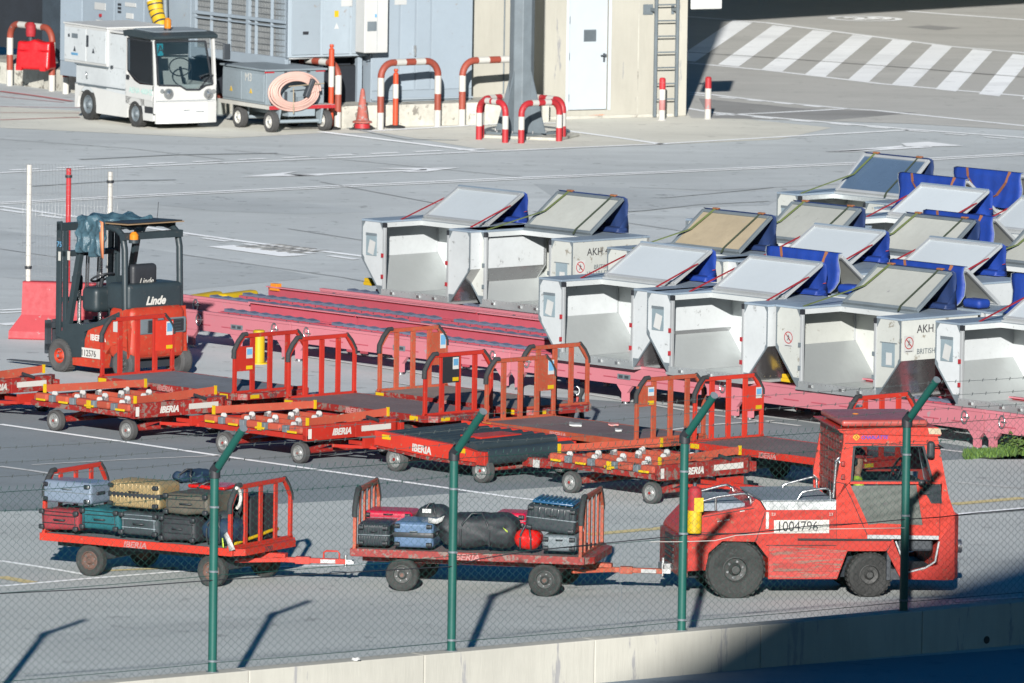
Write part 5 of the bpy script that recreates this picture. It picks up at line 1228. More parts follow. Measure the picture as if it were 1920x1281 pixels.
# ================================================================ flat baggage carts
def end_panel(t, x, W, z, H, col, n=5, plate=None, side=1, ymax=None, pw=.055):
    """tubular end panel with upright bars; plate = (slot, material, zlow, zhigh)"""
    g = G(); ch = .20; r = .028; y0, y1 = .04, W-.04
    P = [(y0,z),(y0,z+H-ch),(y0+ch*.75,z+H),(y1-ch*.75,z+H),(y1,z+H-ch),(y1,z)]
    for a, b in zip(P[:-1], P[1:]): g.bar((x,a[0],a[1]), (x,b[0],b[1]), .04, .055, up=(0,1,0) if abs(a[0]-b[0]) < .01 else (0,0,1))
    for k in range(1, n-1): y = y0+(y1-y0)*k/(n-1); g.box(x-.012, x+.012, y-pw/2, y+pw/2, z, z+H-.03 if .15 < y-y0 < y1-y0-.15 else z+H-.1)
    g.box(x-.02, x+.02, 0, W, z-.002, z+.03)
    o = g.build('end_panel', M[col], t, bevel=.005)
    g = G()
    g.tube([(x,y0-.02,z+H-ch-.10),(x,y0-.015,z+H-ch+.01),(x,y0+ch*.3,z+H-ch*.35),(x,y0+ch*.75,z+H+.02),(x,y0+ch*1.1,z+H+.02)], .034, 8)
    g.tube([(x,y1+.02,z+H-ch-.06),(x,y1+.015,z+H-ch+.01),(x,y1-ch*.3,z+H-ch*.35),(x,y1-ch*.75,z+H+.02)], .03, 8)
    g.split('rubber_guard', M['rubber'], o)
    if plate:
        k, m, a, b = plate; ya = y0+(y1-y0)*k/(n-1); yb = y0+(y1-y0)*(k+1)/(n-1)
        p = G().box(x-.018, x+.018, ya, yb, z+a, z+b).build('plate', M[m], o)
        g = G(); g.box(x+.0185, x+.022, ya+(yb-ya)*.60, ya+(yb-ya)*.95, z+(a+b)/2, z+b-.02, 0); g.box(x+.0222, x+.024, ya+(yb-ya)*.63, ya+(yb-ya)*.92, z+(a+b)/2+.05, z+b-.04, 1); g.box(x+.0185, x+.022, ya+(yb-ya)*.6, ya+(yb-ya)*.95, z+a+.02, z+a+.07, 2); g.split('sticker', [M['paper'], M['blue_label'], M['yellow']], p)
    return o
def flat_cart(px, py, ang, L, W, zd, label, group, deckm, edge, p0, p1, r=.17, plate0=None, plate1=None, n0=5, n1=5, H=.80, word=None, tow=1, code=None, hub='rim_dark', wz=None, wc='pink_faded', pw=.085, name='baggage_cart', dz=None, cat='baggage cart', wxs=None):
    """px,py = photo pixel of the near left deck corner (top edge)"""
    o = at(px, py, zd); fr = Frame(0,0,ang,o=(o.x,o.y,0)); t = thing(name, fr, label, cat, group)
    dk = G().box(.03, L-.03, .03, W-.03, zd-.03, zd).build('deck', M[deckm], t)
    g = G(); g.box(0, L, 0, .028, zd-.09, zd+.004); g.box(0, L, W-.028, W, zd-.09, zd+.004); g.box(0, .028, .03, W-.03, zd-.09, zd+.004); g.box(L-.028, L, .03, W-.03, zd-.09, zd+.004)
    g.prism([(L,.05),(L+.10,.15),(L+.10,W-.15),(L,W-.05)], 'z', zd-.085, zd-.005)
    ef = g.build('deck_edge', M[edge], t, bevel=.006)
    g = G()
    for x in (.02, L-.30): g.box(x, x+.16, -.004, -.0005, zd-.075, zd-.015)
    g.box(L+.101, L+.105, .2, .36, zd-.07, zd-.02)
    (g.split('reflector', M['yellow'], ef) if name == 'baggage_cart' else None)
    if word: text(word, .10, (L*.44, -.004, zd-.082), (1,0,0), (0,0,1), M[wc], ef, sx=1.15, shear=.2, bold=.003)
    if code: text(code, .09, (L+.103, W*.40, zd-.08), (0,1,0), (0,0,1), M['ink'], ef, sx=1.0)
    g = G()
    for y in (.3, W-.3): g.box(.1, L-.1, y-.04, y+.04, zd-.17, zd-.032)
    for x in (wxs or (.5, L-.5)): g.box(x-.06, x+.06, .15, W-.15, max(r, zd-.27)-.03, zd-.171); g.cyl((x,.12,r),(x,W-.12,r),.03,8)
    wxs = wxs or (.5, L-.5)
    g.build('chassis', M['dark'] if edge != 'red_worn' else M['red_worn'], t)
    for x in wxs:
        for y, s in ((.13,-1),(W-.13,1)): wheel(t, x, y, r, r, r*.62, hub, 'tyre', 6, side=s, hub='rim_rust')
    if p0: end_panel(t, .05, W, zd, H, p0, n0, plate0, pw=pw)
    if p1: end_panel(t, L-.05, W, zd, H, p1, n1, plate1, pw=pw)
    return t, fr
GC = 'empty flat baggage carts between the racks and the dollies'
flat_cart(183, 706, 46, 2.82, 1.38, .50, 'empty baggage cart with grey deck right behind the front pallet dolly, nearest the forklift', GC, 'deck_grey', 'red_worn', 'red', 'red', plate0=(3,'red_bright',.3,.72), plate1=(0,'red',.30,.64), word='IBERIA', code='009', H=.78)
flat_cart(532, 747, 46, 2.80, 1.30, .50, 'empty baggage cart with brown deck and a black notice plate on its right panel', GC, 'deck_brown', 'red_worn', 'red', 'red', plate1=(1,'black',.42,.78), word='IBERIA', code='SP090', H=.80)
flat_cart(703, 733, 47, 2.95, 1.30, .50, 'faded orange-panelled baggage cart furthest back beside the pink racks', GC, 'deck_tan', 'red_worn', 'rust_orange', 'rust_orange', plate0=(3,'rust_orange',.3,.75), word='IBERIA', H=.82)
flat_cart(903, 790, 47, 3.0, 1.30, .50, 'orange-panelled baggage cart with litter on its brown deck, in the middle', GC, 'deck_brown', 'rust_orange', 'rust_orange', 'rust_orange', plate0=(3,'rust_orange',.35,.78), plate1=(0,'rust_orange',.45,.72), word='IBERIA', code='SP012', H=.80)
flat_cart(1293, 829, 47, 2.95, 1.30, .50, 'empty red baggage cart with glossy reddish deck, partly behind the tractor cab', GC, 'deck_brown', 'red', 'red_bright', 'red_bright', plate0=(3,'red_bright',.35,.68), plate1=(0,'red_bright',.35,.7), word='IBERIA', H=.82)
# litter on the deck
for (x, y, w, l) in ((1079,797,.12,'white crumpled paper scrap on the brown deck, left of centre'),(1150,797,.10,'pale pink paper scrap lying on the brown cart deck'),(1160,808,.07,'tiny white paper scrap near the edge of the brown deck')):
    p = at(x, y, .505); g = G(); g.rbox((0,0,.012), (w*1.4,w*3,.02), .008, 2, fn=lambda q: Vector(q)+mn.noise_vector(Vector(q)*18)*.015, q=4)
    o = g.build('paper_scrap', M['paper'] if 'pink' not in l else M['pink_faded'], loc=p); tag(o, l, 'paper scrap', 'litter on the cart deck')
# slanted red tow bar raised on the far cart
a = at(1063, 772, .5); b_ = at(1086, 690, .5); t = thing('raised_tow_bar', Frame(0,0,47,o=at(1062,772,.3)), 'raised red tow bar with ring eye and black cable standing between the orange carts', 'tow bar')
FX = Frame(0,0,0,o=at(1062,772,.3)); t.rotation_euler = (0,0,0); pA = FX.f(1060, 780); pB = FX.f(1080, 702)
g = G(); g.bar((pA[0],0,pA[1]-FX.o.z), (pB[0],0,pB[1]-FX.o.z), .10, .09, up=(0,1,0)); g.build('bar', M['red_worn'], t, bevel=.01)
pc = FX.f(1081, 692); g = G(); g.tube([(pc[0]+.045*cos(a_),0,pc[1]-FX.o.z+.06*sin(a_)) for a_ in [2*pi*i/16 for i in range(16)]], .014, 6, closed=True); g.build('ring_eye', M['steel'], t)
g = G(); q = FX.f(1078, 705); q2 = FX.f(1072, 724); d_ = (Vector((pB[0]-pA[0],0,pB[1]-pA[1]))).normalized(); c_ = Vector((q[0],0,q[1]-FX.o.z)); e_ = Vector((q2[0],0,q2[1]-FX.o.z)); g.bar(c_+Vector((0,-.055,0)), e_+Vector((0,-.055,0)), .05, .006, up=(0,1,0)); g.build('sticker', M['paper'], t)
P = [FX.f(*p_) for p_ in ((1093,688),(1086,705),(1090,730),(1094,752),(1090,762))]; g = G(); g.tube([(p_[0],.05,p_[1]-FX.o.z) for p_ in P], lambda u: .05-.03*u, 8); g.build('black_cable', M['rubber'], t)

# ================================================================ pallet dollies with caster decks
GD = 'red pallet dollies in a train'
def pallet_dolly(px, py, label, edge='red_worn', word='IBERIA', L=2.12, W=1.78, plate=True, code=None):
    """px,py = photo pixel of the left corner (bottom edge of frame, z=.33)"""
    zb, zt = .33, .46
    o = at(px, py, zb); fr = Frame(0,0,46,o=(o.x,o.y,0)); t = thing('pallet_dolly', fr, label, 'pallet dolly', GD)
    # outer frame
    g = G()
    g.box(0, L, 0, .07, zb, zt-.06); g.box(0, L, W-.07, W, zb, zt)
    g.box(0, .08, .07, W-.07, zb, zt)
    fo = g.build('frame', M[edge], t, bevel=.006)
    ge = G(); ge.box(L-.08, L, 0, W*.5, zb-.01, zt+.06); ge.prism([(L-.08,W*.5),(L,W*.5),(L,W-.16),(L-.10,W),(L-.2,W)], 'z', zb-.01, zt+.06); eb_ = ge.build('end_beam', M[edge], fo, bevel=.008)
    if word: text(word, .12, (L+.001, W*.26, zb+.045), (0,1,0), (0,0,1), M['guard_white'], eb_, sx=1.0, shear=.3, bold=.005)
    g = G(); g.box(L+.0005, L+.004, W*.56, W*.86, zb+.06, zb+.135, 0)
    if plate: g.box(L+.0005, L+.004, .03, .09, zb+.02, zb+.15, 0)
    g.split('number_strip', M['guard_white'], eb_)
    # near side: blocks and yellow locks
    for k in range(5):
        x = .10+k*(L-.35)/4.2; G().box(x, x+.25, -.02, .10, zt-.055, zt+.05).build('stop_block', M['salmon'], t, bevel=.03)
        if k < 4: G().box(x+.27, x+.36, .0, .08, zt-.058, zt+.035).build('lock_housing', M['galv'], t, bevel=.01)
    for k, x in enumerate((.16, .62, 1.15, 1.78)):
        g = G(); g.box(x, x+.18, -.045, -.022, zt-.05, zt-.02)
        if k == 2: g.box(x+.04, x+.12, -.04, -.021, zt-.07, zt+.04)
        g.build('yellow_lock', M['yellow'], t, bevel=.006)
    # inner rails with casters
    for k in range(4):
        y = .28+k*(W-.45)/3.3; G().box(.09, L-.09, y, y+.035, zb+.01, zt+.01).build('deck_rail', M['salmon'], t)
    for k in range(4):
        x = .3+k*.5; G().box(x, x+.04, .1, W-.1, zb, zt-.05).build('cross_rail', M['red'], t)
    rg = random.Random(int(px))
    for i in range(4):
        for j in range(4):
            x = .25+i*.46+.12*(j%2); y = .22+j*.40; g = G(); rr = .052
            g.lathe([(0,-.022),(rr*.7,-.022),(rr,-.012),(rr,.012),(rr*.7,.022),(0,.022)], (x,y,zt+.055), 'y' if (i+j)%2 else 'x', 14) if False else g.cyl((x,y-.018,zt+.028),(x,y+.018,zt+.028),.038,14)
            o2 = g.build('caster', M['white'], t); o2.name = 'caster'
            g = G(); g.box(x-.03, x+.03, y+.03, y+.036, zt-.03, zt+.045); g.box(x-.03, x+.03, y-.036, y-.03, zt-.03, zt+.02); g.box(x-.04,x+.04,y-.03,y+.03,zt-.04,zt-.005); g.build('caster_fork', M['steel'], o2)
    # raised curved guide rails
    def curve(pts, h, m, yel):
        g = G()
        V_ = [Vector(p) for p in pts]
        for a, b in zip(V_[:-1], V_[1:]):
            g.add([a, b, b+Vector((0,0,h)), a+Vector((0,0,h)), a+Vector((.0,.012,0)), b+Vector((0,.012,0)), b+Vector((0,.012,h)), a+Vector((0,.012,h))], [(0,1,2,3),(5,4,7,6),(3,2,6,7),(1,0,4,5)])
        c_ = g.build('guide_rail', M[m], t)
        g = G()
        for p in (V_[0], V_[-1]): g.box(p.x-.014, p.x+.018, p.y-.012, p.y+.022, p.z-.01, p.z+h+.01)
        g.split('rail_end', M['yellow'], c_)
    n = 10
    curve([(.06+.0*k, .10+(W-.25)*k/n, zt+.03+.03*sin(pi*k/n)) for k in range(n+1)] if False else [(.15+(1.15)*k/n*.25+.0, .12+(W-.2)*k/n, zt+.05) for k in range(n+1)], .10, 'salmon', 1)
    curve([(L-.10-.05*sin(pi*k/n), .10+(W-.32)*k/n, zt+.05+.05*(k/n)**2) for k in range(n+1)], .10, 'salmon', 1)
    g = G(); g.bar((L-.02,W*.62,zt+.12), (L+.02,W*.72,zt+.06), .04, .04); g.build('lever', M['black'], t)
    # undercarriage
    r = .145
    g = G(); g.box(.3, L-.3, W*.42, W*.58, .20, zb-.001); 
    for x in (.45, L-.25): g.cyl((x,.12,r),(x,W-.12,r),.03,8); g.bar((x,.15,r),(x,W*.45,.27),.06,.05); g.bar((x,W-.15,r),(x,W*.55,.27),.06,.05)
    g.build('undercarriage', M['red_worn'], t)
    for x in (.42, L-.22):
        for y, s in ((.10,-1),(W-.12,1)): wheel(t, x, y, r, r, .11, 'rim', 'tyre_grey', 8, side=s, rr=.68)
    g = G(); g.bar((L-.1,W*.5,.25), (L+1.12,W*.5-.05,.27), .06, .05); g.bar((L-.1,W*.32,.22), (L+.7,W*.46,.24), .04, .04); g.bar((L-.1,W*.68,.22), (L+.7,W*.54,.24), .04, .04); g.box(L+.42, L+.47, W*.35, W*.6, .23, .36)
    g.build('tow_bar', M['red'], t)
    return t, fr
pallet_dolly(-258, 719, 'pallet dolly cut off by the left edge of the picture', plate=True)
pallet_dolly(57, 759, 'pallet dolly with a wide torn white strip after its lettering, left part of the train')
pallet_dolly(373, 800, 'pallet dolly with a clean white strip, behind the first green fence post', edge='red')
pallet_dolly(1020, 873, 'rightmost pallet dolly, partly behind the third green fence post')
# roller bed dolly
o = at(702, 838, .30); FRD = Frame(0,0,46,o=(o.x,o.y,0)); t = thing('roller_dolly', FRD, 'roller-bed dolly with dark rollers and a large end roller, behind the second fence post', 'roller dolly', GD)
L, W = 2.02, 1.66
g = G(); g.prism([(0,.33),(0,.52),(L*.78,.46),(L-.05,.40),(L-.05,.27),(L*.5,.27)], 'y', 0, .08); g.prism([(0,.42),(0,.55),(L,.50),(L,.42)], 'y', W-.08, W); sb = g.build('side_beam', M['red_bright'], t, bevel=.008)
g = G(); g.prism([(0,.30),(0,.325),(L*.5,.265),(L-.1,.262),(L-.1,.22),(L*.5,.22)], 'y', -.01, .09); g.build('lower_beam', M['red_worn'], t, bevel=.006)
text('IBERIA', .135, (L*.36, -.004, .318), (1,0,-.06), (.06,0,1), M['guard_white'], sb, sx=.95, bold=.005)
g = G(); g.box(.15, .31, -.004, -.0005, .42, .48); g.box(L*.78, L*.86, -.004, -.0005, .37, .43); g.split('reflector', M['yellow'], sb)
for k in range(9):
    x = .10+k*(L-.2)/8.6; g = G(); g.cyl((x,.10,.44),(x,W-.10,.46),.072,16); g.build('roller', M['charcoal'], t)
g = G(); g.cyl((L+.02,.06,.34),(L+.02,W-.04,.36),.105,20); g.build('end_roller', M['charcoal'], t)
g = G(); g.box(L-.06, L+.10, -.02, .055, .24, .42); g.box(L-.06, L+.10, W-.035, W, .26, .46); g.box(L*.55, L*.75, W*.3, W*.75, .50, .53); g.box(0, .09, .1, W-.1, .34, .5); g.split('end_bracket', M['red'], t, bevel=.01)
r = .165; g = G(); g.box(.3, L-.2, W*.4, W*.6, .15, .26); 
for x in (.42, L-.12): g.cyl((x,.1,r),(x,W-.1,r),.035,8)
g.bar((L,W*.5,.24), (L+1.05,W*.45,.28), .12, .12); g.build('undercarriage', M['red_worn'], t)
g = G(); g.box(L+.3, L+.42, W*.42-.03, W*.42-.025+.001, .2, .3); g.build('label_plate', M['paper'], t)
for x, y, s in ((.36,.08,-1),(.36,W-.1,1),(L-.02,.08,-1),(L-.02,W-.1,1)): wheel(t, x, y, r, r, .13, 'rim', 'tyre_grey', 8, side=s, rr=.66)
# ================================================================ loaded baggage carts
GL = 'loaded baggage carts pulled by the red tractor'
c1, F1 = flat_cart(74, 999, 30, 2.72, 1.45, .49, 'loaded baggage cart at left, red panels, two layers of suitcases', GL, 'deck_grey', 'red_bright', 'red_bright', 'red_bright', r=.195, n0=5, n1=5, H=.72, word='IBERIA', code='3790', wc='pink_faded', wxs=(.66, 2.38), hub='rim_rust', name='loaded_baggage_cart', pw=.075)
c2, F2 = flat_cart(656, 1029, 11, 2.84, 1.45, .50, 'loaded baggage cart in the middle, faded orange panels, black duffel', GL, 'deck_brown', 'red_worn', 'rust_orange', 'rust_orange', r=.20, n0=6, n1=6, H=.68, word='IBERIA', wxs=(.62, 2.35), hub='rim_dark', name='loaded_baggage_cart', pw=.07)
def towbar(fr, x, y, a, b, z, col, root, handle=None):
    g = G(); A = Vector((x, y, z)); w = at(b[0], b[1], z)-Vector((fr.o.x, fr.o.y, 0)); B = Vector((w.dot(fr.ex), w.dot(fr.ey), z))
    g.bar(A, B, .07, .06); m = A.lerp(B, .45); g.bar(m, m.lerp(B, .3), .10, .085); g.bar(A+Vector((-.2,0,.06)), A.lerp(B,.35)+Vector((0,0,.05)), .12, .05)
    g.bar(A+Vector((-.1,-.3,0)), A.lerp(B, .4), .05, .05); g.bar(A+Vector((-.1,.3,0)), A.lerp(B, .4), .05, .05)
    if handle:
        p = A.lerp(B, .84); d = (B-A).normalized(); g.tube([p-d*.09, p-d*.09+Vector((0,0,.10)), p-d*.06+Vector((0,0,.12)), p+d*.08+Vector((0,0,.12)), p+d*.10+Vector((0,0,.09)), p+d*.10], .012, 6)
    o = g.build('tow_bar', M[col], root, bevel=.006)
    g = G(); p = A.lerp(B, .82); d = (B-A).normalized(); g.bar(p-d*.08+Vector((0,-.052,0)), p+d*.10+Vector((0,-.052,0)), .003, .045); g.build('tow_bar_label', M['paper'], o)
    g = G(); g.bar(B-d*.06, B+d*.10, .04, .05); g.cyl(B+Vector((0,0,-.06)), B+Vector((0,0,.08)), .02, 8); g.build('tow_eye', M['steel'], o)
towbar(F1, 2.60, .72, None, (648,1053), .30, 'red_bright', c1, True)
towbar(F2, 2.72, .72, None, (1242,1071), .28, 'rust_orange', c2)
def bagframe(fr, x, y, z, tilt=0, yaw=0):
    p = fr.w(x, y, 0); return Frame(0,0,math.degrees(fr.a)+yaw,o=(p.x,p.y,z))
def suitcase(fr, l, t_, r_, b, y0, dep, col, style, name, label, tilt=0.0, group=None, cat='suitcase', yaw=0, band=None):
    x0, z1 = fr.f(l, t_, y0); x1, z0 = fr.f(r_, b, y0); w = x1-x0; h = z1-z0; bf = bagframe(fr, x0, y0, z0, yaw=yaw)
    t = thing(name, bf, label, cat, group); t.rotation_euler = (0, -tilt, -bf.a)
    if style in ('hard', 'ribh', 'ribv'):
        def fn(p):
            q = Vector(p)
            return q
        g = G(); g.rbox((w/2, dep/2, h/2), (w, dep, h), .045, 4, q=6)
        if style == 'ribv':
            n = 12
            for k in range(n):
                x = w*(.08+.84*k/(n-1)); g.rbox((x, -.002, h*.26), (w*.035, .012, h*.40), .005, 1, q=1); g.rbox((x, -.002, h*.76), (w*.035, .012, h*.38), .005, 1, q=1)
                if k < n: g.rbox((x, dep/2, h+.001), (w*.035, dep*.85, .012), .005, 1, q=1)
        if style == 'ribh':
            for k in range(7): x = w*(.12+.76*k/6); g.rbox((x, dep/2, h+.002), (w*.05, dep*.9, .02), .008, 1, q=1); g.rbox((x, -.002, h*.72), (w*.05, .016, h*.36), .006, 1, q=1)
        shell = g.build('shell', M[col], t)
        g = G(); g.rbox((w/2, dep/2, h*.5), (w+.006, dep+.006, h*.045 if not band else h*.22), .01, 1, q=2); g.build('zip_band' if not band else 'dark_band', M[band or 'galv'], shell)
        for x in (.06, w-.06):
            for z in (.045, h-.045):
                g = G(); g.rbox((x+(.02 if x > w/2 else -.02), -.018, z), (.055,.045,.05), .014, 2, q=1); g.cyl((x-.018,-.03,z),(x+.022,-.03,z),.026,10,1); g.build('caster', [M['black'] if col != 'silver' else M['chrome'], M['black']], t)
        g = G(); g.tube([(w*.42,-.004,h*.5+.045),(w*.42,-.03,h*.5+.045),(w*.6,-.03,h*.5+.045),(w*.6,-.004,h*.5+.045)], .008, 5); g.build('side_handle', M['galv' if col in ('silver','steelblue') else 'black'], t)
        g = G(); g.rbox((w+.006, dep*.45, h*.5), (.02, .18, .04), .008, 1, q=1); g.build('top_handle', M['black'], t)
    else:
        def fn(p):
            q = Vector(p); n_ = mn.noise_vector(Vector((p.x*6+len(label), p.y*6, p.z*6)))*.018; return q+n_
        g = G(); g.rbox((w/2, dep/2, h/2), (w, dep, h), .05, 3, fn=fn, q=7); body = g.build('shell', M[col], t)
        g = G()
        for zz in (.32, .70): g.tube([(.03,-.002,h*zz),(w*.5,-.012,h*zz+.004),(w-.03,-.002,h*zz)], .006, 5)
        g.tube([(.05,-.004,h*.1),(.05,-.012,h*.9),(w-.05,-.012,h*.9),(w-.05,-.004,h*.1)], .005, 5); g.build('zip', M['black' if col != 'greybag' else 'unit_grey'], body)
        for x in (.03, w-.03):
            for z in (.03, h-.03):
                g = G(); g.rbox((x, -.02, z), (.07,.055,.06), .02, 2, q=1); g.build('corner_wheel', M['black'], t)
        g = G(); g.tube([(w*.36,0,h*.5),(w*.38,-.03,h*.51),(w*.62,-.03,h*.51),(w*.64,0,h*.5)], .011, 6); g.build('side_handle', M['black'], t)
    return t
def softbag(fr, l, t_, r_, b, y0, dep, col, name, label, cat='bag', amp=.035, rr=.12, seed=0, extra=None, group=None):
    x0, z1 = fr.f(l, t_, y0); x1, z0 = fr.f(r_, b, y0); w = x1-x0; h = z1-z0; bf = bagframe(fr, x0, y0, z0); t = thing(name, bf, label, cat, group)
    def fn(p): return Vector(p)+mn.noise_vector(Vector((p.x*4+seed, p.y*4, p.z*5)))*amp+mn.noise_vector(Vector((p.x*11+seed, p.y*11, p.z*14)))*amp*.35
    g = G(); g.rbox((w/2, dep/2, h/2), (w, dep, h), rr, 5, fn=fn, q=8); bo = g.build('bag_body', M[col], t)
    g = G(); k = .018
    g.tube([(w*.3,dep*.1,h*.55),(w*.32,-.012,h*.75),(w*.42,dep*.2,h+.03),(w*.56,dep*.2,h+.035),(w*.66,-.012,h*.75),(w*.68,dep*.05,h*.5)], .014, 6)
    for x in (w*.3, w*.68): g.tube([(x,-.012,h*.6),(x,-.016,h*.3),(x,.01,h*.06)], .012, 5)
    g.build('strap', M['black'], t)
    return t, (w, dep, h)
GT1 = 'luggage on the left loaded cart'; GT2 = 'luggage on the middle loaded cart'
suitcase(F1, 76, 953, 147, 997, -.02, .62, 'redbag', 'soft', 'suitcase', 'faded red soft suitcase with black corner wheels, lower left on the cart', group=GT1)
suitcase(F1, 152, 952, 222, 997, .0, .62, 'tealbag', 'soft', 'suitcase', 'teal soft suitcase between the red and grey ones in the lower row', group=GT1)
suitcase(F1, 225, 959, 296, 1007, -.02, .62, 'greybag', 'soft', 'suitcase', 'dark grey soft suitcase under the gold hard case', group=GT1)
suitcase(F1, 300, 966, 366, 1018, .0, .62, 'blackbag', 'soft', 'suitcase', 'black soft suitcase under the brown one in the lower row', group=GT1)
suitcase(F1, 80, 899, 171, 948, -.01, .45, 'silver', 'hard', 'suitcase', 'silver hard suitcase, upper left on the cart', group=GT1)
suitcase(F1, 203, 901, 299, 957, -.01, .48, 'gold', 'ribv', 'suitcase', 'gold ribbed hard suitcase with a black middle band', group=GT1, band='black')
suitcase(F1, 309, 924, 390, 970, -.01, .60, 'brownbag', 'soft', 'suitcase', 'brown soft suitcase on the upper right of the left cart', tilt=.03, group=GT1)
t, d = softbag(F1, 370, 970, 432, 1022, .04, .5, 'bluebag', 'duffel_bag', 'dark blue rounded duffel bag with white airline tags by the near panel', 'duffel bag', rr=.16, seed=3, group=GT1)
g = G(); g.sheet([[(d[0]*.86,-.05,.12),(d[0]*.96,-.05,.16)],[(d[0]*.98,-.07,.05),(d[0]*1.1,-.07,.08)],[(d[0]*1.05,-.06,-.07),(d[0]*1.22,-.06,-.04)]]); g.build('luggage_tag', M['paper'], t, solid=.004)
g = G(); g.sheet([[(d[0]*.80,-.045,.08),(d[0]*.84,-.05,.08)],[(d[0]*.84,-.06,-.03),(d[0]*.89,-.06,-.03)]]); g.build('luggage_tag', M['hivis'], t, solid=.004)
softbag(F1, 318, 884, 378, 908, .75, .45, 'bluebag', 'travel_bag', 'dark blue crumpled bag on top at the back of the left cart', 'bag', amp=.06, rr=.07, seed=8, group=GT1)
softbag(F1, 352, 908, 420, 921, .62, .45, 'shinyred', 'travel_bag', 'flat bright red bag on top behind the brown suitcase', 'bag', amp=.02, rr=.04, seed=2, group=GT1)
suitcase(F1, 345, 922, 420, 1004, .66, .35, 'blackbag', 'soft', 'suitcase', 'black upright suitcase standing behind the upright panel bars, left one', group=GT1)
x0 = F1.f(455, 1000, .3)[0]
bf = bagframe(F1, 2.20, .62, .50); t = thing('suitcase', bf, 'black upright case behind the panel bars with yellow ribbon at its foot', 'suitcase', GT1)
G().rbox((.2,.32,.27), (.36,.62,.54), .05, 3, q=4).build('shell', M['blackbag'], t)
g = G(); g.tube([(.40,-.35,.02),(.41,-.1,.05),(.41,.15,.07),(.41,.4,.10),(.40,.62,.11)], .022, 6); g.build('yellow_ribbon', M['yellow'], t)
bf = bagframe(F1, 2.26, .12, .50); t = thing('travel_bag', bf, 'dark grey bag squeezed behind the near bars of the right panel', 'bag', GT1)
G().rbox((.14,.22,.19), (.28,.42,.38), .08, 3, fn=lambda p: Vector(p)+mn.noise_vector(Vector(p)*6)*.03, q=5).build('bag_body', M['greybag'], t)
# cart 2
suitcase(F2, 670, 981, 730, 1026, .02, .6, 'hardblack', 'ribv', 'suitcase', 'black ribbed hard case at the left end of the middle cart', group=GT2)
suitcase(F2, 738, 978, 812, 1029, -.02, .62, 'steelblue', 'hard', 'suitcase', 'steel blue hard case with dark band, second from the left on the middle cart', group=GT2, band='black')
t, d = softbag(F2, 822, 967, 962, 1030, .0, .55, 'blackbag', 'duffel_bag', 'long black duffel bag in the centre of the middle cart', 'duffel bag', amp=.055, rr=.12, seed=5, group=GT2)
g = G(); g.sheet([[(d[0]*.86,-.03,d[2]*.72),(d[0]*.87,-.03,d[2]*.68)],[(d[0]*.93,-.035,d[2]*.60),(d[0]*.93,-.035,d[2]*.54)]]); g.build('luggage_tag', M['hivis'], t, solid=.004)
t, d = softbag(F2, 960, 991, 1012, 1034, -.02, .38, 'shinyred', 'plastic_bag', 'shiny red round bag beside the black duffel', 'bag', amp=.02, rr=.13, seed=9, group=GT2)
suitcase(F2, 1016, 1003, 1080, 1036, .0, .6, 'galv', 'hard', 'suitcase', 'grey hard case under the black and blue one at right', group=GT2)
suitcase(F2, 985, 943, 1078, 997, .03, .6, 'hardblack', 'ribh', 'suitcase', 'black hard case with blue ribbed lid, topmost at the right of the middle cart', tilt=-.08, group=GT2)
for o in COL.objects:
    if o.parent and 'blue ribbed lid' in o.parent.get('label', '') and o.name.startswith('shell'):
        g = G(); g.rbox((.30,.3,.348), (.5,.55,.03), .012, 1, q=2)
        for k in range(9): g.rbox((.08+.055*k,.3,.368), (.03,.55,.02), .008, 1, q=1)
        g.build('blue_lid', M['blue_gloss'], o)
suitcase(F2, 682, 957, 772, 985, .70, .5, 'magenta', 'hard', 'suitcase', 'crimson hard case behind the black ribbed one at left', group=GT2)
t, d = softbag(F2, 776, 950, 836, 990, .55, .45, 'blackbag', 'backpack', 'black rounded backpack with white tags at the back of the middle cart', 'backpack', amp=.02, rr=.14, seed=12, group=GT2)
g = G(); g.box(d[0]*.28, d[0]*.55, -.03, -.015, d[2]*.72, d[2]*.92); g.build('luggage_tag', M['paper'], t)
p = F2.f(812, 974, -.03); g = G(); g.sheet([[(p[0]-.06,-.03,p[1]+.02),(p[0]-.06,-.03,p[1]-.045)],[(p[0]+.05,-.05,p[1]+.01),(p[0]+.05,-.05,p[1]-.05)],[(p[0]+.14,-.03,p[1]+.05),(p[0]+.11,-.03,p[1]-.02)]])
lt = g.build('luggage_tag', M['paper'], None, solid=.004); fr0 = F2; lt.location = (F2.o.x, F2.o.y, 0); lt.rotation_euler = (0,0,-F2.a); tag(lt, 'white airline tag loop lying between the steel blue case and the duffel', 'luggage tag')
suitcase(F2, 926, 961, 985, 992, .66, .45, 'magenta', 'hard', 'suitcase', 'crimson hard case behind the shiny red bag', group=GT2)
# fence of small junk: white arc strap on the left cart panel
g = G(); c = F1.w(2.62, .12, 1.10); g.tube([(.0+.0,.0+.10*cos(a_),.12*sin(a_)) for a_ in [pi*(-.45)+pi*.95*i/14 for i in range(15)]], .022, 6)
o = g.build('white_band', M['guard_white'], c1); o.location = (2.70, .12, .49+.60)

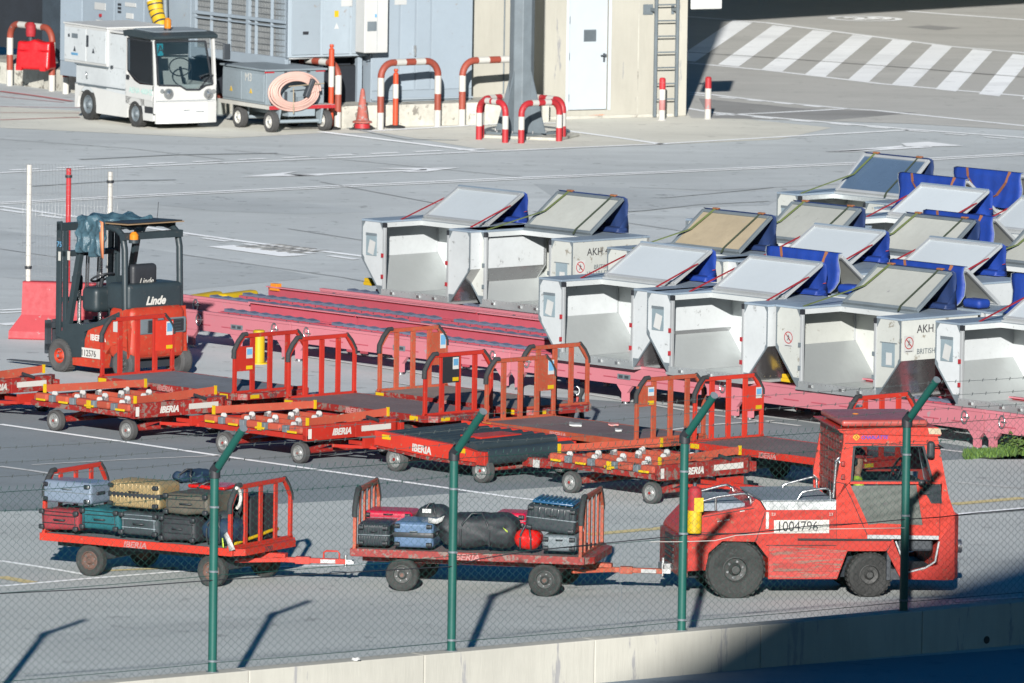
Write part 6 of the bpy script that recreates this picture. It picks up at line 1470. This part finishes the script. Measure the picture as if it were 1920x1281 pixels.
# ================================================================ red baggage tractor
T = Frame(1380, 1124, -10); t = thing('baggage_tractor', T, 'red baggage tractor with enclosed cab and big dark wheels, pulling two loaded carts', 'tractor')
def z6(x, y): return (1220+x/3.05, 740+y/3.05)
def tf(x, y, yy=0.0): return T.f(*z6(x, y), yy)
TW = 1.38
def tpoly(*pts): return [tf(*p) for p in pts]
hull = tpoly((196,812),(212,785),(300,690),(575,640),(600,596),(625,610),(655,660),(1062,660),(1062,832),(1392,832),(1345,895),(1125,895),(1065,1055),(672,1055),(672,935),(600,842),(410,838),(332,905),(312,1005),(200,1010))
hull = [(x, max(z, .2)) for x, z in hull]
g = G(); g.prism(hull, 'y', 0, TW); ho = g.build('body', M['red'], t, bevel=.012)
g = G(); g.prism(tpoly((676,862),(1118,890),(1062,1048),(676,1048)), 'y', -.012, -.001); g.build('side_skirt', M['red_scraped'], t, bevel=.004)
g = G(); g.prism(tpoly((700,962),(1045,962),(1045,1010),(700,1012)), 'y', -.022, -.013); g.build('skirt_box', M['red_scraped'], t, bevel=.004)
g = G(); g.prism(tpoly((840,822),(1375,826),(1375,834),(840,832)), 'y', -.03, -.001); g.build('rubber_strip', M['rubber'], t)
fr_poly = tpoly((1388,834),(1460,1012),(1560,990),(1640,975),(1652,835),(1738,700),(1738,1050),(1700,1062),(1432,1056),(1352,900))
g = G(); g.prism([(x, max(z,.2)) for x, z in fr_poly], 'y', 0, .06); g.prism([(x, max(z,.2)) for x, z in fr_poly], 'y', TW-.06, TW); fo = g.split('front_fender', M['red'], t, bevel=.008)
xf = tf(1736, 900)[0]; xc = tf(1650, 900)[0]; zf0 = tf(1700,1060)[1]; zf1 = tf(1738,700)[1]
g = G(); g.prism([(xc,0.005),(xf,.005),(xf+.10,.25),(xf+.12,TW/2),(xf+.10,TW-.25),(xf,TW-.005),(xc,TW-.005)], 'z', zf0, zf1); g.build('front_nose', paint('nose_red', (.55,.05,.035), .5, var=.2, wear=.45, wcol=(.09,.06,.05), scale=4), t, bevel=.02)
g = G(); g.box(tf(1388,0)[0], xc-.02, .062, TW-.062, zf0+.0, tf(1500,1000)[1]); g.box(tf(1370,0)[0], tf(1392,0)[0], .02, TW-.02, zf0, tf(1400,835)[1]-.01); g.build('cab_floor', M['dark'], t)
g = G(); P = [tf(*p) for p in ((1400,838),(1468,1016),(1570,990),(1625,955),(1648,840))]
for a, b in zip(P[:-1], P[1:]): g.bar((a[0],-.006,a[1]), (b[0],-.006,b[1]), .02, .018)
a, b = tf(1238,806), tf(1645,812); g.bar((a[0],-.006,a[1]-.012), (b[0],-.006,b[1]-.012), .03, .045); g.build('bright_trim', M['alu_light'], t)
# rear end
g = G(); zb0 = tf(130,1050)[1]; g.box(tf(188,0)[0], tf(230,0)[0], -.012, TW-.03, zb0, tf(130,822)[1]); g.build('rear_bumper', M['red_worn'], t, bevel=.02)
g = G()
for k in range(6): zz = zb0+.06+k*.07; g.box(tf(188,0)[0]-.014, tf(188,0)[0]+.02, .45, .95, zz, zz+.035)
g.build('rear_step', M['black'], t)
g = G(); g.box(tf(188,0)[0]-.12, tf(188,0)[0]-.001, TW*.42, TW*.58, .25, .36); g.cyl((tf(188,0)[0]-.08,TW/2,.2),(tf(188,0)[0]-.08,TW/2,.42),.02,8); g.build('hitch', M['steel'], t)
# grey deck, tread plate sides, rails
zd1 = tf(800,608)[1]; xr0 = tf(640,600)[0]; xr1 = tf(1058,600)[0]
g = G(); g.prism([tf(630,606),tf(1060,602),tf(1058,658),tf(662,660)], 'y', -.008, -.0005, 0); g.box(xr0, xr1, -.008, TW+.005, zd1-.01, zd1+.012, 1); g.box(tf(300,0)[0], tf(560,0)[0], .12, TW-.12, tf(300,672)[1], tf(300,672)[1]+.09, 1)
g.build('load_deck', [paint('tread', (.5,.52,.52), .4, metal=.5, var=.5, scale=14), paint('deckmat', (.17,.20,.23), .7, var=.2)], t)
g = G()
def rail(pts, y): 
    P = []
    V_ = [Vector((tf(*p, y)[0], y, tf(*p, y)[1])) for p in pts]
    for i, p in enumerate(V_):
        if 0 < i < len(V_)-1: P += [p.lerp(V_[i-1], .06/(p-V_[i-1]).length), p.lerp(V_[i-1], .015/(p-V_[i-1]).length)*.5+p.lerp(V_[i+1], .015/(p-V_[i+1]).length)*.5, p.lerp(V_[i+1], .06/(p-V_[i+1]).length)]
        else: P.append(p)
    g.tube(P, .016, 8)
rail([(836,606),(865,556),(1000,535),(1028,545),(1028,602)], .05); rail([(746,590),(755,515),(935,468),(950,480),(950,592)], TW-.12)
rail([(285,612),(380,585),(540,564),(572,590),(574,630)], .10); rail([(372,660),(372,590)], .10); rail([(285,552),(430,514),(470,530),(474,570)], TW-.15); rail([(1045,590),(1062,380),(1078,366),(1085,400)], .02)
g.split('grab_rail', M['chrome'], t)
# cab
zr0 = tf(1100,205)[1]; xcr = tf(1104,400)[0]
upper = G()
def pr(poly, y0, y1, g_): g_.prism(tpoly(*poly), 'y', y0, y1)
for y0, y1 in ((0,.035),(TW-.035,TW)):
    pr([(1104,205),(1158,205),(1158,292),(1142,497),(1062,600),(1062,500),(1104,270)], y0, y1, upper)
    pr([(1158,215),(1640,222),(1650,292),(1158,292)], y0, y1, upper)
    pr([(1565,292),(1650,292),(1700,560),(1738,700),(1652,828),(1668,500),(1618,497)], y0, y1, upper)
    pr([(1142,497),(1668,500),(1664,512),(1540,512),(1140,512)], y0, y1, upper)
    pr([(1062,600),(1110,505),(1140,512),(1145,524),(1245,745),(1312,737),(1556,747),(1520,518),(1545,514),(1604,622),(1664,622),(1652,828),(1235,828),(1062,830)], y0, y1, upper)
cabo = upper.split('cab_side', M['red_bright'], t, bevel=.006)
g = G(); g.box(xcr-.005, xcr+.03, .036, TW-.036, tf(1100,600)[1], zr0-.02); 
for k in range(7): z = tf(1100,590)[1]+k*.13; g.box(xcr-.03, xcr-.006, .10, TW-.1, z, z+.02)
for k in range(8): y = .12+k*(TW-.28)/7; g.box(xcr-.032, xcr-.0305, y, y+.02, tf(1100,590)[1], zr0-.1)
g.build('rear_wall', M['red_worn'], t)
g = G(); g.prism(tpoly((1066,196),(1640,186),(1662,222),(1652,236),(1100,222),(1078,212)), 'y', -.03, TW+.03); g.rbox(((tf(1100,0)[0]+tf(1600,0)[0])/2, TW/2, zr0+.075), (1.05, TW*.92, .08), .035, 3, m=1)
g.build('cab_roof', [M['red_bright'], paint('roof_red', (.30,.06,.05), .35, var=.25, wear=.3, wcol=(.16,.08,.07))], t, bevel=.01)
g = G(); g.prism(tpoly((1582,190),(1652,193),(1660,226),(1590,224)), 'y', -.036, .3); g.build('roof_light', M['tan_sheet'], t, bevel=.01)
xx, zz = tf(1170,168,.75); g = G(); g.cyl((xx,.75,zz-.02),(xx,.75,zz+.03),.055,14); g.cyl((xx,.75,zz+.03),(xx,.75,zz+.045),.06,14,2); g.lathe([(.055,zz+.045),(.055,zz+.11),(.03,zz+.13),(0,zz+.13)], (xx,.75,0), 'z', 16, 1); g.build('beacon', [M['black'], M['amber'], M['chrome']], t)
win = tpoly((1158,292),(1565,292),(1618,497),(1142,497)); g = G(); g.prism(win, 'y', .012, .016); wo = g.build('side_window', M['glass'], t)
g = G(); frame_ring(g, win, 'y', -.008, .01, .022); g.build('window_rubber', M['black'], wo)
g = G(); g.prism(win, 'y', TW-.016, TW-.012); wo = g.build('side_window', M['glass'], t)
g = G(); g.prism(tpoly((1145,522),(1520,519),(1556,747),(1312,737),(1245,745)), 'y', .010, .018); g.build('lower_door_glass', M['glass_dirty'], t)
w3 = tpoly((1548,516),(1656,514),(1666,622),(1604,622)); g = G(); g.prism(w3, 'y', .006, .016); wq = g.build('quarter_window', M['hardblack'], t); g = G(); frame_ring(g, w3, 'y', -.008, .0055, .014); g.build('window_rubber', M['black'], wq)
g = G(); P = [tf(1645,300), tf(1695,560), tf(1735,700)]
g.add([(P[0][0]+.01,.06,P[0][1]),(P[0][0]+.01,TW-.06,P[0][1]),(P[1][0]+.02,TW-.06,P[1][1]),(P[1][0]+.02,.06,P[1][1])], [(0,1,2,3)]); g.build('windscreen', M['glass'], t, solid=.006)
g = G(); a, b = P[1], P[2]; g.add([(a[0]+.0,.04,a[1]),(a[0],TW-.04,a[1]),(b[0]+.02,TW-.04,b[1]),(b[0]+.02,.04,b[1])], [(0,1,2,3)]); g.build('front_panel', M['red_bright'], t, solid=.02)
g = G(); g.rbox((tf(1592,310)[0], -.10, tf(1592,310)[1]), (.09,.10,.20), .035, 3); g.rbox((tf(1545,500)[0], -.08, tf(1545,500)[1]), (.09,.08,.07), .03, 2); g.tube([(tf(1640,285)[0],-.01,tf(1640,285)[1]),(tf(1665,300)[0],-.08,tf(1665,300)[1]),(tf(1610,290)[0],-.12,tf(1610,290)[1])], .008, 5); g.build('mirror', M['black'], t)
g = G()
for y_ in (395, 470): a = tf(1098,y_); g.rbox((a[0],-.02,a[1]), (.05,.04,.06), .012, 2)
for y_ in (300, 345): a = tf(1655,y_); g.rbox((a[0],-.012,a[1]), (.02,.02,.05), .006, 1)
g.split('door_hinge', M['red_worn'], t)
pl = G().prism(tpoly((705,718),(1020,716),(1020,792),(705,794)), 'y', -.006, -.0005).build('number_plate', M['guard_white'], t)
a = tf(718,782); b = tf(1005,782); text('1004796', .175, (a[0], -.0065, a[1]), (1,0,0), (0,0,1), M['ink'], pl, sx=.83)
a = tf(1203,254); text('CHARLATTE', .058, (a[0], -.002, a[1]), (1,0,0), (0,0,1), M['purple'], cabo, sx=1.0, shear=.15, bold=.002)
a = tf(1176,243); g = G()
for s, m in ((.045,0),(.028,1),(.014,0)): g.add([(a[0]-s*1.05,-.0015-.0006*(3-s*50),a[1]),(a[0],-.0015-.0006*(3-s*50),a[1]-s),(a[0]+s*1.05,-.0015-.0006*(3-s*50),a[1]),(a[0],-.0015-.0006*(3-s*50),a[1]+s)], [(0,1,2,3)], m)
g.build('maker_emblem', [M['yellow_duct'], M['red_bright']], cabo)
for x_ in (700, 1028): a = tf(x_,692); text('23', .05, (a[0]-.02, -.003, a[1]), (1,0,0), (0,0,1), M['guard_white'], ho); 
g = G()
for x_, y_, w_ in ((380,726,28),(420,719,30),(510,668,26)): a = tf(x_,y_); b = tf(x_+w_,y_-4); g.bar((a[0],-.002,a[1]),(b[0],-.002,b[1]),.003,.012)
a = tf(660,672); g.box(a[0], a[0]+.035, -.003, -.0005, a[1]-.2, a[1]); g.split('paint_scuff', M['guard_white'], ho)
g = G()
for a_, b_ in (((1062,662),(1062,828)),((1104,508),(1150,600)),((1150,600),(1238,802)),((1062,500),(1104,508)),((660,862),(1060,862)),((600,842),(655,672)),((300,700),(590,650)),((212,800),(300,790)),((300,790),(600,800)),((1660,505),(1648,812)),((1110,278),(1648,288))):
    p, q = tf(*a_), tf(*b_); g.bar((p[0],-.0035,p[1]), (q[0],-.0035,q[1]), .003, .009, up=(0,1,0) if abs(p[0]-q[0]) < .02 else (0,0,1))
g.split('panel_seam', M['rubber'], ho)
g = G(); p = tf(1545,560); g.box(p[0]-.02, p[0]+.10, -.03, -.001, p[1]-.02, p[1]+.02); g.build('door_handle', M['black'], ho)
g = G(); p = tf(1690,880)
for y_ in (.22, TW-.22): g.cyl((xf+.08,y_,(zf0+zf1)/2),(xf+.13,y_,(zf0+zf1)/2),.08,16,1)
g.split('headlight', [M['chrome'], M['chrome']], t)
# interior
g = G(); sx = tf(1190,500)[0]; g.rbox((sx-.14,.66,1.02), (.12,.5,.62), .05, 3); g.rbox((sx+.12,.66,.74), (.5,.5,.14), .05, 3); g.build('seat', M['black'], t)
g = G(); g.box(tf(1440,0)[0], tf(1640,0)[0], .08, TW-.08, .55, tf(1500,470)[1]-.12); g.build('dashboard', M['dark'], t, bevel=.03)
c = Vector((tf(1400,450,.66)[0], .66, tf(1400,445,.66)[1])); g = G(); g.tube([c+Vector((.07*cos(a_),.19*sin(a_),.17*cos(a_)*1.0)) for a_ in [2*pi*i/24 for i in range(24)]], .015, 6, closed=True); g.bar(c, c+Vector((.16,0,-.2)), .04,.04); g.bar(c+Vector((0,-.18,0)), c+Vector((0,.18,0)), .02,.02); g.build('steering_wheel', M['black'], t)
# wheels
x, z = tf(490,1008,.0); wheel(t, 0.0, .16, .345, .355, .26, 'rim_dark', 'tyre', 6, rr=.44, hub='rim_dark'); wheel(t, 0.0, TW-.16, .345, .355, .26, 'rim_dark', 'tyre', 6, rr=.44, side=1)
fx = tf(1260,1040)[0]; wheel(t, fx, .15, .27, .27, .2, 'rim_dark', 'tyre', 0, rr=.46, hub='rim_dark'); wheel(t, fx, TW-.15, .27, .27, .2, 'rim_dark', 'tyre', 0, rr=.46, side=1)
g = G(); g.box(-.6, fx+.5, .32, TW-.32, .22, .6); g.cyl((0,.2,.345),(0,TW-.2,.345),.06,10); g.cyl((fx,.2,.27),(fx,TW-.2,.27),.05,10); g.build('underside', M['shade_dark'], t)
for xw, hh in ((0.0, .42), (fx, .34)): pass
# fire extinguisher on the rear left corner
ex, ez = tf(248, 790, -.06); fe = thing('fire_extinguisher', Frame(0,0,-10,o=T.w(ex,-.06,ez)), 'fire extinguisher in a yellow and red cover on the rear corner of the tractor', 'fire extinguisher')
H_ = tf(248,515,-.06)[1]-ez; r = .085; g = G(); g.lathe([(0,0),(r,.0),(r+.004,.02),(r+.004,H_*.46),(r,H_*.47),(r,H_*.85),(r*.8,H_*.93),(r*.3,H_*.97),(r*.25,H_*1.04),(0,H_*1.05)], (0,0,0), 'z', 20, 0, True, [1,1,1,1,0,0,0,2,2]); g.box(-.02,r+.006,-r-.002,-r*.3,H_*.45,H_*.74,1)
g.build('cylinder', [M['strap_red'], M['yellow'], M['dark']], fe)
# ---------------------------------------------------------------- driver
def person_mesh(name, joints, bones, mats, parent, fn):
    me = bpy.data.meshes.new(name); me.from_pydata([j[0] for j in joints], bones, []); o = bpy.data.objects.new(name, me); COL.objects.link(o)
    sk = o.modifiers.new('skin', 'SKIN'); sk.use_smooth_shade = True; me.skin_vertices or None
    if not me.skin_vertices: o.data.attributes
    for i, j in enumerate(joints): me.skin_vertices[0].data[i].radius = (j[1], j[2] if len(j) > 2 else j[1])
    me.skin_vertices[0].data[0].use_root = True
    sb = o.modifiers.new('sub', 'SUBSURF'); sb.levels = 2; sb.render_levels = 2
    dg = bpy.context.evaluated_depsgraph_get(); m2 = bpy.data.meshes.new_from_object(o.evaluated_get(dg)); bpy.data.objects.remove(o)
    m2.materials.clear()
    for m in mats: m2.materials.append(m)
    for p in m2.polygons: p.material_index = fn(p.center); p.use_smooth = True
    o = bpy.data.objects.new(name, m2); COL.objects.link(o); o.parent = parent; m2.name = name; return o
dx, dz = tf(1185, 372, .62); px_, pz_ = dx, dz
pf = Frame(0,0,-10,o=T.w(px_-.03, .60, 0)); pp = thing('person', pf, 'driver in red cap and yellow high-visibility vest seated inside the tractor cab', 'person')
hz_ = pz_   # head centre height
try:
    J_ = [((0,0,hz_-.78),.13,.16), ((.0,0,hz_-.60),.12,.15), ((.01,0,hz_-.40),.13,.17), ((.0,0,hz_-.26),.09,.16), ((.02,0,hz_-.17),.05,.05), ((.03,0,hz_-.06),.072,.065), ((.02,0,hz_+.04),.085,.075), ((.02,0,hz_+.09),.06,.055),
          ((.0,-.19,hz_-.28),.058,.058), ((.10,-.23,hz_-.50),.045,.045), ((.33,-.17,hz_-.44),.034,.034), ((.40,-.15,hz_-.40),.03,.022),
          ((.0,.19,hz_-.28),.058,.058), ((.10,.23,hz_-.50),.045,.045), ((.33,.17,hz_-.44),.034,.034), ((.40,.15,hz_-.40),.03,.022),
          ((.06,-.10,hz_-.80),.09,.09), ((.45,-.12,hz_-.78),.065,.065), ((.52,-.12,hz_-1.15),.045,.045), ((.62,-.12,hz_-1.17),.035,.03),
          ((.06,.10,hz_-.80),.09,.09), ((.45,.12,hz_-.78),.065,.065), ((.52,.12,hz_-1.15),.045,.045), ((.62,.12,hz_-1.17),.035,.03)]
    B_ = [(0,1),(1,2),(2,3),(3,4),(4,5),(5,6),(6,7),(3,8),(8,9),(9,10),(10,11),(3,12),(12,13),(13,14),(14,15),(0,16),(16,17),(17,18),(18,19),(0,20),(20,21),(21,22),(22,23)]
    for sgn in (-1, 1):       # five fingers on each hand, curled over the wheel rim
        root = 11 if sgn < 0 else 15; base = Vector(J_[root][0])
        for k in range(4):
            a_ = base+Vector((.035,(k-1.5)*.017,.012)); b_ = a_+Vector((.022,0,-.022)); i0 = len(J_); J_ += [(tuple(a_),.008), (tuple(b_),.0075)]; B_ += [(root,i0),(i0,i0+1)]
        a_ = base+Vector((.0,-sgn*.03,.006)); b_ = a_+Vector((.02,-sgn*.012,-.01)); i0 = len(J_); J_ += [(tuple(a_),.009), (tuple(b_),.008)]; B_ += [(root,i0),(i0,i0+1)]
    def mi(c):
        if c.z > hz_-.19: return 1
        if c.x > .36 and c.z > hz_-.6: return 1
        if c.z < hz_-.70: return 2
        return 0
    person_mesh('body', J_, B_, [M['hivis'], M['skin'], M['trousers']], pp, mi)
    g = G(); g.lathe([(.10,.03),(.102,.07),(.085,.12),(.04,.145),(0,.15)], (.02,0,hz_), 'z', 18); g.box(.09, .19, -.06, .06, hz_+.045, hz_+.055); g.build('cap', M['cap_red'], pp)
    g = G(); g.rbox((-.03,0,hz_-.0), (.10,.165,.15), .04, 3); g.build('hair', M['black'], pp)
    g = G(); g.cyl((.105,0,hz_+.0),(.13,0,hz_-.02),.014,8); g.build('nose', M['skin'], pp)
    g = G()
    for y in (-.03,.03): g.rbox((.098,y,hz_+.02), (.012,.022,.012), .005, 1, q=1)
    g.build('eyes', M['black'], pp)
    g = G(); g.rbox((.094,0,hz_-.065), (.02,.05,.012), .005, 1, q=1); g.build('mouth', M['cap_red'], pp)
except Exception as e:
    print('PERSON FAIL', e)

# ================================================================ low wall and green fence
WH = .50
A = at(398, 1260, WH); B = at(1694, 1145, WH); d = B-A; aF = math.degrees(math.atan2(-d.y, d.x)); SP = d.length/3; print('fence', aF, SP)
FF = Frame(0,0,aF,o=(A.x,A.y,0)); u0, u1 = -14.0, 24.0
w = thing('low_concrete_wall', FF, 'low pale concrete wall along the bottom that carries the green fence', 'wall')
g = G(); L = 0
x = u0
while x < u1-.1: g.box(x+.004, min(x+2.4,u1)-.004, -.13, .13, -.02, WH); x += 2.4
g.build('wall_body', M['conc_low'], w, bevel=.012)
g = G(); x, z = FF.f(1850, 1200, -.131); g.cyl((x,-.134,z),(x,-.1,z),.045,14); g.build('drain_hole', M['black'], w)
fe_ = thing('chain_link_fence', Frame(0,0,aF,o=(A.x,A.y,WH)), 'green chain-link fence with angled posts and barbed wire across the foreground', 'fence')
kz = FF.f(407, 882)[1]-WH; print('kink', kz)
ax_, az_ = .50, .50
for k in range(-4, 7):
    x = SP*k; g = G(); g.cyl((x,0,-.05),(x,0,kz),.048,16); 
    g.cyl((x,-.0,kz-.02),(x,-ax_,kz+az_),.044,16); g.lathe([(.062,kz-.08),(.062,kz+.0),(.05,kz+.03)], (x,0,0), 'z', 16, 1); g.cyl((x,-.0,kz+.0),(x,-.06,kz+.06),.056,14,1)
    g.cyl((x,-ax_,kz+az_),(x,-ax_-.01,kz+az_+.01),.046,16,2); g.lathe([(.07,-.002),(.07,.006),(.05,.006)], (x,0,0), 'z', 14, 2)
    for z_ in (.12, kz*.5, kz*.82): g.lathe([(.0482,z_-.012),(.053,z_-.01),(.053,z_+.01),(.0482,z_+.012)], (x,0,0), 'z', 14, 2); g.box(x-.012, x+.012, -.07, -.05, z_-.01, z_+.01, 2)
    g.build('fence_post', [M['green_post'], M['black'], M['galv']], fe_)
g = G(); cw_, ch_ = .106, .082; nz = int((kz-.02)/(ch_/2)); i = 0; x = u0; wr = .0017
X1 = FF.f(1990, 1100)[0]; x = FF.f(-60, 1290)[0]
def zig(g, x, ph, r=wr):
    vs = []; fs = []
    for j in range(nz+1):
        xx = x+(cw_/2 if (j+ph)%2 else 0)-cw_/4; yy = .006 if (j+ph)%2 else -.006; z = .015+j*ch_/2
        vs += [(xx-r,yy,z),(xx+r,yy-r,z),(xx+r,yy+r,z)]
    for j in range(nz):
        a = j*3; b = a+3; fs += [(a,a+1,b+1,b),(a+1,a+2,b+2,b+1),(a+2,a,b,b+2)]
    g.add(vs, fs, 0, True)
while x < X1:
    zig(g, x, 0); zig(g, x+cw_/2, 1) ; x += cw_
    # twisted tips
    g.tube([(x-cw_/4,0,.015+nz*ch_/2),(x-cw_/4+.012,0,.05+nz*ch_/2)], .004, 3, caps=False)
g.build('chain_link_mesh', M['green_wire'], fe_)
def wire(pts, r=.0035, m='green_wire', barbs=0, name='tension_wire', parent=None):
    g = G(); g.tube(pts, r, 5, caps=False)
    if barbs:
        V_ = [Vector(p) for p in pts]
        for a, b in zip(V_[:-1], V_[1:]):
            n_ = max(1, int((b-a).length/.16))
            for k in range(n_): c = a.lerp(b, (k+.5)/n_); g.bar(c+Vector((-.012,0,-.018)), c+Vector((.012,0,.018)), .004, .004); g.bar(c+Vector((.012,.01,-.016)), c+Vector((-.012,-.01,.016)), .004, .004)
    return g.build(name, M[m], parent or fe_)
def sag(x0, x1, y, z, s=.02, n=8):
    out = []; k0 = math.floor(x0/SP); k = k0
    while k*SP < x1:
        for i in range(n): u = i/n; out.append((k*SP+SP*u, y, z-s*4*u*(1-u)))
        k += 1
    return out
xa, xb = FF.f(-60,1290)[0], X1
for z in (kz-.06, kz*.48, .10): wire(sag(xa, xb, -.012, z, .008))
for f in (.25, .6, .95): wire(sag(xa, xb, -ax_*f, kz+az_*f, .02), .0028, 'grey_wire', 1, 'barbed_wire')
wire(sag(xa, xb, .0, kz-.25, .03), .0026, 'green_wire', 1, 'barbed_wire')
# loose cables hanging on the fence
def fpt(px, py, y=-.03): x, z = FF.f(px, py, y); return (x, y, z-WH)
cb = thing('loose_cable', Frame(0,0,aF,o=(A.x,A.y,WH)), 'dark loose cable strung crookedly along the fence', 'cable')
wire([fpt(*p) for p in ((-40,1115),(200,1103),(398,1088),(640,1074),(850,1062),(900,1048),(1000,1032),(1140,1018),(1278,1004),(1400,1000),(1520,986),(1620,981),(1695,974),(1760,970),(1830,962),(1960,952))], .006, 'black', 0, 'cable', cb)
cb2 = thing('loose_cable', Frame(0,0,aF,o=(A.x,A.y,WH)), 'white loose cable on the fence crossing the tractor', 'cable')
wire([fpt(*p) for p in ((1220,1016),(1276,1016),(1340,1014),(1380,1004),(1440,1000),(1560,992),(1700,990))], .005, 'guard_white', 0, 'cable', cb2)
cb3 = thing('loose_wire', Frame(0,0,aF,o=(A.x,A.y,WH)), 'kinked grey wire hanging down on the mesh left of the tractor', 'wire')
wire([fpt(*p) for p in ((1240,985),(1200,995),(1172,1018),(1163,1040),(1162,1090),(1166,1110),(1160,1140),(1158,1170))], .003, 'galv', 0, 'cable', cb3)
# ragged white litter on the wall top
p = at(668, 1238, WH+.01); g = G(); g.rbox((0,0,.01), (.10,.09,.02), .008, 2, fn=lambda q: Vector(q)+mn.noise_vector(Vector(q)*22)*.03, q=6); o = g.build('paper_scrap', M['paper'], loc=p); tag(o, 'white torn scrap caught on top of the low wall', 'paper scrap')
# ================================================================ unseen roof slab, shaped so its edge shades the lower right corner
SUN_EL = radians(17.0)
def back(p, H): dd = (H-p.z)/tan(SUN_EL); return Vector((p.x-sin(SAZ)*dd, p.y-cos(SAZ)*dd, H))
Hs = 19.0
A = back(at(1920, 1054, 0), Hs); B = back(at(1285, 1254, 0), Hs); d = (A-B).normalized(); nrm = Vector((d.y, -d.x, 0))
r = [B-d*60, A+d*25, A+d*25+nrm*60, B-d*60+nrm*60]
tr = thing('shade_roof', Frame(0,0,0,o=(0,0,0)), 'unseen flat roof slab shaped to cast the shadow at lower right', 'roof')
g = G(); g.prism([(p.x, p.y) for p in r], 'z', Hs-.8, Hs); g.build('roof_slab', M['conc_wall'], tr)
# ================================================================ camera, light, sky
cam = bpy.data.cameras.new('camera'); co_ = bpy.data.objects.new('camera', cam); COL.objects.link(co_)
co_.matrix_world = Matrix.Translation(CAM) @ Matrix.Rotation(pi/2-THETA, 4, 'X') @ Matrix.Rotation(ROLL, 4, 'Z')
cam.sensor_width = 36.0; cam.lens = 36.0*FPX/1920.0; cam.clip_start = 1.0; cam.clip_end = 6000
SC.camera = co_
cam.dof.use_dof = True; cam.dof.focus_distance = 122.0; cam.dof.aperture_fstop = 8.5
sun = bpy.data.lights.new('sun', 'SUN'); so = bpy.data.objects.new('sun', sun); COL.objects.link(so)
D = Vector((sin(SAZ)*cos(SUN_EL), cos(SAZ)*cos(SUN_EL), -sin(SUN_EL))); so.rotation_euler = D.to_track_quat('-Z', 'Y').to_euler()
sun.energy = 5.0; sun.angle = radians(.55); sun.color = (1.0, .965, .92)
wd = bpy.data.worlds.new('World'); SC.world = wd; wd.use_nodes = True; nt = wd.node_tree; bg = nt.nodes['Background']
sky = nt.nodes.new('ShaderNodeTexSky'); sky.sky_type = 'NISHITA'; sky.sun_disc = False; sky.sun_elevation = SUN_EL; sky.sun_rotation = pi+SAZ
sky.air_density = 1.0; sky.dust_density = 0.0; sky.ozone_density = 3.0
hs = nt.nodes.new('ShaderNodeHueSaturation'); hs.inputs['Saturation'].default_value = 1.45; hs.inputs['Value'].default_value = .66
nt.links.new(sky.outputs[0], hs.inputs['Color']); nt.links.new(hs.outputs[0], bg.inputs[0]); bg.inputs[1].default_value = .05
SC.view_settings.view_transform = 'Standard'; SC.view_settings.look = 'None'; SC.view_settings.exposure = 1.0; SC.view_settings.gamma = 1
SC.render.engine = 'CYCLES'
try: SC.cycles.transparent_max_bounces = 16
except Exception: pass
